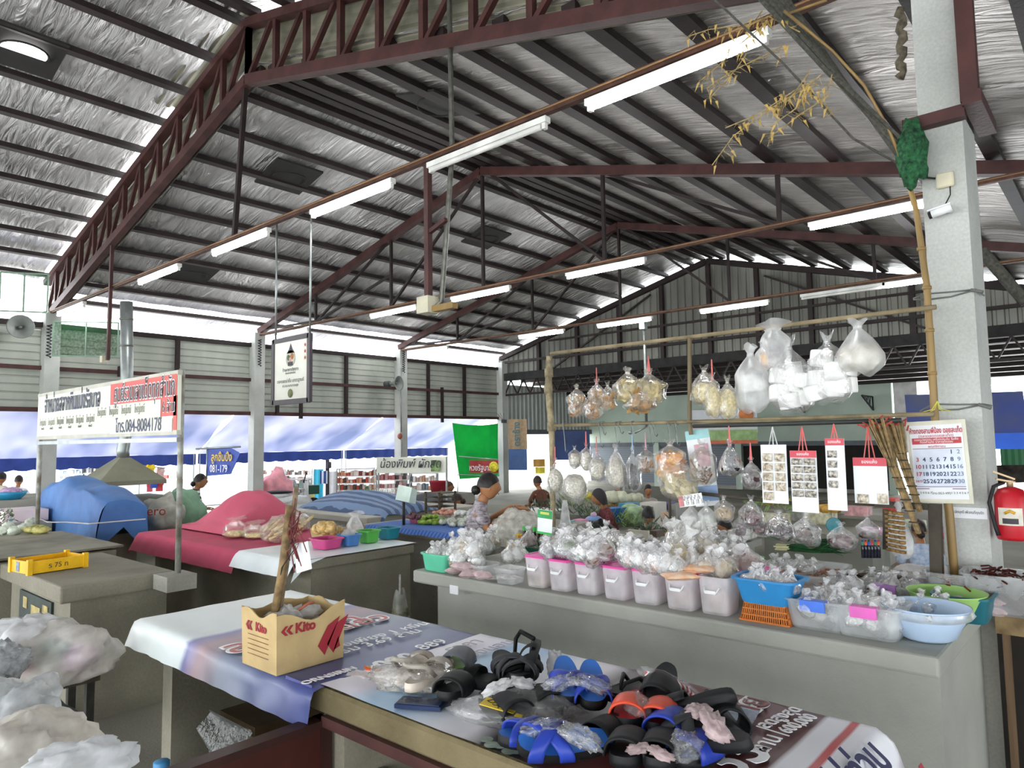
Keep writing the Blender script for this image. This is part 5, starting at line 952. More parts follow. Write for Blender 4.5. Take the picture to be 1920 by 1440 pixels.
# buckets with pink rims
def bucket(px, py, wpx, hpx, lab, cont, rim=True, fillc=None, fh=.3):
    p = PZC(px, py, CT); s = MP(p); w = wpx*s*.93; h = hpx*s; d = w*1.05; t = thing('pail', lab, 'tub', (p.x+d/2, p.y, CT), 0, 'square pails along the counter edge')
    ob('pail_body', frustum(w*.84, d*.84, w*.98, d*.98, h), MILK, t)
    if rim:
        m = frustum(w*1.0, d*1.0, w*1.05, d*1.05, .016, .012); o = ob('rim', m, HPINK, t); o.location = (0, 0, h-.008)
        m = MB(); m.box((0, 0, h-.004), (d*.96, w*.96, .004)); ob('lid', m, film('lid_film', '#e8a8cc', .75, .3, 8, .1, .2), t)
    m = MB(); y = w*.3; x = -d*.49
    m.tube([(x, -y*.75, h*.74), (x-.016, -y*.6, h*.62), (x-.016, y*.6, h*.62), (x, y*.75, h*.74)], .0045, 6); m.box((x-.016, 0, h*.62), (.006, y*1.1, .014)); ob('handle', m, WHITEP, t)
    if fillc: m = MB(); m.blob((0, 0, h*fh*.55), (d*.38, w*.38, h*fh*.5), .15, 2, int(px), 16, 8); ob('contents', m, fillc, t)
    return t
NOB = mat('noodle_white', '#dfe0da', .7, 0, .15, 18); YELC = mat('yellow_contents', '#d8c878', .7, 0, .2, 18); SAND = mat('sandy_contents', '#c9b39a', .7, 0, .2, 14)
for i, (px, py, w, h, n, fc, fh) in enumerate([(1000, 1102, 54, 56, 'holding a little yellow powder', YELC, .3), (1044, 1109, 54, 56, 'holding a folded white bag', NOB, .35), (1095, 1116, 56, 57, 'half full of white noodles', NOB, .5), (1149, 1125, 60, 59, 'nearly empty and dark inside', None, 0), (1206, 1134, 64, 62, 'with a white layer at the bottom', NOB, .35), (1270, 1145, 68, 64, 'with pinkish filling under orange slices', SAND, .5)]):
    bucket(px, py, w, h, 'milky pink rimmed pail %s, %s in the row' % (n, ('first from left', 'second', 'third', 'fourth', 'fifth', 'sixth')[i]), None, True, fc, fh)
bucket(1336, 1154, 70, 70, 'milky square pail without a rim at the right end of the pail row', None, False, SAND, .6)
# trays, baskets and tubs
def tub(px, py, wpx, hpx, dr, lab, mt, cat='tub', name='plastic_tub', rim=.02, taper=.86, z=CT, rz=0, clip=None, grp=None, d=None):
    p = PZC(px, py, z); s = MP(p); w = wpx*s; h = hpx*s; d = d or w*dr; p = PZ(px, py, z); p.x = min(p.x, 3.96-d) if p.y < 3.5 else p.x; t = thing(name, lab, cat, (p.x+d/2, p.y, z), rz, grp)
    ob('body', frustum(w*taper, d*taper, w*.98, d*.98, h, .005, rim=rim, rimh=.008), mt, t)
    if clip: m = MB(); m.box((-d*.5-.008, 0, h-.015), (.012, w*.38, .035)); m.box((-d*.46, 0, h+.005), (.05, w*.38, .01)); ob('clip', m, mat(*clip), t)
    t['w'], t['d'], t['h'] = w, d, h; return t
tub(810, 1072, 72, 30, .8, 'mint green tray of small bags at the left end of the long counter', TEALM, 'tray', 'plastic_tray')
tub(882, 1086, 62, 24, .9, 'clear shallow tray of pink wrapped packs beside the mint tray', CLRT, 'tray', 'plastic_tray', .01); tub(942, 1096, 50, 26, .9, 'clear shallow tray of folded white bags left of the first pail', CLRT, 'tray', 'plastic_tray', .01)
bb_ = tub(1428, 1136, 118, 44, .75, 'blue open basket of small dark bags standing on the orange basket', BBLUE, 'basket', 'plastic_basket', .03, .8, CT+.075)
og = thing('plastic_basket', 'orange slotted basket turned upside down under the blue basket', 'basket', bb_.location-Vector((0, 0, .075)))
m = MB(); 
w, d, h = bb_['w']*.78, bb_['d']*.8, .075
for (u0, u1) in (((-1, -1), (-1, 1)), ((-1, 1), (1, 1)), ((1, 1), (1, -1)), ((1, -1), (-1, -1))):
    a0 = Vector((u0[0]*d/2, u0[1]*w/2, 0)); a1 = Vector((u1[0]*d/2, u1[1]*w/2, 0)); n_ = 22
    for k in range(n_+1): q = a0.lerp(a1, k/n_); m.bar(q, Vector((q.x*.86, q.y*.86, h)), .004, .004)
    for zz in (0, .35, .68, 1): f = 1-.14*zz; m.bar(a0*f+Vector((0, 0, h*zz)), a1*f+Vector((0, 0, h*zz)), .006, .006)
ob('lattice', m, ORANGE, og); m = MB(); m.box((0, 0, h-.003), (d*.86, w*.86, .004)); m.k = 0; m.box((0, 0, .003), (d*1.06, w*1.06, .005)); ob('base', m, ORANGE, og)
tb1 = tub(1526, 1184, 118, 52, .95, 'clear tub of knotted white bags with a blue clip', CLRT, clip=('clip_blue', '#4f7fe8', .4)); tb2 = tub(1622, 1200, 122, 56, .95, 'clear tub of knotted white bags with a bright pink clip', CLRT, clip=('clip_pink', '#ea6fc4', .4))
m = MB(); p = PZC(1734, 1208, CT); t = thing('wash_bowl', 'pale blue round bowl lined with film at the front corner of the counter', 'bowl', (p.x+.1, p.y+.01, CT)); m.lathe([(0, .004), (.08, .0), (.1, .012), (.135, .08), (.152, .125), (.157, .127), (.152, .121), (.13, .075), (.095, .016), (0, .012)], (0, 0, 0), 36); ob('bowl', m, mat('bowl_blue', '#b9cfe8', .4, 0, .04), t)
m = MB(); m.lathe([(.158, .12), (.161, .108), (.155, .09), (.146, .085)], (0, 0, 0), 40); [m.blob((.16*math.cos(a), .16*math.sin(a), .11), (.012, .012, .012), .3, 3, i, 8, 6) for i, a in enumerate((3.4, 4.6, 5.9))]; ob('liner', m, FLM2, t)
p = PZC(1742, 1178, CT); t = thing('wash_bowl', 'lime green round bowl of clear bags behind the pale blue bowl', 'bowl', (p.x+.22, p.y-.03, CT)); m = MB(); m.lathe([(0, .004), (.08, .0), (.1, .012), (.13, .07), (.15, .115), (.155, .117), (.15, .111), (.125, .065), (.095, .016), (0, .012)], (0, 0, 0), 36); ob('bowl', m, mat('bowl_lime', '#a9d67c', .4, 0, .04), t)
gb = t
tub(1800, 1170, 96, 46, 1.3, 'dark teal mesh basket at the right end beside the lime bowl', TEALD, 'basket', 'plastic_basket', .02, .84)
BT = [(1815, 1128, 130, 52, .8, 'long clear tub of dried chillies with a pink catch, right end of counter'), (1546, 1096, 118, 42, 1.4, 'long clear tub with a pink lid edge in the middle right of the counter'), (1470, 1108, 96, 36, 1.2, 'clear tub of knotted garlic bags behind the blue basket'), (1705, 1066, 108, 30, 1.5, 'clear tub of dark red dried chillies below the round biscuits'), (1452, 1068, 100, 30, 1.2, 'clear tub with a flat silver pack on its edge'), (1570, 1140, 78, 34, 1.1, 'clear tub of knotted bags behind the blue clip tub'), (1660, 1138, 104, 36, 1.0, 'clear tub of knotted bags with a mauve clip behind the pink clip tub')]
tubs = [tub(px, py, w, h, dr, lab, CLRT, z=CT+(.0 if i else .03), clip=('clip_mauve', '#c98fe0', .4) if i == 6 else None) for i, (px, py, w, h, dr, lab) in enumerate(BT)]
t = tub(1880, 1110, 150, 66, .65, 'big clear tub of dark dried chillies in front of the column, rightmost', CLRT, z=CT+.015); t.location = (3.8, .44, CT+.012)
def heap_sticks(t, mt, n=60, fz=.6, seed=1, wid=.4):
    m = MB(); r = random.Random(seed); w, d, h = t['w'], t['d'], t['h']
    for i in range(n): p = Vector((r.uniform(-1, 1)*d*wid, r.uniform(-1, 1)*w*wid, h*(fz+r.uniform(0, .45)))); a = r.uniform(0, 6.28); m.tube([p, p+Vector((math.cos(a)*.03, math.sin(a)*.03, .008)), p+Vector((math.cos(a+.5)*.055, math.sin(a+.5)*.055, r.uniform(-.01, .01)))], .004, 5)
    m.box((0, 0, h*fz*.5), (d*.78, w*.78, h*fz)); o = ob('dried_chillies', m, mt); o.location = t.location; return o
CHI = mat('chilli_dark', '#4a1a16', .45, 0, .4, 50); CHO = mat('chilli_orange', '#8a3d25', .5, 0, .4, 50)
tag(heap_sticks(tubs[0], CHO, 70, .45, 2), 'orange brown dried chillies in the long clear tub', 'chillies', None, 'stuff'); tag(heap_sticks(tubs[3], CHI, 80, .6, 3), 'dark red dried chillies in the tub below the round biscuits', 'chillies', None, 'stuff'); tag(heap_sticks(t, CHI, 90, .62, 4), 'dark dried chillies in the big rightmost tub', 'chillies', None, 'stuff'); tag(heap_sticks(tubs[1], mat('shrimp', '#b98a70', .6, 0, .35, 50), 70, .5, 5), 'reddish brown dried shrimp in the long pink edged tub', 'dried shrimp', None, 'stuff')
# small knotted bags, built once per filling and laid out one by one
KN = {}
FSM = film('baggie_film', '#ffffff', .34, .14, 34, .7, .55)
def baggie(kind):
    if kind in KN: return dup(KN[kind])
    fm = {'white': WHT, 'clear': mat('glassy_pale', '#dfe3df', .4, 0, .12, 30), 'brown': mat('tamarind', '#7b5038', .6, 0, .35, 40), 'purple': mat('plum', '#5b4450', .5, 0, .35, 40), 'beige': mat('beige_seed', '#c0a878', .6, 0, .25, 70), 'orange': mat('orange_slices', '#d98a4c', .5, 0, .25, 25), 'green': mat('green_herb', '#7d8f66', .6, 0, .35, 40), 'pink': mat('pinkish', '#e0b7ac', .6, 0, .2, 25), 'grey': mat('grey_fish', '#8d8f93', .4, .2, .35, 40), 'yellow': mat('pale_liquid', '#d6c48a', .3, 0, .12, 12)}[kind]
    t = thing('small_bag', 'x', 'bag'); r = random.Random(len(KN)+3); ob('film', bagmesh(.1, .085, .11, .16, len(KN)+2, 14, 10, .14, .3, .4), FSM, t)
    m = MB(); m.blob((0, 0, .03), (.038, .045, .03), .2, 2.5, len(KN), 12, 7); ob('filling', m, fm, t)
    m = MB(); m.blob((0, 0, .097), (.008, .008, .005), .2, 3, 1, 8, 5); m.grid(lambda u, v: ((.006+.012*v)*math.cos(6.28*u), (.006+.016*v)*math.sin(6.28*u), .1+.02*v+.004*math.sin(18*u)), 14, 3); ob('knot', m, FLW, t); KN[kind] = t; return t
def heap(px0, py0, px1, py1, z0, z1, n, kinds, lab, grp, s=(.8, 1.15), seed=1, zfun=None):
    """n bags spread over the counter area seen between two pixel corners, heaped towards z1"""
    r = random.Random(seed)
    for i in range(n):
        u, v = (i+r.random())/n, r.random(); u = (u*7.13) % 1
        px, py = px0+(px1-px0)*u, py0+(py1-py0)*v+18; z = z0+(z1-z0)*(1-abs(2*u-1)**2*.5)*r.uniform(.3, 1)
        o = baggie(kinds[i % len(kinds)]); o.location = PZC(px, py, z); o.location.x = max(3.02, min(o.location.x, 3.74+.08*r.random())); o.location.y = min(o.location.y, 3.38); o.rotation_euler = (r.uniform(-.5, .5), r.uniform(-.5, .5), r.uniform(0, 6.28)); o.scale = (r.uniform(*s),)*3; o['label'] = lab; o['group'] = grp
def intub(t, n, kinds, lab, grp, fz=.25, s=(.75, 1.0), seed=1, k=.36):
    r = random.Random(seed); w, d, h = t['w'], t['d'], t['h']
    for i in range(n):
        a = i*2.4; q = math.sqrt((i+.5)/n)*k*1.15; o = baggie(kinds[i % len(kinds)]); o.location = t.location+Vector((math.cos(a)*q*d, math.sin(a)*q*w, h*fz+r.uniform(0, .3)*h)); o.rotation_euler = (r.uniform(-.4, .4), r.uniform(-.4, .4), r.uniform(0, 6.28)); o.scale = (r.uniform(*s),)*3; o['label'] = lab; o['group'] = grp
intub(tb1, 12, ['white', 'clear'], 'small knotted white bag in the tub with the blue clip', 'bags in the blue clip tub', .3, seed=1); intub(tb2, 12, ['white', 'clear'], 'small knotted white bag in the tub with the pink clip', 'bags in the pink clip tub', .3, seed=2)
intub(tubs[5], 6, ['white', 'clear'], 'small knotted bag in the tub behind the blue clip tub', 'bags behind the blue clip tub', .4, seed=3); intub(tubs[6], 8, ['white', 'grey'], 'small knotted bag in the mauve clip tub', 'bags in the mauve clip tub', .45, seed=4); intub(tubs[2], 8, ['white', 'clear'], 'small knotted bag of garlic in the tub behind the blue basket', 'garlic bags', .4, seed=5)
bb_['h'] *= 1; intub(bb_, 9, ['clear', 'purple', 'purple'], 'small bag of dark goods in the blue basket', 'bags in the blue basket', .35, seed=6)
for k, (px, py) in enumerate(((1728, 1140), (1762, 1138), (1745, 1150), (1780, 1150), (1712, 1146))): o = baggie('grey' if k % 2 else 'clear'); o.location = PZC(px, py+6, CT+.05); o['label'] = 'clear bag in the lime green bowl'; o['group'] = 'bags in the lime bowl'; o.rotation_euler = (.3*math.sin(k), .3, k)
heap(785, 1032, 905, 1045, CT+.03, CT+.07, 14, ['clear', 'clear', 'beige', 'clear'], 'small clear bag heaped in the mint tray', 'bags in the mint tray', seed=7)
heap(838, 1000, 915, 1030, CT+.02, CT+.12, 16, ['clear', 'white', 'beige'], 'frilly clear bag heaped at the left back corner of the counter', 'bags at the left back corner', (1.0, 1.4), seed=8)
for i, (px, py) in enumerate(((858, 1068), (880, 1075), (905, 1078), (868, 1062))): m = MB(); m.pillow(.15, .09, .02, i+60, Matrix.Rotation(.5*i, 3, 'Z')); o = tag(ob('wrapped_pack', m, film('pack_pink', '#f6dfe1', .85, .35, 20, .6, .25)), 'pink and white wrapped pack in the clear tray beside the mint tray', 'pack', 'pink packs'); o.location = PZC(px, py, CT+.03+.012*i)
for i in range(4): m = MB(); m.pillow(.13, .1, .009, i+70, Matrix.Rotation(.4*i, 3, 'Z')); o = tag(ob('folded_bag', m, film('fold_film', '#e8e8e6', .8, .3, 20, .6, .3)), 'folded white bag in the clear tray left of the first pail', 'bag', 'folded bags'); o.location = PZC(930+9*i, 1082, CT+.02+.016*i)
heap(985, 1022, 1062, 1040, .94, 1.0, 8, ['grey', 'grey', 'green'], 'silvery bag on the first two pail lids', 'silvery bags on the pails', (.9, 1.2), seed=9)
heap(1062, 1030, 1130, 1050, .94, 1.01, 14, ['clear', 'brown', 'brown', 'clear'], 'clear bag of brown goods on the third pail lid', 'brown bags on the third pail', (.9, 1.2), seed=10)
heap(1060, 995, 1180, 1025, .86, .98, 34, ['clear', 'clear', 'green', 'clear', 'white'], 'small clear bag in the big pale heap behind the pails', 'big pale heap of bags', (.85, 1.2), seed=11)
heap(1130, 1042, 1185, 1058, .95, 1.0, 9, ['clear', 'pink', 'clear'], 'small clear bag on the fourth pail lid', 'bags on the fourth pail', seed=12); heap(1180, 1052, 1245, 1070, .95, 1.0, 14, ['pink', 'clear', 'pink', 'orange'], 'small clear bag of pinkish goods on the fifth pail lid', 'bags on the fifth pail', seed=13)
heap(1180, 1012, 1260, 1030, .83, .9, 18, ['brown', 'clear', 'orange', 'white'], 'small clear bag of brown and red goods behind the fifth pail', 'bags behind the fifth pail', seed=14)
for i, (px, py, a) in enumerate(((1262, 1072, .3), (1290, 1068, -.2), (1312, 1066, .2), (1275, 1080, .8))): m = MB(); m.pillow(.11, .15, .016, i+80, Matrix.Rotation(a, 3, 'Z')); o = tag(ob('sliced_pack', m, mat('orange_pack', '#e3a069', .35, 0, .35, 22, col2='#eccfb4')), 'flat clear pack of orange slices on the sixth pail lid', 'pack', 'orange slice packs'); o.location = PZC(px, py, .965+.012*i)
m = MB(); tubg = tub(1345, 1072, 110, 18, .9, 'bright green tray of seed bags behind the last pails', LGREEN, 'tray', 'plastic_tray', .02, .9, z=CT+.08); heap(1300, 1048, 1370, 1062, CT+.13, CT+.16, 9, ['beige', 'clear', 'beige', 'green'], 'clear bag of beige seed in the bright green tray', 'seed bags in the green tray', (1, 1.3), seed=15)
heap(1258, 1030, 1300, 1046, .93, .98, 5, ['yellow'], 'large clear bag of pale yellow broth left of the green tray', 'broth bags', (1.6, 1.9), seed=16); heap(1300, 1018, 1340, 1034, .92, .98, 5, ['beige', 'yellow'], 'clear bag of cream balls behind the green tray', 'cream ball bags', (1.2, 1.5), seed=17); heap(1335, 1020, 1395, 1042, .9, .96, 9, ['purple', 'grey', 'purple'], 'clear bag of mauve goods by the lower post', 'mauve bags', (1, 1.3), seed=18)
m = frustum(.22, .2, .24, .22, .018, .02); o = tag(ob('pink_lid', m, HPINK), 'pink rectangular lid carrying a big bag of brown beans', 'tray'); o.location = PZC(1405, 1072, CT+.14); o = baggie('brown'); o.location = PZC(1402, 1066, CT+.15); o.scale = (1.9, 1.9, 1.1); o['label'] = 'large clear bag of brown beans on the pink lid'  # a pink tub lid lying flat under the bean bag
heap(1100, 985, 1180, 1002, .84, .9, 10, ['grey', 'clear', 'brown'], 'clear or dark bag along the back edge of the counter', 'bags on the back edge', (1.0, 1.4), seed=19); heap(1225, 1006, 1280, 1018, .82, .86, 9, ['grey', 'purple', 'clear'], 'silvery dried fish bag at the back of the counter', 'fish bags', (1.0, 1.3), seed=20)
# jars, bottles, boxes
jr = thing('sauce_jar', 'x', 'jar'); m = MB(); m.lathe([(0, 0), (.026, 0), (.028, .005), (.028, .045), (.024, .05)], (0, 0, 0), 18); ob('glass', m, mat('jar_dark', '#3a1418', .2, 0, .2, 10), jr); m = MB(); m.lathe([(.029, .012), (.0295, .012), (.0295, .038), (.029, .038)], (0, 0, 0), 18); ob('label', m, mat('jar_label', '#241c22', .5), jr); m = MB(); m.lathe([(.03, .046), (.03, .064), (.027, .066), (0, .066)], (0, 0, 0), 18); ob('lid', m, mat('jar_lid', '#a6414a', .4), jr); 
for i, (px, py, z) in enumerate(((1171, 1048, 1.0), (1187, 1050, 1.0), (1180, 1066, .96), (1137, 1062, .97), (1193, 1060, .96))):
    o = jr if i == 0 else dup(jr); o.location = PZC(px, py, z-.03); o['label'] = 'small dark sauce jar with a red lid stacked on the pails'; o['group'] = 'red lidded sauce jars'
bt = thing('sauce_bottle', 'x', 'bottle'); m = MB(); m.lathe([(0, 0), (.022, 0), (.024, .005), (.024, .09), (.012, .12), (.012, .13)], (0, 0, 0), 16); ob('glass', m, mat('soy_brown', '#3a1d12', .15, 0, .2, 10), bt); m = MB(); m.lathe([(.0245, .02), (.0252, .02), (.0252, .08), (.0245, .08)], (0, 0, 0), 16); ob('label', m, mat('label_green', '#2b6a3a', .5, 0, .3, 60), bt); m = MB(); m.lathe([(.014, .125), (.014, .155), (0, .157)], (0, 0, 0), 14); ob('cap', m, mat('cap_green', '#35b34a', .4), bt)
for i, (px, py) in enumerate(((1012, 1028), (1019, 1029), (1026, 1030), (1032, 1031), (1008, 1023), (1016, 1023))):
    o = bt if i == 0 else dup(bt); o.location = PZC(px, py, CT+.02); o['label'] = 'dark soy bottle with a green cap under the green card by the wrapped post'; o['group'] = 'green capped bottles'
t, w, h = board(1008, 955, 1036, 1003, 3.5, 'payment_card', 'green and white card standing on the soy bottles', 'card', PAPER, .004, 0, 3); m = MB(); m.box((-.003, 0, h*.32), (.003, w, h*.34)); ob('green_panel', m, mat('card_green', '#2f9a52', .5, 0, .15, 20), t); m = MB(); m.box((-.005, .0, h*.36), (.002, w*.6, h*.1)); ob('yellow_band', m, mat('band_yellow', '#c9cf5a', .5), t); m = MB(); m.box((-.003, 0, -h*.46), (.003, w, h*.09)); ob('green_foot', m, MATS['cap_green'], t)
r = random.Random(8)
for i in range(8):
    m = MB(); m.box((0, 0, .03), (.05, .055, .06)); m.k = 1; m.box((-.0255, 0, .03), (.002, .04, .035)); o = tag(ob('seasoning_pack', m, [mat('pack_yellow', '#e6c21f', .4, 0, .08, 20), mat('pack_tan', '#c9813f', .5, 0, .3, 40)]), 'small yellow seasoning pack stacked beside the white bale of bags', 'pack', 'yellow seasoning packs'); q = PZC(958+11*(i % 4), 1022, CT+.0); o.location = (q.x+.04*(i % 2), q.y, CT+.002+.062*(i//4)); o.rotation_euler = (0, 0, .1*i)
for i in range(2): m = MB(); m.box((0, 0, .035), (.04, .03, .07)); m.k = 1; m.lathe([(0, 0), (.008, 0), (.008, .002)], (0, 0, 0), 10); o = tag(ob('pink_pack', m, [mat('pack_salmon', '#d68f80', .5, 0, .2, 30), PAPER]), 'small salmon pack in front of the yellow packs', 'pack', 'salmon packs'); o.location = PZC(963+9*i, 1031, CT+.001)
for i, (px, py) in enumerate(((1044, 1026), (1050, 1028), (1038, 1027))):
    m = MB(); m.blob((0, 0, .03), (.03, .035, .03), .2, 3, i+5); m.k = 1; m.lathe([(.008, .06), (.01, .09), (.004, .1)], (0, 0, 0), 8); o = tag(ob('herb_bag', m, [mat('speckle', '#b9bcae', .4, 0, .8, 50, col2='#3a4038'), mat('gold_tie', '#c39a3a', .4)]), 'speckled herb bag with a gold tie behind the first pails', 'bag', 'gold tied herb bags'); o.location = PZC(px, py, CT+.0)
m = MB(); m.blob((0, 0, .12), (.17, .2, .15), .14, 1.6, 12, 40, 24, None, -.85, .14); o = tag(ob('bag_bale', m, film('bale_film', '#dedcd2', .85, .22, 22, .9, .4)), 'big crinkled pale plastic bale in front of the standing woman', 'bale'); o.location = PX(968, 1022, 4.0); o.location.z = CT
m = MB(); m.blob((0, 0, .06), (.1, .16, .1), .14, 1.6, 14, 34, 20, None, -.85, .14); o = tag(ob('bag_bale', m, MATS['bale_film']), 'pale plastic bundle right of the green card', 'bale'); o.location = PX(1065, 1005, 3.75); o.location.z = CT
t = thing('carton_tray', 'low pale carton of folded bags at the left back of the counter', 'box', PZC(935, 1024, CT), R_(20)); m = frustum(.2, .14, .2, .14, .07, .004); ob('carton', m, CARD, t); m = MB(); [m.blob((.02*k, 0, .08+.006*k), (.05, .09, .02), .2, 3, k+4) for k in (-1, 0, 1)]; ob('folded_bags', m, FLM2, t)
for i, (x, y, c) in enumerate(((916, 1012, TEALD), (975, 1046, mat('tray_darkgreen', '#1f6a52', .45)))): t = tub(x, y+6, 56, 16, .8, ('dark teal tray of clear bags at the left back of the counter', 'dark green tray of wrapped noodles left of the first pail')[i], c, 'tray', 'plastic_tray', .015, .88)
heap(955, 1032, 985, 1040, CT+.04, CT+.06, 4, ['clear', 'white'], 'wrapped pack in the dark green tray', 'packs in the dark green tray', seed=22)
# right hand packs
def packs(px, py, n, dz, lab, grp, mt, sz=(.1, .14, .02), x=0, yaw=0):
    q = PZC(px, py, CT)
    for i in range(n): m = MB(); m.pillow(sz[0]*2.1, sz[1]*2.1, sz[2], i+int(px)); o = tag(ob('packet', m, mt), lab, 'pack', grp); o.location = q+Vector((x+.005*(i % 2), .006*math.sin(i*2), sz[2]*.9+dz*i)); o.rotation_euler = (0, 0, yaw+.1*math.sin(i*3))
WPK = film('wrap_white', '#f0eded', .9, .3, 16, .5, .25)
packs(1740, 1108, 5, .03, 'white wrapped packet in the stack of five before the chilli tub', 'white packets before the chilli tub', WPK, (.06, .08, .022)); packs(1840, 1150, 2, .04, 'white and pink wrapped packet on the right end of the counter', 'white and pink packets', mat('wrap_blush', '#ecd6d6', .45, 0, .25, 14, .3, 20), (.08, .1, .028)); packs(1655, 1118, 4, .028, 'shiny brown packet stacked on the orange edged box', 'brown packets', mat('wrap_brown', '#5b4638', .25, .1, .5, 12, .5, 18), (.07, .11, .02))
m = MB(); m.box((0, 0, .02), (.18, .22, .04)); o = tag(ob('orange_box', m, mat('box_orange', '#b5643a', .6)), 'low orange box under the brown packets', 'box'); o.location = PZC(1712, 1128, CT)+Vector((.06, 0, 0))
q = PZC(1700, 1046, CT); 
for i, (px, py, c, lab) in enumerate(((1620, 1056, mat('basket_grass', '#4b9a3f', .45), 'small green basket beside the clear tub of chillies'), (1590, 1050, mat('basket_red', '#b02a34', .45), 'small red basket beside the spring onions'))): tub(px, py, 62, 16, .7, lab, c, 'basket', 'plastic_basket', .015, .88)
m = frustum(.09, .07, .09, .07, .05, .004); o = tag(ob('small_carton', m, CARD), 'small printed carton of white bags between the green basket and the tub', 'box'); o.location = PZC(1632, 1060, CT)+Vector((.05, -.05, .0))
m = MB(); rr = random.Random(4)
on = thing('spring_onions', 'dark green bunch of spring onions lying across the counter', 'vegetable', PX(1530, 1032, 3.7))
for k in range(60): b = Vector((rr.uniform(-.02, .02), .12+rr.uniform(-.02, .02), rr.uniform(-.015, .015))); m.tube([b, b+Vector((rr.uniform(-.03, .03), -.12, rr.uniform(0, .04))), b+Vector((rr.uniform(-.06, .06), -.26, rr.uniform(-.0, .08)))], [.004, .004, .001], 4)
ob('leaves', m, mat('onion_green', '#22502b', .5, 0, .35, 20), on); m = MB()
for k in range(20): b = Vector((rr.uniform(-.02, .02), .13, rr.uniform(-.015, .015))); m.tube([b, b+Vector((rr.uniform(-.02, .02), .07, 0))], .004, 5)
ob('stems', m, mat('onion_white', '#c8c79a', .5), on)
# bottle rack
for i in range(12):
    m = MB(); q = PX(1618+6*(i % 6), 1030+4*(i//6), 3.75-.08*(i//6)); m.lathe([(0, -.03), (.008, -.03), (.008, .02), (.005, .03)], (0, 0, 0), 8); m.k = 1; m.lathe([(.006, .03), (.006, .045), (0, .045)], (0, 0, 0), 8); c = ('#2c4fae', '#b53a4a', '#2f7f55', '#d2542a')[i % 4]; o = tag(ob('tiny_bottle', m, [mat('tiny_glass', '#23242e', .2, 0, .3, 30), mat('cap'+c[1:], c, .4)]), 'tiny dark bottle with a %s cap behind the green basket' % {'#2c4fae': 'blue', '#b53a4a': 'red', '#2f7f55': 'green', '#d2542a': 'orange'}[c], 'bottle', 'tiny bottles with %s caps' % c); o['group'] = 'tiny %s capped bottles' % {'#2c4fae': 'blue', '#b53a4a': 'red', '#2f7f55': 'green', '#d2542a': 'orange'}[c]; o.location = q
# wooden chest right of the counter
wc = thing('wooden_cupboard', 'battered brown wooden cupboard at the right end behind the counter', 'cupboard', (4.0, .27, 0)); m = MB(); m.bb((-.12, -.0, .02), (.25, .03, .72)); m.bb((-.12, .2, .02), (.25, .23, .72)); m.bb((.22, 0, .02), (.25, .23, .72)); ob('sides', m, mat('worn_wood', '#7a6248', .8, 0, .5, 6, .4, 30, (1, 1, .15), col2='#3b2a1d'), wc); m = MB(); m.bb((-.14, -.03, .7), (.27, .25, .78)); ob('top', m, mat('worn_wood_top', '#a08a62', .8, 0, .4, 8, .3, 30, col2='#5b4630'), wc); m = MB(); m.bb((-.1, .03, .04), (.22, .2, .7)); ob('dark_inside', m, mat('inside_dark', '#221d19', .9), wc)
m = MB(); m.grid(lambda u, v: (.02*math.sin(v*7)+.02*u, .02+.16*u-.02*v, .75-.66*v), 6, 14); m2 = tag(ob('torn_sheet', m, mat('torn_sheet', '#b8a98a', .8, 0, .5, 9, .3, 20, col2='#8a6a4a')), 'torn peeling sheet hanging down the brown wooden cupboard', 'sheet'); m2.location = (3.86, .12, 0)
# ================================================================ left and middle stalls
# lottery sign on its posts
sg = thing('stall_sign', 'long white and red lottery stall sign in Thai on two thin posts', 'sign', (1.95, 5.95, 0)); SY0, SY1 = 4.53, 7.4
m = MB(); m.box((0, 0, 1.865), (.025, SY1-SY0, .37)); ob('board', m, mat('sign_cream', '#dfe0cf', .5, 0, .06, 3), sg)
m = MB(); m.box((-.014, -.87, 1.915), (.004, 1.12, .265)); m.box((-.014, -1.41, 1.80), (.004, .05, .22)); ob('red_panel', m, mat('sign_red', '#c9473f', .5, 0, .1, 4), sg)
ob('frame', MB().bar((-.0, -1.44, 2.055), (-.0, 1.44, 2.055), .03).bar((0, -1.44, 1.675), (0, 1.44, 1.675), .03), mat('sign_frame', '#b7b5a6', .5), sg)
for y in (SY0-5.95, SY1-5.95): m = MB(); m.tube([(.02, y, .8), (.02, y, 2.08)], .018, 10); ob('post', m, mat('worn_post', '#a5a8a2', .5, .3, .3, 12, col2='#6c6355'), sg)
ob('crossbar', MB().bar((0, -1.44, 1.63), (0, 1.44, 1.63), .028), GALV, sg)
FX2 = -.018
text('จำหน่ายสลากกินแบ่งรัฐบาล', .2, mat('sign_navy', '#2a3050', .5), sg, (FX2, .56, 1.955), FACE, sx=.62, bold=.003); text('ศูนย์รวมเลขเด็ดทุกสำนัก', .17, TW, sg, (FX2, -.9, 1.965), FACE, sx=.62, bold=.007); text('ศูนย์รวมเลขเด็ดทุกสำนัก', .17, INK, sg, (FX2-.002, -.9, 1.965), FACE, sx=.62, bold=.001)
m = MB(); m.box((-.018, -.15, 1.825), (.003, 2.1, .14)); ob('paper_row', m, mat('paper_aged', '#d6d7c8', .7, 0, .06, 5), sg)
for k in range(10): text('ใหญ่มณี', .075, INKG, sg, (FX2-.003, 1.25-.235*k, 1.805 if k < 6 else 1.845), FACE, sx=.7)
for k in range(6): text('๑๒๓๔๕', .035, INKG, sg, (FX2-.003, 1.25-.235*k, 1.755), FACE, sx=.8)
text('6 ล้าน', .1, TW, sg, (FX2, -1.32, 1.84), FACE, sx=.8, bold=.004); text('6 ล้าน', .1, INK, sg, (FX2-.002, -1.32, 1.84), FACE, sx=.8)
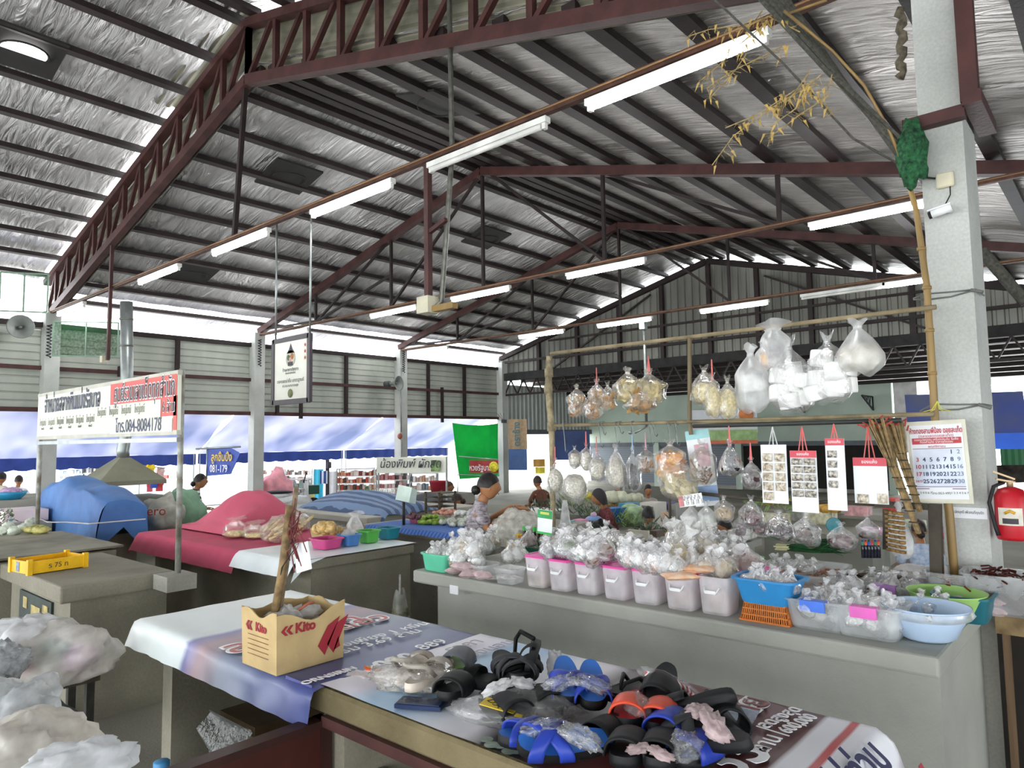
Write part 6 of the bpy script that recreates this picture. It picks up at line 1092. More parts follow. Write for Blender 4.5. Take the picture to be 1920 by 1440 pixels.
m = MB(); m.box((-.017, -.85, 1.725), (.003, 1.05, .085)); ob('phone_panel', m, MATS['sign_cream'], sg); text('โทร.084-8084178', .125, MATS['sign_navy'], sg, (FX2-.003, -.83, 1.73), FACE, sx=.9, bold=.001)
m = MB(); m.bb((1.86, 4.42, .71), (2.04, 4.62, .8)); tag(ob('post_lug', m, CON), 'concrete lug holding the right post of the lottery sign', 'block')
# yellow crate
t = thing('crate', 'yellow plastic crate on the bare concrete counter', 'crate', (1.5, 5.36, .8), R_(8)); YEL = mat('crate_yellow', '#e6b414', .45, 0, .1, 14)
w, d, h = .25, .33, .095; m = MB()
for a, b in (((-d/2, -w/2), (d/2, -w/2)), ((-d/2, w/2), (d/2, w/2)), ((-d/2, -w/2), (-d/2, w/2)), ((d/2, -w/2), (d/2, w/2))): m.bar((*a, h*.46), (*b, h*.46), .01, h*.84, (0, 1, 0) if a[1] == b[1] else (1, 0, 0)) if 0 else m.bb((min(a[0], b[0])-.005, min(a[1], b[1])-.005, .006), (max(a[0], b[0])+.005, max(a[1], b[1])+.005, h*.86))
for a in (-1, 1):
    for b in (-1, 1): m.bb((a*d/2-.014, b*w/2-.014, 0), (a*d/2+.014, b*w/2+.014, h))
m.box((0, 0, .008), (d, w, .006)); ob('crate_body', m, YEL, t); m = MB(); m.box((-d/2-.007, .02, h*.45), (.002, .04, .06)); ob('sticker', m, mat('sticker_blue', '#7f92ad', .5, 0, .3, 40), t); text('ร 75 ก', .045, INK, t, (0, -w/2-.0075, h*.45), (R_(90), 0, 0), ext=.0004)
# vegetables at the left edge
for i, (px, py) in enumerate(((8, 1000), (26, 1002), (44, 996), (16, 992), (58, 985))): m = MB(); m.blob((0, 0, .03), (.05, .05, .04), .25, 3.5, i, 16, 10); o = tag(ob('vegetable_bag', m, mat('cauli_bag', '#b9c4ac', .5, 0, .5, 25, .5, 30, col2='#e2e6da')), 'speckled white green vegetable bag on the board at the left edge', 'vegetables', 'speckled vegetable bags'); o.location = PZ(px, py, .83)
m = MB(); m.blob((0, 0, .035), (.12, .055, .04), .2, 3, 9, 18, 10); o = tag(ob('vegetable_bag', m, mat('yellow_veg', '#c5bf74', .5, 0, .4, 20, .4, 30)), 'yellow bag of vegetables beside the sign post', 'vegetables'); o.location = PZ(68, 1000, .83); o.rotation_euler = (0, 0, R_(-50))
m = MB(); m.grid(lambda u, v: (.09*(u-.5), .12*(v-.5), .07+.015*math.sin(u*5)), 6, 6); o = tag(ob('teal_cloth', m, mat('teal_cloth', '#2f6f74', .8, 0, .1, 20)), 'small teal cloth lying on the speckled vegetable bags', 'cloth'); o.location = PZ(28, 990, .83)
m = MB(); r = random.Random(2)
for k in range(70): p = Vector((r.uniform(-.08, .08), r.uniform(-.1, .1), r.uniform(0, .14))); q = Vector((r.uniform(-.03, .03), r.uniform(-.03, .03), r.uniform(.01, .05))); w_ = Vector((.012, .012, 0)); m.add([p-w_, p+q*.5+Vector((.01, -.01, 0)), p+q, p+w_], [(0, 1, 2, 3)])
o = tag(ob('leafy_greens', m, mat('leaf_green', '#4f7a34', .6, 0, .4, 20)), 'bunch of fresh green leaves at the very left edge', 'vegetables'); o.location = PZ(4, 985, .83)
m = MB(); m.box((0, 0, .06), (.4, .55, .12)); o = tag(ob('pink_tray', m, mat('pale_pink', '#e6d2d3', .6, 0, .05)), 'pale pink covered box behind the left sign post', 'box'); o.location = PY(36, 975, 9.2); m = MB(); m.bb((1.75, 8.7, 0), (2.45, 9.8, o.location.z-.002)); tag(ob('low_stand', m, CON), 'concrete stand under the pale pink box', 'stand')
m = MB(); m.lathe([(0, 0), (.1, 0), (.15, .05), (.17, .09), (.16, .09), (.13, .04), (0, .02)], (0, 0, 0), 24); o = tag(ob('blue_bowl', m, mat('cyan_bowl', '#2a8fb8', .4, 0, .1)), 'bright blue bowl at the left edge in front of the street stalls', 'bowl'); o.location = PY(20, 936, 10.2); m = MB(); m.blob((0, .02, .09), (.12, .12, .05), .2, 3, 4); q = tag(ob('pink_goods', m, mat('mauve_goods', '#c9a5cc', .6, 0, .3, 20)), 'pink and purple goods in the bright blue bowl', 'goods'); q.location = o.location
m = MB(); m.bb((1.75, 10.0, 0), (3.2, 11.2, o.location.z-.002)); tag(ob('low_stand', m, CON), 'low concrete counter under the bright blue bowl', 'stand')
# blue tarpaulin over a stall
tp = thing('tarpaulin', 'faded blue tarpaulin roped over a stall behind the lottery sign', 'tarpaulin', (2.72, 8.47, 0))
def tarpf(u, v):
    # u along the stall, v from the front hem over the top to the back hem
    y = .95-1.9*u; ridge = 1.13+.05*math.sin(u*3.2)-.14*max(0, u-.72)/.28-.03*math.cos(u*11); hem = .62+.03*math.sin(u*9)-.05*(u > .9)
    fold = .085*math.sin(u*16+math.sin(u*5)*2)*(1-min(1, abs(v-.5)*1.3)**.5)+.03*noise.noise(Vector((u*8, v*3, 1)))
    if v < .45: q = v/.45; return (-.22+.05*q-fold*(1-q), y+.04*math.sin(v*5), hem+(ridge-hem)*q**.85)
    if v < .8: q = (v-.45)/.35; return (-.17+.38*q, y, ridge+.05*math.sin(q*math.pi)+fold*.5)
    q = (v-.8)/.2; return (.21+.04*q+fold, y, ridge-.5*q)
TARP = mat('tarp_blue', '#4f80bd', .6, 0, .25, 2.5, .15, 12, col2='#3a5f97'); m = MB(); m.grid(tarpf, 60, 36); ob('sheet', m, TARP, tp)
m = MB(); m.grid(lambda u, v: (lambda a: (a[0], 0.95+.03*math.sin(v*9), a[2]))(tarpf(0, v)) if u == 0 else (.0, .97, .85), 1, 36); ob('end_fold', m, TARP, tp); m = MB(); m.grid(lambda u, v: (lambda a: (a[0], -.95-.05*math.sin(v*12)*u, a[2]*(1-.0*u)))(tarpf(1, v)) if u == 0 else (.0, -.99, .8), 1, 36); ob('end_fold', m, TARP, tp)
m = MB(); m.tube([(-.31, .95, .85), (-.32, .2, .80), (-.32, -.4, .84), (-.3, -.97, .86), (.2, -1.0, .86)], .006, 5); ob('rope', m, mat('rope_white', '#d5d2d0', .8), tp)
m = MB(); m.bb((2.56, 7.62, 0), (2.9, 9.36, .72)); tag(ob('stall_block', m, CDK), 'concrete stall base under the faded blue tarpaulin', 'stand')
# cooker hood and duct
hd = thing('cooker_hood', 'olive grey sheet metal cooker hood with a bent duct behind the lottery sign', 'hood', (3.97, 11.0, 0)); HM = mat('hood_olive', '#8b8a76', .5, .3, .15, 3)
m = MB(); a = [(-.45, -.4), (.45, -.4), (.45, .4), (-.45, .4)]; zt = PY(228, 858, 11).z; zb = PY(228, 908, 11).z
m.add([(x, y, zb) for x, y in a]+[(x, y, zb+.06) for x, y in a]+[(x*.16, y*.2, zt) for x, y in a], [(0, 1, 5, 4), (1, 2, 6, 5), (2, 3, 7, 6), (3, 0, 4, 7), (4, 5, 9, 8), (5, 6, 10, 9), (6, 7, 11, 10), (7, 4, 8, 11)], False); ob('canopy', m, HM, hd)
m = MB(); q = [Vector((0, 0, zt)), PY(230, 845, 11)-hd.location, PY(236, 812, 11)-hd.location, PY(238, 720, 11)-hd.location, PY(237, 566, 11)-hd.location]; m.tube(q, .085, 14); ob('duct', m, GALV, hd); m = MB(); [m.tube([PY(237, y, 11)-hd.location, PY(237, y-3, 11)-hd.location], .092, 14) for y in (650, 600, 780)]; ob('duct_band', m, STEEL, hd)
m = MB(); m.tube([PY(214, 1000, 11.0), PY(211, 905, 11.0)], .015, 6); m.bb((3.5, 10.6, 0), (4.5, 11.4, zb-.18)); tag(ob('cooker_stand', m, mat('stove_grey', '#7d7b70', .6)), 'grey stove block under the olive cooker hood', 'stove')
# magenta cloth with a mound, white sheet and snacks
MAG = mat('magenta_cloth', '#b8405e', .75, 0, .08, 3, .1, 30); o = drape('stall_cloth', 2.64, 3.68, 5.0, 6.87, .806, .17, .05, 0, .16, MAG, None, 40, 60, .004, .35, 6); tag(o, 'flat magenta cloth spread over the middle counter', 'cloth')
mb = MB(); 
def moundf(u, v):
    x, y = 2.96+.7*u, 5.72+1.14*v; cx, cy = 3.34, 6.2; s = (((x-cx)/.34)**2+((y-cy)/.5)**2); hgt = .34*math.exp(-s**1.3*.9)*(1-.35*max(0, (y-6.2)/.8)); e = max(0, 1-max(abs(u-.5), abs(v-.5))*2)
    hgt *= min(1, e*4.5)**.8; return (x, y, .812+hgt+.025*abs(noise.noise(Vector((x*5, y*5, 1))))*min(1, e*4)+.03*math.exp(-((e-.06)/.05)**2)+.02*math.sin(x*9+y*14)*min(1, hgt*6))
mb.grid(moundf, 50, 60); tag(ob('covered_mound', mb, mat('rose_cloth', '#c0566d', .75, 0, .08, 3, .1, 30)), 'rose cloth tucked over a mound of goods on the magenta cloth', 'cloth')
WS = mat('white_sheet', '#dfe6e8', .35, 0, .05, 4); o = drape('stall_cloth', 2.63, 3.68, 4.24, 5.02, .81, .12, .02, .0, 0, WS, None, 40, 40, .003, .5, 9); tag(o, 'white plastic sheet on the right end of the middle counter', 'cloth')
m = MB(); m.grid(lambda u, v: (2.62-.06*v+.22*u*(1-v*.4), 4.225-.02*v, .81-.13*v*(1-u*.8)), 8, 8); ob('corner_flap', m, WS, o)
MZ = .815
CRK = mat('cracker', '#ddc98f', .5, 0, .3, 30); CRKS = mat('cracker_stick', '#d9c08a', .55, 0, .25, 30)
def mbag(px, py, w, h, lab, fk, fm, seed, d=.8, n=0, grp=None, neck=.14, full=.55, mt=None):
    p = PZ(px, py, MZ); p.x = min(p.x, 3.56); t = thing('snack_bag', lab, 'bag', p, 0, grp); t.rotation_euler = (0, 0, R_(-30)); ob('film', bagmesh(w, w*d, h, .14, seed, neck=neck, full=full), mt or FLY, t); ob('filling', fillmesh(fk, w, w*d, h, seed, n), fm, t); return t
mbag(442, 1006, .24, .16, 'clear bag of flat yellow crackers at the left of the white sheet, nearer', 'low', CRK, 50, neck=.3); mbag(478, 1008, .22, .13, 'clear bag of flat yellow crackers beside the pile of sticks', 'low', CRK, 51, neck=.3); mbag(498, 985, .26, .22, 'clear bag of puffed rolls behind the flat cracker bags', 'lumps', mat('puff', '#d8b878', .6, 0, .3, 25), 52, n=12, neck=.3); mbag(520, 968, .24, .2, 'pale bag of prawn crackers next to the rose mound', 'chips', CHIPP, 53, neck=.3); mbag(565, 985, .22, .24, 'pale bag of crackers behind the carton sticks', 'chips', CHIPP, 54, neck=.3); mbag(592, 990, .2, .18, 'clear bag of cream crackers behind the brown card', 'lumps', CRK, 55, neck=.3)
st = thing('snack_sticks', 'heap of long cream snack sticks in clear bags on the white sheet', 'snacks', PZ(525, 1014, MZ)); m = MB(); r = random.Random(6)
for k in range(46): p = Vector((r.uniform(-.1, .12), r.uniform(-.1, .1), r.uniform(.01, .1))); m.tube([p, p+Vector((.05, -.02, .0)).lerp(Vector((.14, r.uniform(-.04, .04), .1)), r.random())], .011, 6)
ob('sticks', m, CRKS, st); m = MB(); m.blob((.03, 0, .09), (.17, .14, .11), .2, 2, 8, 18, 12); ob('film', m, FLY, st)
rl = MB(); rl.lathe([(0, -.022), (.028, -.022), (.034, -.016), (.034, .016), (.028, .022), (.018, .018), (.012, .022), (0, .018)], (0, 0, 0), 16); rp = None
for i, (px, py, z) in enumerate(((592, 990, .84), (607, 992, .84), (622, 995, .84), (600, 988, .9), (616, 990, .9), (628, 988, .9), (596, 984, .96), (610, 985, .96), (624, 985, .96), (604, 980, 1.02), (618, 980, 1.02))):
    if rp is None: o = rp = tag(ob('rolled_snack', rl, mat('rolled_snack', '#c9a566', .5, 0, .35, 40)), 'tan spiral snack roll in the stack on the white sheet', 'snack', 'spiral snack rolls')
    else: o = rp.copy(); C.objects.link(o)
    o.location = PZ(px, py+8, z-.02); o.rotation_euler = (R_(80+i*7), R_(10*i), R_(20+i*33)); o.scale = (1.25,)*3
for i in range(15): 
    m = MB(); m.blob((0, 0, .03), (.03, .03, .036), .15, 2, i, 12, 8); m.k = 1; m.lathe([(.008, .065), (.01, .075), (0, .078)], (0, 0, 0), 8); o = tag(ob('snack_pouch', m, [mat('pouch_cream', '#d2bb86', .4, 0, .2, 25), mat('cap_steel_blue', '#5f84b5', .4) if i > 8 else CHIPP]), ('round cream pouch with a blue tie at the right of the row' if i > 8 else 'round cream pouch in the row behind the baskets'), 'pouch', 'blue tied pouches' if i > 8 else 'cream pouches'); o.location = PZ(632+4.2*i, 1000-.5*i+3*(i % 2), MZ); o.location.x = min(o.location.x, 3.6)
def mbasket(px, py, wpx, hpx, c, lab, fill=None):
    t = tub(px, py, wpx, hpx, .9, lab, c, 'basket', 'plastic_basket', .02, .84, MZ); 
    if fill: m = MB(); m.blob((0, 0, t['h']*1.0), (t['d']*.36, t['w']*.38, t['h']*.55), .3, 3, int(px), 16, 9); q = tag(ob('film_bags', m, FLM2), 'milky bags piled in the %s' % fill, 'bags', None, 'stuff'); q.location = t.location
mbasket(592, 1030, 62, 20, mat('basket_rose', '#c74a86', .45), 'pink basket at the front edge of the white sheet'); mbasket(640, 1024, 44, 22, mat('basket_steelblue', '#4a7fc0', .45), 'blue basket of milky bags between the pink and green baskets', 'blue basket on the white sheet'); mbasket(678, 1018, 42, 24, mat('basket_green2', '#55b04a', .45), 'green basket between the blue and teal baskets', None); mbasket(715, 1011, 44, 22, mat('basket_petrol', '#1f7f92', .45), 'teal basket at the corner of the white sheet')
mbag(702, 1002, .16, .2, 'white carrier bag standing in the teal basket', 'low', mat('peach_goods', '#d8b09a', .6), 57, neck=.35, full=.4, mt=FLM2)
m = MB(); m.box((0, 0, .05), (.006, .14, .1)); o = tag(ob('brown_card', m, CARD), 'brown cardboard price card leaning on the white sheet', 'card'); o.location = PZ(597, 1014, MZ); o.rotation_euler = (R_(5), R_(-15), R_(10))
t = thing('carrier_bag', 'thin white carrier bag hanging off the right end of the middle counter', 'bag', PX(750, 1165, 3.4)); t.rotation_euler = (0, 0, R_(-40)); m = MB(); h = .27; m.grid(lambda u, v: (.07*math.cos(6.28*u)*(1-.5*v)*(1+.2*noise.noise(Vector((u*6, v*4, 2)))), .085*math.sin(6.28*u)*(1-.45*v), h*v*.8+.02*math.sin(6.28*u*2)), 24, 14); ob('bag_body', m, film('carrier_film', '#dfe3dd', .5, .3, 9, .7, .3), t); m = MB(); m.tube([(0, -.05, .2), (0, -.03, .31), (0, .01, .33), (0, .03, .28), (0, .04, .2)], .008, 6); ob('handle', m, FLM2, t); m = MB(); m.blob((0, 0, .06), (.06, .07, .06), .25, 3, 3); ob('filling', m, mat('olive_goods', '#8d8a6c', .7, 0, .4, 20), t)
# bags and metal bench at the lower left
bn = thing('bench', 'dark metal bench carrying plastic bags at the lower left', 'bench', (1.0, 4.02, 0)); IR = mat('dark_iron', '#3b3a36', .55, .3, .25, 10)
m = MB(); m.box((-.1, 0, .47), (.84, .3, .03)); ob('seat', m, mat('bench_top', '#4d4538', .7, 0, .3, 8), bn)
for x in (.28, -.45):
    for y in (-.13, .13): m = MB(); m.box((x, y, .23), (.035, .035, .46)); ob('leg', m, IR, bn)
m = MB(); m.bar((.28, -.13, .12), (.28, .13, .12), .03); m.bar((.28, .13, .12), (-.45, .13, .12), .03); ob('stretcher', m, IR, bn)
BGW = film('bag_cream', '#e9e4da', .8, .3, 8, .8, .3); BGS = film('bag_white', '#eceef0', .85, .3, 8, .8, .3)
t = thing('stuffed_bag', 'big cream plastic bag with pink and grey clothes showing through on the bench', 'bag', PX(112, 1278, 1.12)); t.rotation_euler = (0, 0, R_(-55)); m = MB(); m.blob((0, 0, .12), (.26, .17, .15), .14, 1.8, 41, 48, 30, None, -.75, .1); ob('bag_body', m, film('cream_haze', '#ebe6dc', .55, .3, 8, .9, .35), t); m = MB(); m.blob((-.12, -.06, .1), (.09, .07, .07), .2, 2, 2); m.k = 1; m.blob((.11, -.02, .12), (.08, .08, .06), .15, 2, 3); m.k = 2; m.blob((.02, -.06, .15), (.09, .06, .06), .2, 2, 4); ob('contents', m, [mat('cloth_red', '#d0737a', .7), mat('cloth_mauve', '#b58fbb', .7), mat('cloth_grey', '#7f9a9a', .7)], t)
m = MB(); m.blob((0, 0, .1), (.22, .17, .13), .2, 2, 43, 44, 28, None, -.8, .13); o = tag(ob('stuffed_bag', m, BGS), 'white plastic bag behind the cream bag on the bench', 'bag'); o.location = PX(40, 1262, 1.0); m = MB(); m.blob((0, 0, .05), (.08, .08, .07), .3, 4, 44, 20, 14); o = tag(ob('crumpled_bag', m, film('silver_wrap', '#b9bdbf', .7, .2, 30, 1, .6)), 'crumpled silver grey wrap at the left end of the bench', 'bag'); o.location = PX(10, 1262, .88)
m = MB(); m.blob((0, 0, 0), (.17, .16, .15), .22, 2, 45, 44, 28, None, None, .14); o = tag(ob('stuffed_bag', m, film('net_haze', '#d5d9db', .5, .3, 12, 1, .4)), 'thin see-through bag heaped at the bottom left corner', 'bag'); o.location = PX(25, 1360, .75); m = MB(); m.blob((0, 0, 0), (.2, .17, .13), .15, 2, 46, 44, 28, None, None, .12); o = tag(ob('stuffed_bag', m, BGW), 'creamy white stuffed bag at the bottom left corner', 'bag'); o.location = PX(52, 1418, .72)
m = MB(); m.blob((0, 0, 0), (.14, .11, .06), .2, 2, 47, 40, 26, None, None, .15); o = tag(ob('stuffed_bag', m, BGS), 'white plastic bag end at the bottom edge beside the bench leg', 'bag'); o.location = PX(150, 1438, .72); m = MB(); m.blob((0, 0, 0), (.1, .09, .12), .2, 2, 48); o = tag(ob('black_bag', m, mat('black_bag', '#17191a', .35, 0, .2, 12)), 'black bag squeezed between the white bags and the bench', 'bag'); o.location = PX(88, 1372, .95)
m = MB(); m.bb((.3, 3.0, 0), (1.0, 3.6, .12)); tag(ob('floor_pallet', m, IR), 'dark pallet under the heaped bags at the bottom left', 'pallet')
# dark bundle between tarp and magenta counter, green sack
m = MB(); m.blob((0, 0, .0), (.25, .2, .3), .2, 2, 50, 22, 14); o = tag(ob('green_sack', m, mat('sack_green', '#83a98c', .7, 0, .15, 8)), 'pale green sack behind the rose mound', 'sack'); o.location = PY(340, 965, 8.3); m = MB(); m.blob((0, 0, .0), (.2, .22, .26), .2, 2, 51, 22, 14); o = tag(ob('printed_sack', m, mat('sack_grey', '#a9a79b', .7, 0, .2, 10)), 'greyish sack with red lettering beside the tarpaulin', 'sack'); o.location = PY(306, 972, 8.0); text('ero', .14, INKR, o, (-.15, -.19, .1), (R_(90), 0, R_(-45)))
m = MB(); m.bb((3.6, 8.15, 0), (4.6, 8.9, .62)); tag(ob('sack_stand', m, CDK), 'low block under the sacks', 'stand')
# striped tarpaulin on the far counter
m = MB(); m.grid(lambda u, v: (4.75+.95*u, 6.05+1.75*v, .8+.26*max(0, math.sin(math.pi*u))**.6*max(0, math.sin(math.pi*v**.8))**.5*(.6+.4*v)+.015*math.sin(u*12+v*3)-.12*max(0, 1-u*12)), 40, 40); o = tag(ob('striped_cover', m, stripes('tarp_stripes', '#3d5277', '#7089ad', 0, 9, .6, .5, 'Object', .6)), 'blue striped tarpaulin mounded over goods on the far counter', 'tarpaulin')
# things around the standing woman
GRN = mat('lime_veg', '#8fae3f', .55, 0, .35, 30)
bcl = drape('stall_cloth', 4.22, 4.7, 4.0, 5.6, .803, .05, 0, 0, 0, stripes('cloth_blue_check', '#2f55a0', '#4f79bd', 1, 22, .8), None, 10, 30); tag(bcl, 'blue cloth edging the counter behind the standing woman', 'cloth')
def heapblob(px, py, z, rad, mt, lab, cat, n=14, bs=.03, seed=1, name='produce_heap', kind='stuff'):
    m = MB(); r = random.Random(seed)
    for i in range(n): a = r.uniform(0, 6.28); q = math.sqrt(r.random()); m.blob((math.cos(a)*q*rad[0], math.sin(a)*q*rad[1], r.uniform(0, 1)*rad[2]*(1.1-q)), (bs, bs*1.2, bs*.8), .2, 2, i, 9, 6, Matrix.Rotation(a, 3, 'Z'))
    o = tag(ob(name, m, mt), lab, cat, None, kind); o.location = PZ(px, py, z); return o
heapblob(806, 978, .82, (.12, .2, .1), GRN, 'lime green vegetables on the counter behind the woman', 'vegetables', 30, .028, 1); heapblob(862, 982, .82, (.12, .22, .1), mat('pale_onions', '#c9cdbf', .6, 0, .35, 30), 'pale bagged onions on the counter behind the woman', 'vegetables', 34, .03, 2); heapblob(775, 970, .9, (.06, .08, .05), mat('shallots', '#6f4b52', .6, 0, .4, 30), 'dark shallots in the small pink basket', 'vegetables', 20, .02, 3); tub(773, 982, 32, 12, .9, 'small pink basket of shallots at the left of the blue edged counter', mat('basket_dusty', '#b05a72', .5), 'basket', 'plastic_basket', .015, .85)
heapblob(835, 962, .84, (.1, .16, .05), mat('pink_prawns', '#d9a08c', .6, 0, .3, 25), 'pinkish goods tray at the back of the blue edged counter', 'goods', 20, .025, 4); heapblob(880, 966, .84, (.14, .16, .08), mat('white_bags_back', '#dcdedb', .5, 0, .2, 20), 'white bagged vegetables beside the woman', 'vegetables', 26, .035, 5)
t = thing('scale', 'pale mint market scale with a tilted pan on a dark post', 'scale', PZ(757, 985, .8)); m = MB(); m.tube([(0, 0, 0), (0, 0, .22)], .014, 8); ob('post', m, IR, t); m = MB(); m.add([(-.02, -.1, .22), (.02, -.1, .36), (.02, .1, .38), (-.02, .1, .24), (.08, -.08, .2), (.1, -.08, .33), (.1, .08, .35), (.08, .08, .22)], [(0, 1, 2, 3), (4, 7, 6, 5), (0, 4, 5, 1), (3, 2, 6, 7), (1, 5, 6, 2), (0, 3, 7, 4)], False); ob('pan', m, mat('scale_mint', '#c3d6cb', .4), t)
for i, (px, c, h_) in enumerate(((712, '#9fa79a', 'grey'), (722, '#d98a4e', 'orange'), (732, '#a9a468', 'olive'), (742, '#e08aa0', 'pink'))):
    t = thing('tote_bag', '%s carry bag with loop handles lined up left of the scale' % h_, 'bag', PX(px, 948, 5.6)); m = MB(); m.box((0, 0, .07), (.08, .085, .14), tx=1, ty=1.1); ob('bag_body', m, mat('tote_'+h_, c, .6), t); m = MB(); [m.tube([(x, -.03, .13), (x, -.02, .2), (x, .02, .2), (x, .03, .13)], .005, 6) for x in (-.03, .03)]; ob('handle', m, mat('handle_cream', '#d8d2c4', .6), t)
m = MB(); m.box((0, 0, .01), (.16, .36, .03)); o = tag(ob('orange_tray', m, mat('tray_coral', '#e2664a', .5)), 'coral tray under the row of carry bags', 'tray'); o.location = PX(728, 952, 5.6)
t = thing('spray_bottle', 'clear spray bottle standing behind the striped tarpaulin', 'bottle', PX(679, 938, 5.9)); m = MB(); m.lathe([(0, 0), (.03, 0), (.032, .07), (.012, .1), (.012, .13), (0, .13)], (0, 0, 0), 14); ob('bottle_body', m, mat('haze_white', '#dfe4e4', .3), t); m = MB(); m.bar((-.03, 0, .14), (.02, 0, .14), .02); ob('trigger', m, STEEL, t)
t = thing('potted_plant', 'small potted plant beside the carry bags', 'plant', PX(694, 938, 6.0)); m = MB(); m.lathe([(0, 0), (.05, 0), (.065, .08), (0, .08)], (0, 0, 0), 14); ob('pot', m, mat('pot_brown', '#8a5a48', .7), t); m = MB(); r = random.Random(1); [m.tube([(0, 0, .08), (r.uniform(-.07, .07), r.uniform(-.08, .08), .12+r.random()*.1)], [.008, .002], 4) for k in range(24)]; ob('leaves', m, mat('leaf_fresh', '#6f9a4c', .6, 0, .3, 20), t)
m = MB(); [m.box((0, 0, .025+.05*k), (.26, .24, .008)) for k in range(5)]; [m.box((a*.12, b*.11, .12), (.02, .02, .24)) for a in (-1, 1) for b in (-1, 1)]; o = tag(ob('wooden_crate', m, mat('crate_dark', '#5f5444', .8, 0, .3, 8)), 'dark slatted wooden crate beside the seated woman in the head band', 'crate'); o.location = PX(826, 962, 5.4)
m = MB(); m.grid(lambda u, v: (.7*(u-.5), 1.0*(v-.5), .16*math.sin(math.pi*u)**.6*math.sin(math.pi*v)**.6+.01*math.sin(v*16)), 16, 20); o = tag(ob('grey_cover', m, mat('cover_slate', '#4c5058', .7, 0, .2, 6)), 'dark grey cover mounded over goods behind the scale', 'cover'); o.location = PX(800, 945, 7.4); m = MB(); m.bb((6.9, o.location.y-.55, 0), (7.9, o.location.y+.55, o.location.z)); tag(ob('low_stand', m, mat('rust_stand', '#5d2f2c', .7)), 'dark red stand under the grey cover', 'stand')
m = MB(); m.lathe([(0, 0), (.13, 0), (.17, .2), (.18, .21), (.165, .2), (0, .05)], (0, 0, 0), 24); o = tag(ob('red_tub', m, mat('tub_crimson', '#9d1f34', .4)), 'crimson round tub behind the grey cover', 'tub'); o.location = PX(823, 924, 8.6); m = MB(); m.bb((8.3, o.location.y-.5, 0), (9, o.location.y+.4, o.location.z)); tag(ob('low_stand', m, CON), 'pale stand under the crimson tub', 'stand')
# ================================================================ people
SKN = mat('skin_tan', '#a8744f', .55, 0, .06, 8); SKN2 = mat('skin_brown', '#8e5f42', .55, 0, .06, 8); HAIRB = mat('hair_black', '#17130f', .45, 0, .25, 40, .3, 90, (1, 1, .2)); HAIR2 = mat('hair_brown', '#2c1d14', .45, 0, .25, 40, .3, 90, (1, 1, .2))
def headmesh(m, c, s, rot):
    def fn(u, v):
        t = math.pi*v; a = 2*math.pi*u; d = Vector((math.sin(t)*math.cos(a), math.sin(t)*math.sin(a), -math.cos(t)))
        jaw = 1-.22*max(0, -d.z)**1.2; x, y, z = d.x*.098*(jaw+.04), d.y*.076*jaw, d.z*.122
        f = max(0, d.x); nose = .022*math.exp(-((d.y)/.16)**2-((d.z+.12)/.17)**2)*f**3; brow = .006*math.exp(-((d.z-.18)/.1)**2)*f; sock = -.009*math.exp(-((abs(d.y)-.33)/.14)**2-((d.z-.04)/.1)**2)*f; mouth = .006*math.exp(-(d.y/.3)**2-((d.z+.48)/.09)**2)*f; chin = .008*math.exp(-(d.y/.3)**2-((d.z+.82)/.15)**2)*f
        x += nose+brow+sock+mouth+chin; return c+rot @ (Vector((x, y, z))*s)
    m.grid(fn, 28, 20)
    for e in (-1, 1): m.blob(c+rot @ (Vector((-.005, e*.078, -.01))*s), (.018*s, .01*s, .03*s), .1, 2, 1, 8, 6, rot)
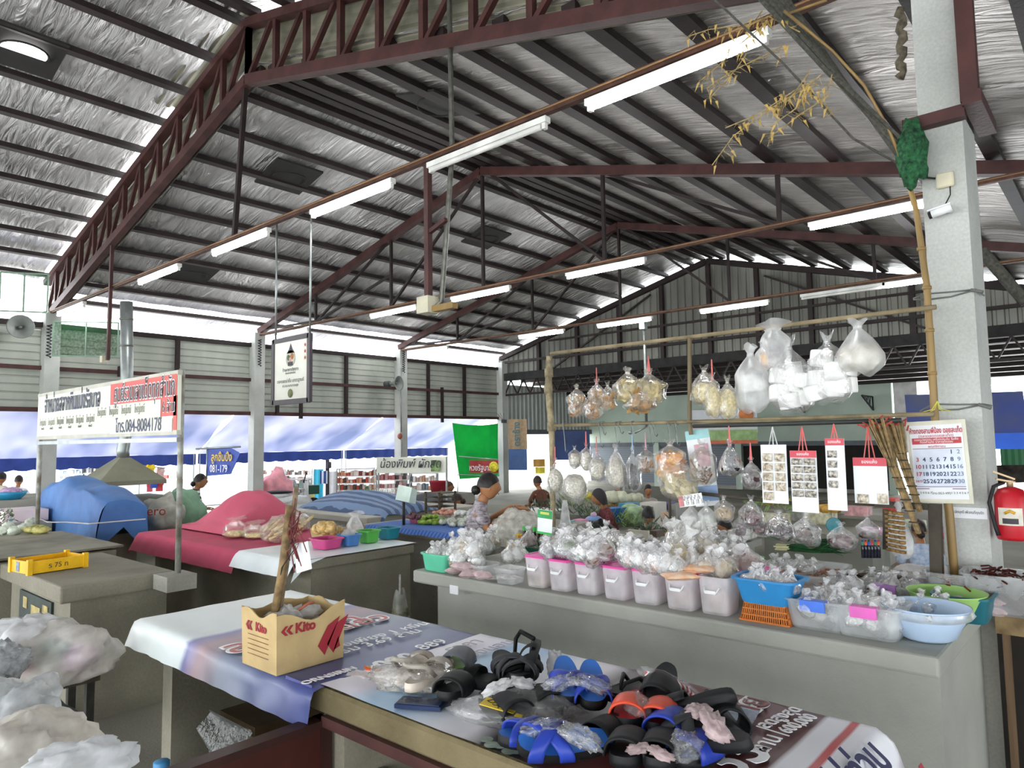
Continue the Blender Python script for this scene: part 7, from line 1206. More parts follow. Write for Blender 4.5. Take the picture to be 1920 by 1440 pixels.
def person(label, loc, yaw, J, shirt, pants, hair, skin_=SKN, hairstyle='bun', s=1.0, sleeve='half', extra=None, facedet=True, headyaw=0, headpitch=0):
    """J: joints in body space (x forward, y left, z up), metres"""
    t = thing('person', label, 'person', loc, yaw); t.scale = (s,)*3; V = lambda n: Vector(J[n])
    hip, ch, nk, hd_ = V('hip'), V('chest'), V('neck'), V('head')
    L = [[(hip, (.1, .08)), ((hip+ch)/2, (.09, .07)), (ch, (.1, .07)), (nk-Vector((0, 0, .04)), (.06, .055)), (nk, .055), (nk.lerp(hd_, .6), .05)]]
    arms = []; hands = []
    for e in ('l', 'r'):
        sh, el, wr, hn = V('sh'+e), V('el'+e), V('wr'+e), V('hand'+e)
        L.append([(ch, (.1, .07)), (sh, .045), (sh.lerp(el, .5), .042), (el, .037), (el.lerp(wr, .4), .036), (wr, .026)]); arms.append((sh, el, wr))
        d = (hn-wr).normalized(); sd = d.cross(Vector((0, 0, 1)) if abs(d.z) < .9 else Vector((1, 0, 0))).normalized(); dn = sd.cross(d); dn = -dn if dn.z > 0 else dn
        hands.append([[(wr, (.024, .02)), (wr+d*.045, (.036, .016)), (wr+d*.075, (.038, .014))]])
        for k in range(4): b = wr+d*.078+sd*(.026-.0175*k); ln = (.062, .07, .066, .052)[k]; hands.append([[(b, .0095), (b+d*ln*.45+dn*.006, .0088), (b+d*ln*.8+dn*.024, .008), (b+d*ln*.95+dn*.042, .007)]])
        b = wr+d*.03+sd*.034; hands.append([[(b, .011), (b+sd*.022+d*.02, .0105), (b+sd*.028+d*.045+dn*.012, .009)]])
    if 'kneel' in J:
        for e in ('l', 'r'):
            kn, an, to = V('knee'+e), V('ank'+e), V('toe'+e); h0 = hip+Vector((0, .085 if e == 'l' else -.085, -.03)); L.append([(hip, (.135, .11)), (h0, .085), (h0.lerp(kn, .5), .075), (kn, .055), (kn.lerp(an, .35), .055), (an, .038), (to, (.036, .025))])
    body = sk_mesh('body', [L]+hands, skin_, t)
    hm = MB(); rot = Euler((0, R_(headpitch), R_(headyaw))).to_matrix(); headmesh(hm, hd_, .96, rot); ob0 = ob('tmp_head', hm, skin_); me = body.data; bm_ = bmesh.new(); bm_.from_mesh(me); bm_.from_mesh(ob0.data); bm_.to_mesh(me); bm_.free(); bpy.data.objects.remove(ob0)
    sl = {'half': .85, 'long': 1.9, 'none': .1}[sleeve]
    S = [[(hip-Vector((0, 0, .04)), (.155, .13)), ((hip+ch)/2, (.14, .12)), (ch, (.152, .118)), (nk-Vector((0, 0, .015)), (.085, .078))]]
    for (sh, el, wr) in arms:
        c_ = [(ch, (.152, .118)), (sh, .075), (sh.lerp(el, min(sl, .95)), .062)]
        if sl > 1: c_ += [(el, .05), (el.lerp(wr, .85), .04)]
        S.append(c_)
    skin('shirt', S, shirt, t)
    if 'kneel' in J:
        P_ = []
        for e in ('l', 'r'): kn, an = V('knee'+e), V('ank'+e); h0 = hip+Vector((0, .085 if e == 'l' else -.085, -.03)); P_.append([(hip, (.15, .125)), (h0, .1), (h0.lerp(kn, .5), .09), (kn, .07), (kn.lerp(an, .8), .055)])
        skin('trousers', P_, pants, t)
    m = MB()
    def hfn(u, v):
        a = 2*math.pi*u; tt = math.pi*(.5+.52*v) if hairstyle != 'scarf' else math.pi*(.2+.82*v); d = Vector((math.sin(tt)*math.cos(a), math.sin(tt)*math.sin(a), -math.cos(tt))); k = 1.1+.05*noise.noise(d*4)
        low = {'bun': -.25, 'short': -.2, 'long': -.8, 'scarf': -.9, 'cap': .1}[hairstyle]; fr = .42 if hairstyle != 'scarf' else .3
        z = d.z if d.x < .35 else max(d.z, fr+ .2*(d.x-.35)); zz = max(z, low)
        return hd_+rot @ Vector((d.x*.102*k-.008, d.y*.082*k, zz*.126*k+.006))
    m.grid(lambda u, v: hfn(u, v), 24, 14)
    def hcap(u, v):
        a = 2*math.pi*u; tt = math.pi*.5*v; lo = {'bun': -.1, 'short': -.15, 'long': -.9, 'scarf': -.9, 'cap': .1}[hairstyle]
        ca = math.cos(a); front = max(0, ca); zlo = lo*(1-front**.7)+.45*front**.7 if hairstyle != 'scarf' else lo*(1-front)+.5*front
        z = zlo+(1-zlo)*math.sin(tt); r = math.sqrt(max(0, 1-z*z)) if z > 0 else 1.0-.1*z*z
        return hd_+rot @ Vector((r*ca*.108-.01, r*math.sin(a)*.086, z*.132+.004))
    m = MB(); m.grid(hcap, 28, 12)
    if hairstyle == 'bun': m.blob(hd_+rot @ Vector((-.12, 0, -.04)), (.045, .045, .045), .1, 3, 2, 14, 10)
    ob('hair' if hairstyle not in ('scarf', 'cap') else {'scarf': 'head_scarf', 'cap': 'cap'}[hairstyle], m, hair, t)
    if facedet:
        m = MB(); m.k = 0
        for e in (-1, 1): m.blob(hd_+rot @ Vector((.083, e*.028, .008)), (.006, .011, .006), 0, 1, 1, 8, 6, rot)
        ob('eyes', m, mat('eye_dark', '#1c1512', .3), t); m = MB(); m.blob(hd_+rot @ Vector((.092, 0, -.058)), (.006, .02, .006), 0, 1, 1, 8, 6, rot); ob('lips', m, mat('lip', '#8a4a42', .5), t)
        m = MB(); [m.blob(hd_+rot @ Vector((.088, e*.028, .028)), (.005, .015, .003), 0, 1, 1, 8, 5, rot) for e in (-1, 1)]; ob('eyebrows', m, HAIRB, t)
    if extra: extra(t, J)
    return t
def sit(reach=.22, lean=.08, seat=.4, ly=.2, ry=.2, rz=.0):
    return dict(kneel=1, hip=(0, 0, seat+.1), chest=(lean, 0, seat+.4), neck=(lean*1.4, 0, seat+.56), head=(lean*1.9+.02, 0, seat+.7), shl=(lean*1.1, .16, seat+.48), shr=(lean*1.1, -.16, seat+.48), ell=(lean+.08, .24, seat+.25), elr=(lean+.08, -.24, seat+.25), wrl=(lean+reach+.08, .12, seat+.24+rz), wrr=(lean+reach+.08, -.12, seat+.24+rz), handl=(lean+reach+.2, .08, seat+.22+rz), handr=(lean+reach+.2, -.08, seat+.22+rz), kneel_=(0, 0, 0), kneer=(.38, -.12, seat+.06), ankl=(.36, .12, .08), ankr=(.36, -.12, .08), toel=(.5, .13, .03), toer=(.5, -.13, .03)) | {'kneel': (.38, .12, seat+.06)}
def stand(h=0, lean=.06, reach=.3, hz=.0):
    return dict(hip=(0, 0, .84), chest=(lean, 0, 1.16), neck=(lean*1.6, 0, 1.34), head=(lean*2+.03, 0, 1.46), shl=(lean*1.2, .165, 1.25), shr=(lean*1.2, -.165, 1.25), ell=(lean+.08, .24, 1.0+hz*.35), elr=(lean+.08, -.24, 1.0+hz*.35), wrl=(lean+reach, .14, 1.0+hz), wrr=(lean+reach, -.14, 1.0+hz), handl=(lean+reach+.12, .1, .99+hz), handr=(lean+reach+.12, -.1, .99+hz), kneel=(.03, .1, .46), kneer=(.03, -.1, .46), ankl=(0, .1, .08), ankr=(0, -.1, .08), toel=(.14, .12, .03), toer=(.14, -.12, .03))

def put(label, px, py, dep, yaw, pose, shirt, hair, style, sleeve='half', s=.83, face=True, hp=0, lean=.08, reach=.2, skn=SKN, hy=0):
    """head top at the photograph's pixel and depth; the seat height follows from it"""
    P_ = PD(px, py, dep); zt = P_.z/s
    J = sit(reach, lean, max(.12, zt-.83)) if pose == 'sit' else stand(0, lean, reach, .27 if reach > .3 else 0)
    if pose != 'sit': s = P_.z/1.6
    h = Vector((J['head'][0], J['head'][1], 0))*s; h.rotate(Euler((0, 0, yaw)))
    return person(label, (P_.x-h.x, P_.y-h.y, 0), yaw, J, shirt, DK, hair, skn, style, s, sleeve, None, face, hy, hp)
YR = math.atan2(-.75, .66)   # facing the photograph's right
DK = mat('trousers_dark', '#23222a', .8)
BAT = mat('blouse_grey', '#b9b0b6', .7, 0, .5, 16, .1, 30, (1, 1, 2.5), col2='#4d434b')
w1 = put('woman in a grey patterned blouse standing at the pale bale, hair in a low bun', 917, 884, 5.5, YR+.12, 'stand', BAT, HAIRB, 'bun', 'half', lean=.09, reach=.36, hp=6)
m = MB(); m.tube([(.15, .12, 1.26), (.24, .05, 1.1), (.22, -.08, .95), (.1, -.17, .86)], .014, 6); ob('sash', m, mat('sash_wine', '#7d3344', .7), w1)
w2 = put('person seen from behind in a red and white striped shirt with a dark strap', 1215, 949, 7.6, R_(38), 'sit', stripes('shirt_stripes', '#8e2f42', '#d9b9bb', 1, 38, .8, .6), HAIRB, 'short', face=False)
m = MB(); z = 0; ch = w2.children[0]; q = max(.12, PD(1215, 949, 7.6).z/.83-.83)
m.tube([(-.02, .15, q+.5), (-.1, .0, q+.34), (-.12, -.12, q+.16), (-.05, -.2, q+.08)], .016, 6); ob('bag_strap', m, DK, w2)
put('woman in a dark cap and reddish blouse seated facing left by the blue crate', 1122, 916, 8.5, YR+math.pi+.2, 'sit', mat('blouse_red', '#7a3d40', .8, 0, .4, 40), mat('cap_grey', '#3c383a', .8), 'scarf', 'long', hp=14, lean=.12)
put('seated woman in a pink blouse with a striped head band, looking down', 857, 925, 9.6, YR+math.pi-.6, 'sit', mat('blouse_pink', '#b98f96', .8, 0, .2, 14), HAIR2, 'bun', 'long', hp=22, lean=.12)
put('woman in a black and white striped top under the blue hanging sign', 377, 887, 9.2, YR+.3, 'stand', stripes('top_stripes', '#15171a', '#e9ebea', 2, 13, .8), HAIRB, 'bun')
put('distant seated man in a cap and white shirt behind the crimson tub', 843, 903, 13.4, YR, 'sit', WHT, mat('cap_brown', '#4a3426', .8), 'cap', skn=SKN2)
put('distant seated woman in a brown top left of the wrapped post', 1007, 892, 12, YR+2.2, 'sit', mat('top_brown', '#6d4436', .8, 0, .2, 20), HAIR2, 'short', lean=.1)
put('distant vendor in a pale grey shirt facing the camera behind the white cartons', 1215, 911, 12.2, R_(38+180), 'sit', mat('shirt_pale', '#b9b4ae', .8), HAIRB, 'short', hp=8)
put('distant woman in an orange top behind the white cabbages', 1161, 916, 12.2, R_(38+150), 'sit', mat('top_orange', '#c98a5f', .8), HAIR2, 'short')
put('young person with short black hair in a dark shirt below the beige bean bag', 1358, 972, 7.2, YR+math.pi, 'sit', mat('shirt_charcoal', '#2b2f38', .8), HAIRB, 'short', s=.7, hp=12)
put('woman with brown hair and a pale blouse seen from behind by the twig brooms', 1722, 973, 6.3, R_(20), 'sit', mat('blouse_white_blue', '#c9d2df', .8, 0, .3, 20, col2='#8fa3c4'), HAIR2, 'bun', s=.75, face=False)
put('distant person with brown hair and a white shirt at the left edge', 36, 891, 13.5, R_(60), 'sit', WHT, HAIR2, 'short', face=False)
put('distant person in a pale cream shirt cut by the left edge', 4, 885, 12.5, R_(40), 'sit', mat('shirt_cream', '#d9d0bd', .8), HAIRB, 'short', face=False)
# ================================================================ street side: canopies, banners, shops
TENT = mat('canopy_sheet', '#cdcde4', .6, 0, .1, .9, .0, 10, (1, .35, 1), col2='#6d789f', trans=.2, detail=2); NAVY = mat('canopy_navy', '#22326b', .7, 0, .15, 4, trans=.15)
def canopy(x0, x1, lab, ya=15.15, za=2.42, yb=17.3, zb=1.36, seed=0, droop=.12):
    t = thing('canopy', lab, 'canopy', ((x0+x1)/2, (ya+yb)/2, 0)); c = t.location.copy(); m = MB()
    def fn(u, v):
        x = x0+(x1-x0)*u; y = ya+(yb-ya)*v; f = math.sin(u*22+v*9+seed)*.05*math.sin(math.pi*v)*abs(math.sin(u*4+seed))+.05*abs(math.sin(u*3.1+v*2.2+seed))*math.sin(math.pi*v)
        return (x-c.x, y-c.y, za+(zb-za)*v-droop*math.sin(math.pi*u)*(1-v)+f+.02*noise.noise(Vector((x*2, y*5, seed))))
    m.grid(fn, 60, 16); ob('sheet', m, TENT, t); m = MB()
    m.grid(lambda u, v: (x0+(x1-x0)*u-c.x, yb-c.y+.01*math.sin(u*60), zb-(.24+.03*abs(math.sin(u*(x1-x0)*9)))*v), 160, 2); ob('valance', m, NAVY, t)
    m = MB(); m.grid(lambda u, v: (x0+(x1-x0)*u-c.x, ya-c.y-.1*v, za-droop*math.sin(math.pi*u)+.02-.12*v*(1-.5*math.sin(math.pi*u))), 30, 2); ob('top_band', m, NAVY, t)
    for x in (x0+.05, x1-.05): m = MB(); m.tube([(x-c.x, yb-c.y, -.0), (x-c.x, yb-c.y, zb)], .016, 6); ob('pole', m, GALV, t)
    return t
canopy(3.1, 7.9, 'blue and white street canopy behind the lottery sign', seed=1); canopy(7.95, 12.2, 'blue and white street canopy between the second and third wall pillars', seed=2); canopy(12.25, 16.4, 'blue and white street canopy behind the green tarpaulin sheet', seed=3); canopy(-2, 3.05, 'blue and white street canopy at the left edge', seed=4)
m = MB(); a, b = PY(-20, 700, 15.0), PY(62, 790, 15.0); m.grid(lambda u, v: (a.x-1+(b.x-a.x+1)*u*(1-.35*v), 15.0+.25*v+.05*math.sin(u*9), a.z+(b.z-a.z)*v), 14, 10); tag(ob('blue_tarpaulin', m, mat('deep_blue_tarp', '#1f4391', .6, 0, .3, 2, trans=.25)), 'deep blue tarpaulin hanging at the left edge below the wall sheet', 'tarpaulin')
# hanging sheets and banners
m = MB(); a, b = PY(848, 793, 14.2), PY(935, 893, 14.2)
m.grid(lambda u, v: (a.x+(b.x-a.x)*u+.3*(v)*(1-u)*.9, 14.2+.04*math.sin(u*7+v*3)*v, a.z+(b.z-a.z)*v+.06*math.sin(u*math.pi)*(1-v)*-1+.0), 24, 24); tag(ob('green_sheet', m, mat('sheet_green', '#12a53c', .6, 0, .12, 2, trans=.35, col2='#0c8c34')), 'bright green plastic sheet hung beside the last wall pillar', 'sheet')
def banner(px0, py0, px1, py1, dep0, dep1, name, lab, mt, cat='sign', shape=None):
    """flat banner between two pixel columns at two depths"""
    A, B_ = PD(px0, (py0+py1)/2, dep0), PD(px1, (py0+py1)/2, dep1); w = math.hypot(B_.x-A.x, B_.y-A.y); h = (py1-py0)*(dep0+dep1)/2/FPX; ang = math.atan2(B_.y-A.y, B_.x-A.x)
    t = thing(name, lab, cat, ((A.x+B_.x)/2, (A.y+B_.y)/2, (A.z+B_.z)/2), ang); m = MB()
    m.grid(lambda u, v: (w*(u-.5), .015*math.sin(u*9), h*(v-.5)), 12, 6) if shape is None else m.prism([(x*w, .0, z*h) for x, z in shape], (0, .01, 0)); ob('sheet', m, mt, t); return t, w, h
FB = (R_(90), 0, 0)
t, w, h = banner(388, 838, 450, 893, 9.0, 8.7, 'hanging_sign', 'small blue meatball stall sign in Thai hung from a pole', mat('sign_blue', '#2746a5', .5, 0, .2, 4), 'sign', [(-.5, -.5), (.22, -.42), (.5, .28), (.14, .5), (-.5, .44)])
text('ลูกชิ้นปิ้ง', h*.38, mat('sign_yellow', '#e6c233', .5), t, (-.02*w, -.02, h*.14), FB, sx=.8, bold=.002, shear=.1); text('081-179', h*.36, TW, t, (-.1*w, -.02, -h*.25), FB, sx=.75, bold=.001); m = MB(); m.tube([(-w*.85, 0, h*.44), (w*.5, 0, h*.5)], .012, 6); m.tube([(-w*.5, 0, h*.5), (-w*.5, 0, -h*.6)], .01, 6); ob('pole', m, GALV, t)
t, w, h = banner(706, 857, 836, 887, 10.5, 10.2, 'stall_sign', 'white vegetable stall banner in Thai on thin posts behind the scale', mat('banner_ivory', '#dcded0', .5, 0, .1, 3)); text('น้องพิมพ์ ผักสด', h*.72, INK, t, (0, -.03, h*.06), FB, sx=.9, shear=.2, bold=.001); m = MB(); m.box((w*.36, -.025, -.05*h), (w*.12, .005, h*.7)); ob('picture', m, mat('picture_green', '#7f9a63', .6, 0, .5, 14), t); m = MB(); [m.tube([(x, .02, h*.5), (x, .02, -t.location.z)], .014, 6) for x in (-w*.48, w*.5)]; ob('post', m, GALV, t)
t, w, h = banner(880, 863, 934, 887, 10.6, 10.4, 'hanging_sign', 'small red lottery sign in Thai with a yellow circle in front of the green sheet', mat('sign_brick', '#a3302f', .5, 0, .1, 4)); text('หวยรัฐบาล', h*.62, TW, t, (-w*.08, -.03, -.02), FB, sx=.75, bold=.001); m = MB(); m.lathe([(0, 0), (.0, .0)], (0, 0, 0), 3); m = MB(); m.lathe([(0, 0), (h*.4, 0), (h*.4, .006), (0, .006)], (0, 0, 0), 18); o = ob('yellow_disc', m, mat('disc_yellow', '#e3d63a', .5, 0, .3, 40), t); o.location = (w*.38, -.03, 0); o.rotation_euler = (R_(90), 0, 0)
m = MB(); [m.tube([PD(860, 856, 10.7), PD(934, 862, 10.5), PD(934, 893, 10.5), PD(858, 890, 10.7), PD(858, 930, 10.7)], .01, 5)]; tag(ob('sign_stand', m, GALV), 'thin pale pipe stand framing the red lottery sign', 'stand')
t, w, h = banner(953, 786, 988, 842, 12.9, 12.8, 'sack_banner', 'brown sack cloth with green Thai letters hung beside the last pillar', mat('sack_brown', '#9a8468', .85, 0, .15, 20)); o = text('ตราช้าง', h*.3, mat('sack_teal', '#2f6470', .6), t, (0, -.03, 0), (R_(90), R_(-90), 0), sx=.9, bold=.003); m = MB(); m.grid(lambda u, v: (w*(u-.5), .02*math.sin(u*5), -h*.5-h*.7*v), 6, 6); ob('blue_cloth', m, mat('dusk_blue', '#46608f', .8), t)
m = MB(); a = PD(945, 790, 12.6); m.box((0, 0, 0), (.08, .06, .06)); [m.tube([(0, 0, 0), (-.2+.1*k, .0, .15)], .004, 4) for k in range(3)]; o = tag(ob('black_lamp', m, BLACK), 'small black lamp on wires at the last wall pillar', 'lamp'); o.location = a
for (px, py, w_, h_, c, lab) in ((1011, 868, 22, 14, '#b98a3a', 'ochre notice on the far side above the yellow one'), (1013, 882, 18, 12, '#e0d23a', 'bright yellow notice on the far side left of the wrapped post')): t, w, h = banner(px-w_/2, py-h_/2, px+w_/2, py+h_/2, 15.5, 15.5, 'notice', lab, mat('notice'+c[1:], c, .6))
t, w, h = banner(1040, 808, 1106, 862, 17.5, 17.3, 'blue_screen', 'dark blue screen sheet below the ribbed end wall', mat('screen_blue', '#1f3765', .6, 0, .3, 1.5))
t, w, h = banner(1298, 768, 1420, 812, 18.5, 18.3, 'wall_banner', 'white health banner with an orange disc on the pale green wall', mat('banner_white', '#dde0e4', .5, 0, .04, 4)); m = MB(); m.lathe([(0, 0), (h*.3, 0), (h*.3, .004), (0, .004)], (0, 0, 0), 18); o = ob('orange_disc', m, mat('disc_orange', '#dd8446', .5), t); o.location = (w*.33, -.03, h*.25); o.rotation_euler = (R_(90), 0, 0); text('ตลาดสด น่าซื้อ', h*.2, INKG, t, (-.02*w, -.03, -h*.1), FB); text('สะอาด ปลอดภัย', h*.16, INKR, t, (-w*.34, -.03, -h*.2), FB)
t, w, h = banner(1305, 806, 1420, 832, 18.3, 18.2, 'wall_banner', 'green banner with pictures of vegetables on the pale green wall', mat('banner_green', '#a9c98a', .5, 0, .2, 6)); m = MB(); m.box((0, -.03, -h*.38), (w, .005, h*.25)); ob('orange_edge', m, mat('edge_orange', '#d9795a', .5), t)
t, w, h = banner(1700, 735, 1925, 832, 9.5, 9.0, 'blue_tarpaulin', 'dark blue tarpaulin hanging beyond the column on the right', mat('tarp_indigo', '#2c3f86', .6, 0, .5, 2, trans=.2, col2='#4a4f66')); t.rotation_euler.x = R_(-12)
t, w, h = banner(1830, 812, 1925, 842, 8.9, 8.6, 'blue_awning', 'bright blue awning edge at the right edge beyond the column', mat('awning_blue', '#2b62d0', .6, 0, .1, 2, trans=.3))
t, w, h = banner(1876, 838, 1940, 872, 14, 14, 'green_shed', 'green ribbed shed wall far away at the right edge', stripes('shed_green', '#3f7d56', '#5a9a6f', 0, 8, .6)); t, w, h = banner(1870, 872, 1940, 905, 13.8, 13.8, 'dark_awning', 'dark stall front under the green shed wall', mat('stall_dark', '#4a443e', .8, 0, .5, 5))
for (p0, p1, lab) in (((0, 512, 90, 585), 11.3, 'green netting cage on the wall at the left edge'), ((100, 604, 222, 668), 11.6, 'green netting panel hung below the nearest pipe at the left wall')):
    t, w, h = banner(*p0, p1, p1+.2, 'green_netting', lab, film('netting', '#2c5a38', .55, .5, 30, .3, .05), 'netting'); m = MB(); [m.bar((a, -.01, b), (c_, -.01, d_), .02) for a, b, c_, d_ in ((-w/2, h/2, w/2, h/2), (-w/2, -h/2, w/2, -h/2), (-w/2, -h/2, -w/2, h/2), (w/2, -h/2, w/2, h/2), (0, -h/2, 0, h/2))]; ob('net_frame', m, mat('net_pipe', '#7f9a86', .6), t)
# the sunny street: shops and racks
SHOP = mat('shop_wall', '#d7d4d0', .8, 0, .06)
rs = random.Random(12)
def rack(px0, px1, py0, py1, dep, lab, cols, nsh=4, frame=GALV, dens=9):
    A, B_ = PD(px0, py1, dep), PD(px1, py1, dep); w = (B_-A).length; h = (py1-py0)*dep/FPX; t = thing('display_rack', lab, 'rack', ((A.x+B_.x)/2, (A.y+B_.y)/2, max(A.z, .0)), math.atan2(B_.y-A.y, B_.x-A.x)); m = MB()
    z0 = -t.location.z
    for x in (-w/2, w/2): m.bar((x, .15, z0), (x, .15, h), .03); m.bar((x, -.15, z0), (x, -.15, h), .03); m.bar((x, -.15, h), (x, .15, h), .03)
    m.bar((-w/2, .15, h), (w/2, .15, h), .03)
    ob('frame', m, frame, t); m = MB(); [m.box((0, 0, h*k/nsh), (w, .34, .015)) for k in range(nsh+1)]; ob('shelf', m, SHOP, t); g = MB(); n = len(cols)
    for k in range(nsh):
        for i in range(dens): g.k = rs.randrange(n); ww = w/dens*.8; hh = h/nsh*rs.uniform(.4, .8); g.box((-w/2+w*(i+.5)/dens, rs.uniform(-.05, .05), h*k/nsh+.008+hh/2), (ww, .2, hh))
    o = ob('shelf_goods', g, [mat('goods'+c[1:], c, .6) for c in cols], t); o['kind'] = 'stuff'; return t
rack(118, 158, 880, 915, 21, 'bright street rack of blue and white wares behind the left pillar', ['#b9c9da', '#d9d9de', '#7f95ad', '#e0b9c0']); rack(162, 198, 875, 912, 21, 'dark street rack between the left pillar and the cooker hood', ['#3b3a40', '#6b6a70', '#a59a90'], 3, BLACK); rack(250, 326, 885, 925, 20, 'street rack of clothes behind the hanging shirts', ['#d9c7bd', '#b7a7a0', '#c95a55', '#e2ddd8'], 3)
rack(430, 468, 888, 940, 20, 'street rack of pale pink wares left of the second pillar', ['#e2c5c8', '#d7d0cc', '#c9a7ac', '#efe6e4']); rack(492, 536, 880, 925, 20, 'street shelves of shoes right of the second pillar', ['#c9b3a8', '#8a6a60', '#e5dfdc', '#7f8f9a'], 4); rack(538, 588, 880, 925, 20, 'street shelves of small goods left of the cyan wall', ['#b98f80', '#d5cfca', '#6d6764', '#e0d5cf'], 4); rack(634, 704, 880, 932, 18, 'street rack crowded with red and orange bags', ['#c9573f', '#8a3a35', '#d99a7a', '#e6d6cc', '#5f4a48'], 4, GALV, 12); rack(708, 770, 885, 915, 17, 'street rack of pink toys under the ivory banner', ['#d9a3a5', '#5b5056', '#e6d2d0', '#b96d70'], 2); rack(770, 820, 888, 935, 17, 'street rack of striped clothes right of the carry bags', ['#d9c2b5', '#e0a07d', '#8fa0ae', '#f0e8e4'], 3)
rack(496, 580, 900, 950, 17, 'white glass show case in the street behind the motorbike', ['#d9e0e0', '#9fb5b0', '#e6eceb'], 3, WHITEP)
t, w, h = banner(588, 880, 606, 962, 18.5, 18.5, 'cyan_panel', 'bright cyan upright panel in the street', mat('panel_cyan', '#3fc0dd', .6, 0, .06)); t, w, h = banner(617, 884, 634, 935, 18.5, 18.5, 'upright_board', 'white upright panel in the street right of the dark post', WHT)
m = MB(); a = PD(614, 862, 18); m.tube([Vector((a.x, a.y, 0)), a], .05, 8); m.box(PD(616, 872, 17.9), (.1, .1, .16)); tag(ob('street_post', m, mat('post_slate', '#4a4650', .7)), 'dark street post between the cyan and white panels', 'post'); t, w, h = banner(600, 883, 614, 907, 17.8, 17.8, 'striped_flag', 'red white and blue striped cloth hung on the dark street post', stripes('flag_stripes', '#3b5a9c', '#dfe3ea', 0, 9, .8))
def shirt(px, py, wpx, hpx, dep, c, lab, c2=None):
    P_ = PD(px, py, dep); s = dep/FPX; w, h = wpx*s, hpx*s; t = MB(); t.prism([(x*w, .03*math.sin(x*9), z*h) for x, z in ((-.5, .25), (-.25, .5), (-.1, .46), (.1, .46), (.25, .5), (.5, .25), (.38, .1), (.28, .2), (.28, -.5), (-.28, -.5), (-.28, .2), (-.38, .1))], (0, .04, 0)); o = tag(ob('hanging_shirt', t, mat('shirt'+c[1:], c, .8, 0, .15, 8)), lab, 'shirt'); o.location = P_; o.rotation_euler = (0, 0, YAW-R_(90)); return o
shirt(281, 883, 20, 24, 16, '#e5c21f', 'yellow shirt hanging at the street side'); shirt(288, 901, 18, 28, 15.8, '#2d4fa0', 'blue shirt hanging below the yellow shirt'); shirt(300, 890, 18, 26, 16.2, '#d9b9b4', 'pale pink shirt hanging right of the yellow shirt'); shirt(298, 912, 18, 18, 15.9, '#c23c42', 'red shirt hanging lowest at the street side'); shirt(280, 914, 14, 16, 16.1, '#b94d58', 'faded red shirt hanging left of the lowest red one')
m = MB(); m.tube([PD(262, 872, 16.2), PD(310, 878, 16.2)], .012, 6); m.tube([PD(281, 925, 15.6), Vector((*PD(281, 925, 15.6).xy, 0)), ], .012, 6); m.tube([PD(262, 872, 16.2), Vector((*PD(262, 872, 16.2).xy, 0))], .012, 6); tag(ob('clothes_rail', m, GALV), 'thin rail carrying the hanging street shirts', 'rail')
# motorbike
mo = thing('motorbike', 'parked motorbike with a green basket in the street right of the second pillar', 'motorbike', (*PD(540, 985, 14.5).xy, -.02), YAW-R_(90)+.3); SS = .82; mo.scale = (SS,)*3
for x in (-.6, .6): m = MB(); m.lathe([(.2, -.03), (.27, -.04), (.29, 0), (.27, .04), (.2, .03), (.2, -.03)], (0, 0, 0), 26); [m.bar((0, 0, 0), (.22*math.cos(a), .22*math.sin(a), 0), .012) for a in [k*.785 for k in range(8)]]; o = ob('wheel', m, BLACK, mo); o.location = (x, 0, .29); o.rotation_euler = (R_(90), 0, 0)
m = MB(); m.blob((.1, 0, .5), (.5, .12, .16), .1, 2, 1, 18, 10); m.blob((-.3, 0, .66), (.4, .12, .07), .05, 2, 2, 16, 8); m.bar((.6, 0, .29), (.38, 0, .95), .06); m.bar((-.6, 0, .29), (-.1, 0, .45), .05); ob('bike_body', m, mat('bike_white', '#d9dcdc', .3), mo); m = MB(); m.tube([(.36, -.32, 1.02), (.38, 0, .96), (.36, .32, 1.02)], .018, 6); [m.tube([(.38, y, 1.0), (.42, y*1.2, 1.18)], .008, 5) for y in (-.25, .25)]; [m.blob((.42, y*1.2, 1.2), (.02, .05, .035), 0, 1, 1, 8, 6) for y in (-.25, .25)]; ob('handlebar', m, BLACK, mo); m = MB(); m.blob((-.25, 0, .74), (.36, .13, .05), .05, 2, 3, 16, 8); ob('seat', m, BLACK, mo); m = MB(); m.box((.62, 0, .78), (.26, .3, .22)); ob('basket', m, mat('basket_bottle', '#1f4a3a', .6), mo)
m = MB(); m.blob((0, 0, .45), (.4, .35, .5), .2, 2, 5); o = tag(ob('pink_bundle', m, mat('bundle_pink', '#e59aa5', .7, 0, .2, 5)), 'pink bundle of goods in the street beside the second pillar', 'goods'); o.location = (*PD(516, 960, 15.8).xy, 0)
t, w, h = banner(576, 926, 590, 962, 16, 16, 'yellow_board', 'pale yellow board in the street left of the cyan panel', mat('board_yellow', '#e0d48a', .6))
m = MB(); m.bb((3.2, 18.3, 0), (12, 18.8, .72)); tag(ob('street_table', m, mat('table_white', '#e9e6e2', .7)), 'long white street table running behind the wall pillars', 'table'); m = MB(); m.bb((12.6, 17.8, 0), (17, 18.6, .8)); tag(ob('street_table', m, MATS['table_white']), 'white street table behind the green sheet', 'table')
m = MB(); m.bb((-6, 26, 0), (40, 26.3, 1.5)); struct('wall_street', m, mat('street_facade', '#dedbd6', .8, 0, .06, .5))
for i in range(6): a = PD(12+38*i, 872, 20-.2*i); m = MB(); m.lathe([(.27, 0), (.17, .08), (.05, .2), (0, .21)], (0, 0, 0), 8); m.k = 1; m.tube([(0, 0, -a.z), (0, 0, .3)], .02, 6); o = tag(ob('street_umbrella', m, [mat('umbrella_grey', '#a9aba8', .7, 0, .2, 2, trans=.3), GALV]), 'pale street umbrella in the row seen under the left canopies', 'umbrella', 'street umbrellas'); o.location = a
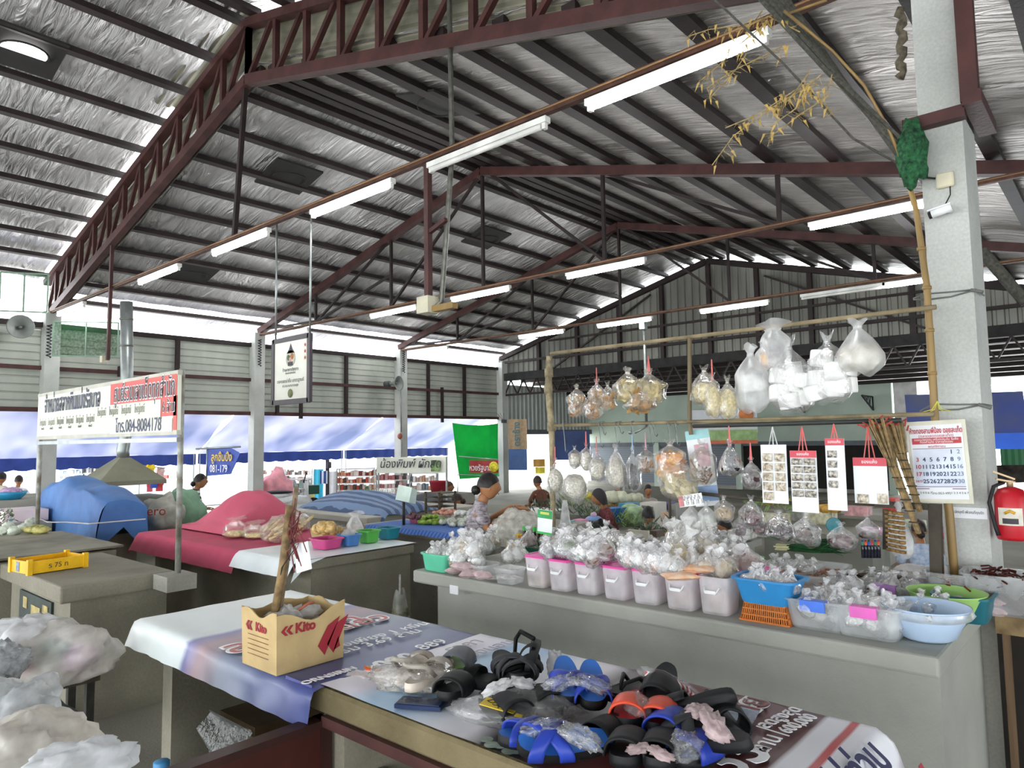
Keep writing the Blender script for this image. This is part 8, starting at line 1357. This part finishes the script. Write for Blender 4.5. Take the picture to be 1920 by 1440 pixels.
# ================================================================ far stalls inside
def block(px0, px1, py, z, depth, dx, lab, mt=CON, cat='counter', name='market_counter', legs=False):
    A, B_ = PZ(px0, py, z), PZ(px1, py, z); m = MB(); y0, y1 = sorted((A.y, B_.y)); x0 = min(A.x, B_.x); m.bb((x0, y0, z-.06), (x0+dx, y1, z)); m.bb((x0+.06, y0+.05, 0), (x0+dx-.06, y1-.05, z-.06)); return tag(ob(name, m, mt), lab, cat)
ZT = .62
block(1035, 1128, 962, .62, 0, 1.0, 'far counter of leafy greens left of the capped woman', mat('slate_counter', '#85867c', .8, 0, .12, 2)); block(1130, 1300, 950, .62, 0, 1.1, 'long far counter of cabbages and roots before the grey shutters', CON); block(1090, 1190, 1003, .5, 0, .9, 'low counter of lettuce in front of the blue crate', mat('low_counter', '#9a988e', .8, 0, .1, 2)); block(1215, 1420, 1012, .62, 0, .7, 'grey counter with the herb bunches behind the long counter', mat('grey_counter', '#a7a89f', .8, 0, .1, 2)); block(1420, 1680, 992, .55, 0, .8, 'far counter under the dried bean bags', MATS['slate_counter']); block(1440, 1700, 955, .62, 0, .8, 'far counter of yellow fruit behind the sachet cards', CON); block(940, 1030, 960, .62, 0, .8, 'far white covered counter left of the wrapped post', mat('cover_white', '#e4e3df', .7, 0, .05))
LEAF = mat('leaf_dark', '#35552f', .6, 0, .45, 14); LETT = mat('lettuce', '#86a45a', .6, 0, .4, 14); CABB = mat('cabbage_white', '#d6d8bd', .6, 0, .15, 10); YFR = mat('fruit_yellow', '#d9a94a', .5, 0, .2, 14); ROOT = mat('roots_tan', '#b58f5f', .7, 0, .3, 12)
def leaves(px, py, z, rad, mt, lab, n=120, seed=1, up_=.12):
    m = MB(); r = random.Random(seed)
    for k in range(n):
        p = Vector((r.uniform(-1, 1)*rad[0], r.uniform(-1, 1)*rad[1], r.uniform(0, rad[2]))); d = Vector((r.uniform(-.06, .06), r.uniform(-.09, .09), r.uniform(.02, up_))); w_ = Vector((.02, .012, .01)); m.add([p, p+d*.5+w_, p+d, p+d*.5-w_], [(0, 1, 2, 3)], True)
    o = tag(ob('leaf_heap', m, mt), lab, 'vegetables', None, 'stuff'); o.location = PZ(px, py, z); return o
leaves(1060, 962, .66, (.3, .45, .1), LEAF, 'dark leafy greens heaped on the far counter left of the capped woman', 150, 1); leaves(1090, 952, .66, (.2, .3, .14), mat('leaf_yellowish', '#8a9a52', .6, 0, .4, 14), 'yellowish leafy greens beside the dark heap on the far counter', 80, 2); leaves(1145, 985, .53, (.2, .32, .14), LETT, 'fresh green lettuce heaped in front of the blue crate', 160, 3); leaves(1112, 980, .53, (.15, .12, .16), LEAF, 'dark green lettuce right behind the blue bucket', 60, 7); leaves(1270, 1006, .66, (.15, .32, .12), LEAF, 'dark green herb bunches on the grey counter behind the hanging bags', 110, 4); leaves(1225, 1010, .66, (.1, .12, .08), LEAF, 'smaller herb bunch left of the thin pole', 50, 5); leaves(1450, 960, .66, (.2, .3, .12), LETT, 'light green vegetables below the first sachet card', 80, 6)
def globes(spots, r_, mt, lab, grp, name, z, dz=.0, squash=.9):
    for i, (px, py) in enumerate(spots):
        m = MB(); m.blob((0, 0, r_*.9), (r_, r_, r_*squash), .08, 2, i, 12, 8); o = tag(ob(name, m, mt), lab, 'vegetable', grp); o.location = PZ(px, py, z+dz*(i % 3))
globes([(1140+5.5*(i % 6), 944-4*(i//6)) for i in range(18)], .07, CABB, 'white cabbage in the heap before the grey shutters', 'white cabbages', 'cabbage', .63, .03); globes([(1180+6*i, 944-2*(i % 2)) for i in range(4)], .08, CABB, 'white cabbage in the small row left of the pale vendor', 'cabbages left of the vendor', 'cabbage', .63); globes([(1140+5*i, 952) for i in range(7)], .035, ROOT, 'tan root laid along the front of the cabbage counter', 'tan roots', 'root', .63)
globes([(1432+5.5*(i % 9), 948-3*(i//9)) for i in range(18)], .045, YFR, 'yellow fruit in the row behind the first two sachet cards', 'yellow fruit in the left row', 'fruit', .66, .02); globes([(1538+5.5*(i % 7), 962-4*(i//7)) for i in range(21)], .045, YFR, 'yellow fruit heaped behind the wide sachet card', 'yellow fruit in the right heap', 'fruit', .66, .03); globes([(1098+4*(i % 4), 936-3*(i//4)) for i in range(8)], .05, mat('fruit_lemon', '#d9c857', .5, 0, .2, 14), 'yellow lemon coloured fruit left of the capped woman', 'lemon coloured fruit', 'fruit', .66, .02)
m = MB(); m.blob((0, 0, .12), (.16, .2, .14), .12, 2, 6, 18, 12); o = tag(ob('cabbage_bag', m, mat('bag_greenish', '#a9c79a', .4, 0, .3, 12, .4, 30)), 'pale green bag of cabbage leaves left of the striped shirt', 'bag'); o.location = PZ(1184, 985, .5)
def boxat(px, py, wpx, hpx, dep, mt, lab, name, cat, d=.3, yaw=None):
    P_ = PD(px, py, dep); s = dep/FPX; m = MB(); m.box((0, 0, hpx*s/2), (d, wpx*s, hpx*s)); o = tag(ob(name, m, mt), lab, cat); o.location = P_; o.rotation_euler = (0, 0, 0 if yaw is None else yaw); return o
o = boxat(1153, 978, 27, 26, 8.8, mat('crate_blue', '#2f74bb', .5, 0, .1, 6), 'bright blue plastic crate with white lettering beside the capped woman', 'crate', 'crate'); o.rotation_euler = (0, 0, R_(-12)); text('สดใหม่', .06, TW, o, (-.152, 0, .13), FACE); o = boxat(1180, 960, 21, 17, 9.6, mat('crate_aqua', '#4e9fc4', .5, 0, .1, 6), 'aqua blue cloth covered crate on the far counter', 'crate', 'crate'); boxat(1174, 975, 17, 22, 9.2, mat('bin_ochre', '#a67a33', .6, 0, .25, 30), 'ochre woven basket right of the bright blue crate', 'basket', 'basket')
o = boxat(1226, 988, 32, 46, 9.3, mat('carton_white', '#d9d5cc', .7, 0, .06), 'tall white carton with two grey pictures in front of the pale vendor', 'carton', 'box'); m = MB(); m.k = 0; m.box((-.153, .05, .25), (.004, .07, .08)); m.box((-.153, -.06, .24), (.004, .06, .08)); ob('printed_picture', m, mat('picture_grey', '#8d8a84', .7, 0, .4, 30), o); boxat(1250, 966, 15, 26, 9.6, mat('bin_purple', '#3b2670', .5), 'dark purple bin right of the white carton', 'bin', 'bin'); boxat(1268, 975, 22, 30, 9.6, mat('bin_grey', '#a3a39c', .6), 'grey tall bin right of the purple bin', 'bin', 'bin')
t = thing('bucket', 'blue lidded bucket with a pink bundle on top behind the wrapped post', 'bucket', PD(1114, 998, 7.2)); m = MB(); m.lathe([(0, 0), (.065, 0), (.08, .13), (0, .13)], (0, 0, 0), 20); ob('bucket_body', m, mat('bucket_blue', '#3b6fb8', .4), t); m = MB(); m.lathe([(.086, .125), (.086, .14), (.06, .16), (0, .165)], (0, 0, 0), 20); ob('lid', m, mat('lid_paleblue', '#7fa3d4', .4), t); m = MB(); m.blob((0, 0, .18), (.03, .03, .025), .2, 3, 1); ob('bundle', m, mat('bundle_lilac', '#d5b3cf', .6), t)
for i, (px, py, w_, h_, dep, c, lab) in enumerate(((1088, 986, 22, 12, 7.0, '#e58fbd', 'pink plastic bag left of the blue lidded bucket'), (1068, 985, 12, 8, 6.8, '#3fb5b5', 'small turquoise box by the wrapped post'), (1105, 1004, 18, 10, 6.6, '#d0584f', 'small red tray in front of the blue lidded bucket'), (1148, 1012, 40, 10, 6.2, '#cfcfc9', 'low white tray behind the pale heap of bags'), (1198, 1012, 44, 18, 5.6, '#cbc6b5', 'pale cardboard sheet in front of the striped shirt'), (1232, 1006, 14, 12, 5.8, '#5b4a3c', 'small brown pot in front of the striped shirt'), (1258, 1000, 36, 5, 7.6, '#d6bf3f', 'yellow tray edge right of the striped shirt'), (1255, 985, 16, 16, 8.0, '#d9cdb8', 'stack of pale tubs right of the striped shirt'), (1247, 970, 14, 10, 8.2, '#d8b9a0', 'printed price card right of the striped shirt'))):
    o = boxat(px, py, w_, h_, dep, mat('thing'+c[1:], c, .55, 0, .12, 12), lab, ('plastic_bag', 'small_box', 'tray', 'tray', 'cardboard', 'pot', 'tray', 'tub_stack', 'price_card')[i], ('bag', 'box', 'tray', 'tray', 'cardboard', 'pot', 'tray', 'tubs', 'card')[i], .12 if i not in (4, 8) else .02)
m = MB(); m.blob((0, 0, .06), (.12, .1, .09), .3, 3, 2, 18, 12); o = tag(ob('black_bag', m, MATS['black_bag']), 'black plastic bag behind the pale heap of bags', 'bag'); o.location = PD(1126, 1008, 6.0); m = MB(); m.grid(lambda u, v: (.05*math.cos(6.28*u)*(1-.6*v), .05*math.sin(6.28*u)*(1-.6*v), .22*v), 14, 6); o = tag(ob('white_bag', m, FLM2), 'tall white carrier bag standing right of the wrapped post', 'bag'); o.location = PD(1060, 985, 6.2)
# pale crates and trays behind the dried beans
for i, (px, py, w_, h_, dep, c, lab) in enumerate(((1392, 1008, 40, 14, 6.6, '#d9d9cf', 'white slotted crate below the mauve flower bag'), (1430, 1004, 30, 12, 6.8, '#cfd0c8', 'white slotted crate right of the young person'), (1448, 985, 60, 22, 8.4, '#dcd8bd', 'cream slotted crate behind the black red beans'), (1500, 975, 40, 16, 8.6, '#a9a9a4', 'grey crate behind the dark mushroom bag'), (1540, 985, 50, 26, 8.4, '#d6d3b4', 'cream slotted crate behind the spring onions'), (1610, 966, 40, 16, 8.0, '#d3a0a2', 'dusty pink tray on the far counter left of the twig brooms'), (1672, 960, 22, 26, 7.5, '#c0473a', 'red printed carton behind the twig brooms'), (1700, 985, 60, 10, 7.6, '#b8c0a8', 'tray of green beans behind the brown haired woman'), (1765, 1008, 34, 12, 7.0, '#b5495a', 'red tray left of the column'), (1770, 985, 30, 20, 7.2, '#d5cfae', 'pale bagged goods left of the column'), (1640, 1000, 40, 10, 7.0, '#d8b4cc', 'pink tray behind the tiny bottles'))):
    boxat(px, py, w_, h_, dep, mat('thing'+c[1:], c, .6, 0, .3, 16), lab, 'crate' if 'crate' in lab else 'tray' if 'tray' in lab else 'carton' if 'carton' in lab else 'goods_bag', 'crate' if 'crate' in lab else 'tray' if 'tray' in lab else 'box' if 'carton' in lab else 'bag', .2)
m = MB(); m.lathe([(0, 0), (.03, .0), (.06, .02), (.07, .03), (.06, .03), (0, .015)], (0, 0, 0), 20); o = tag(ob('round_mirror', m, mat('ring_teal', '#4a9aa5', .4)), 'round teal rimmed dish standing behind the red bean bag', 'dish'); o.location = PD(1562, 985, 6.5); o.rotation_euler = (0, R_(-80), R_(30))
m = MB(); a, b = PD(1168, 912, 11), PD(1170, 955, 11); m.bar(a, b, .03); m.bar(b, PD(1130, 952, 11), .03); tag(ob('stall_pipe', m, GALV), 'thin pale pipe upright on the cabbage counter', 'pipe')
m = MB(); m.tube([PD(1207, 605, 14.5), PD(1210, 680, 14.5), PD(1212, 800, 14.5)], .03, 6); m.tube([PD(1212, 800, 14.5), PD(1190, 812, 14.5)], .02, 6); m.box(PD(1206, 608, 14.4), (.12, .12, .2)); m.blob(PD(1182, 811, 14.4), (.06, .04, .04), 0, 1, 1, 10, 6); tag(ob('camera_conduit', m, GALV), 'thin conduit dropping from a white box to a small camera in mid hall', 'conduit')

# fittings on the wall pillars, bottles on the floor by the gate leaf
m = MB(); p = PY(750, 818, 14.28); m.lathe([(0, -.02), (.07, -.02), (.08, 0), (.05, .04), (0, .05)], (0, 0, 0), 18); o = tag(ob('alarm_bell', m, mat('bell_red', '#a05a50', .5)), 'round dull red alarm bell on the third wall pillar', 'bell'); o.location = p; o.rotation_euler = (R_(90), 0, 0)
m = MB(); m.tube([PY(752, 690, 14.27), PY(752, 810, 14.27)], .015, 6); m.tube([PY(752, 826, 14.27), PY(752, 880, 14.27)], .02, 6); tag(ob('pillar_conduit', m, GALV), 'thin grey conduit running down to the alarm bell', 'conduit')
for px, py, lab in ((487, 662, 'dark coil of wire at the top of the second wall pillar'), (757, 678, 'dark coil of wire at the top of the third wall pillar'), (92, 640, 'dark coil of wire at the top of the left wall pillar')):
    m = MB(); p = PY(px, py, 14.25); m.tube([p+Vector((.04*math.cos(k*1.3), .02*math.sin(k*1.3), .3-.012*k)) for k in range(50)], .01, 4); tag(ob('wire_coil', m, BLACK), lab, 'wire')
for px, c, lab in ((303, '#4f9fd8', 'bottle with a bright blue cap on the floor by the red brown gate leaf'), (366, '#e3e4e6', 'bottle with a white cap on the floor by the red brown gate leaf')):
    q = PD(px, 1432, 2.9); t = thing('bottle', lab, 'bottle', (q.x, q.y, 0)); h = q.z+.012; m = MB(); m.lathe([(0, 0), (.045, 0), (.05, .02), (.05, h*.75), (.028, h*.9), (.028, h-.03)], (0, 0, 0), 18); ob('bottle_body', m, mat('bottle_haze', '#b9c4cc', .3), t); m = MB(); m.lathe([(.032, h-.035), (.032, h-.004), (.028, h), (0, h)], (0, 0, 0), 18); ob('cap', m, mat('cap'+c[1:], c, .4), t)
# ================================================================ lettering becomes plain mesh
dg = bpy.context.evaluated_depsgraph_get(); dg.update()
for o in [x for x in bpy.data.objects if x.type == 'FONT']:
    me = bpy.data.meshes.new_from_object(o.evaluated_get(dg)); n = bpy.data.objects.new('tmp', me); C.objects.link(n)
    n.parent = o.parent; n.matrix_basis = o.matrix_basis.copy(); nm = o.name; bpy.data.objects.remove(o); n.name = nm
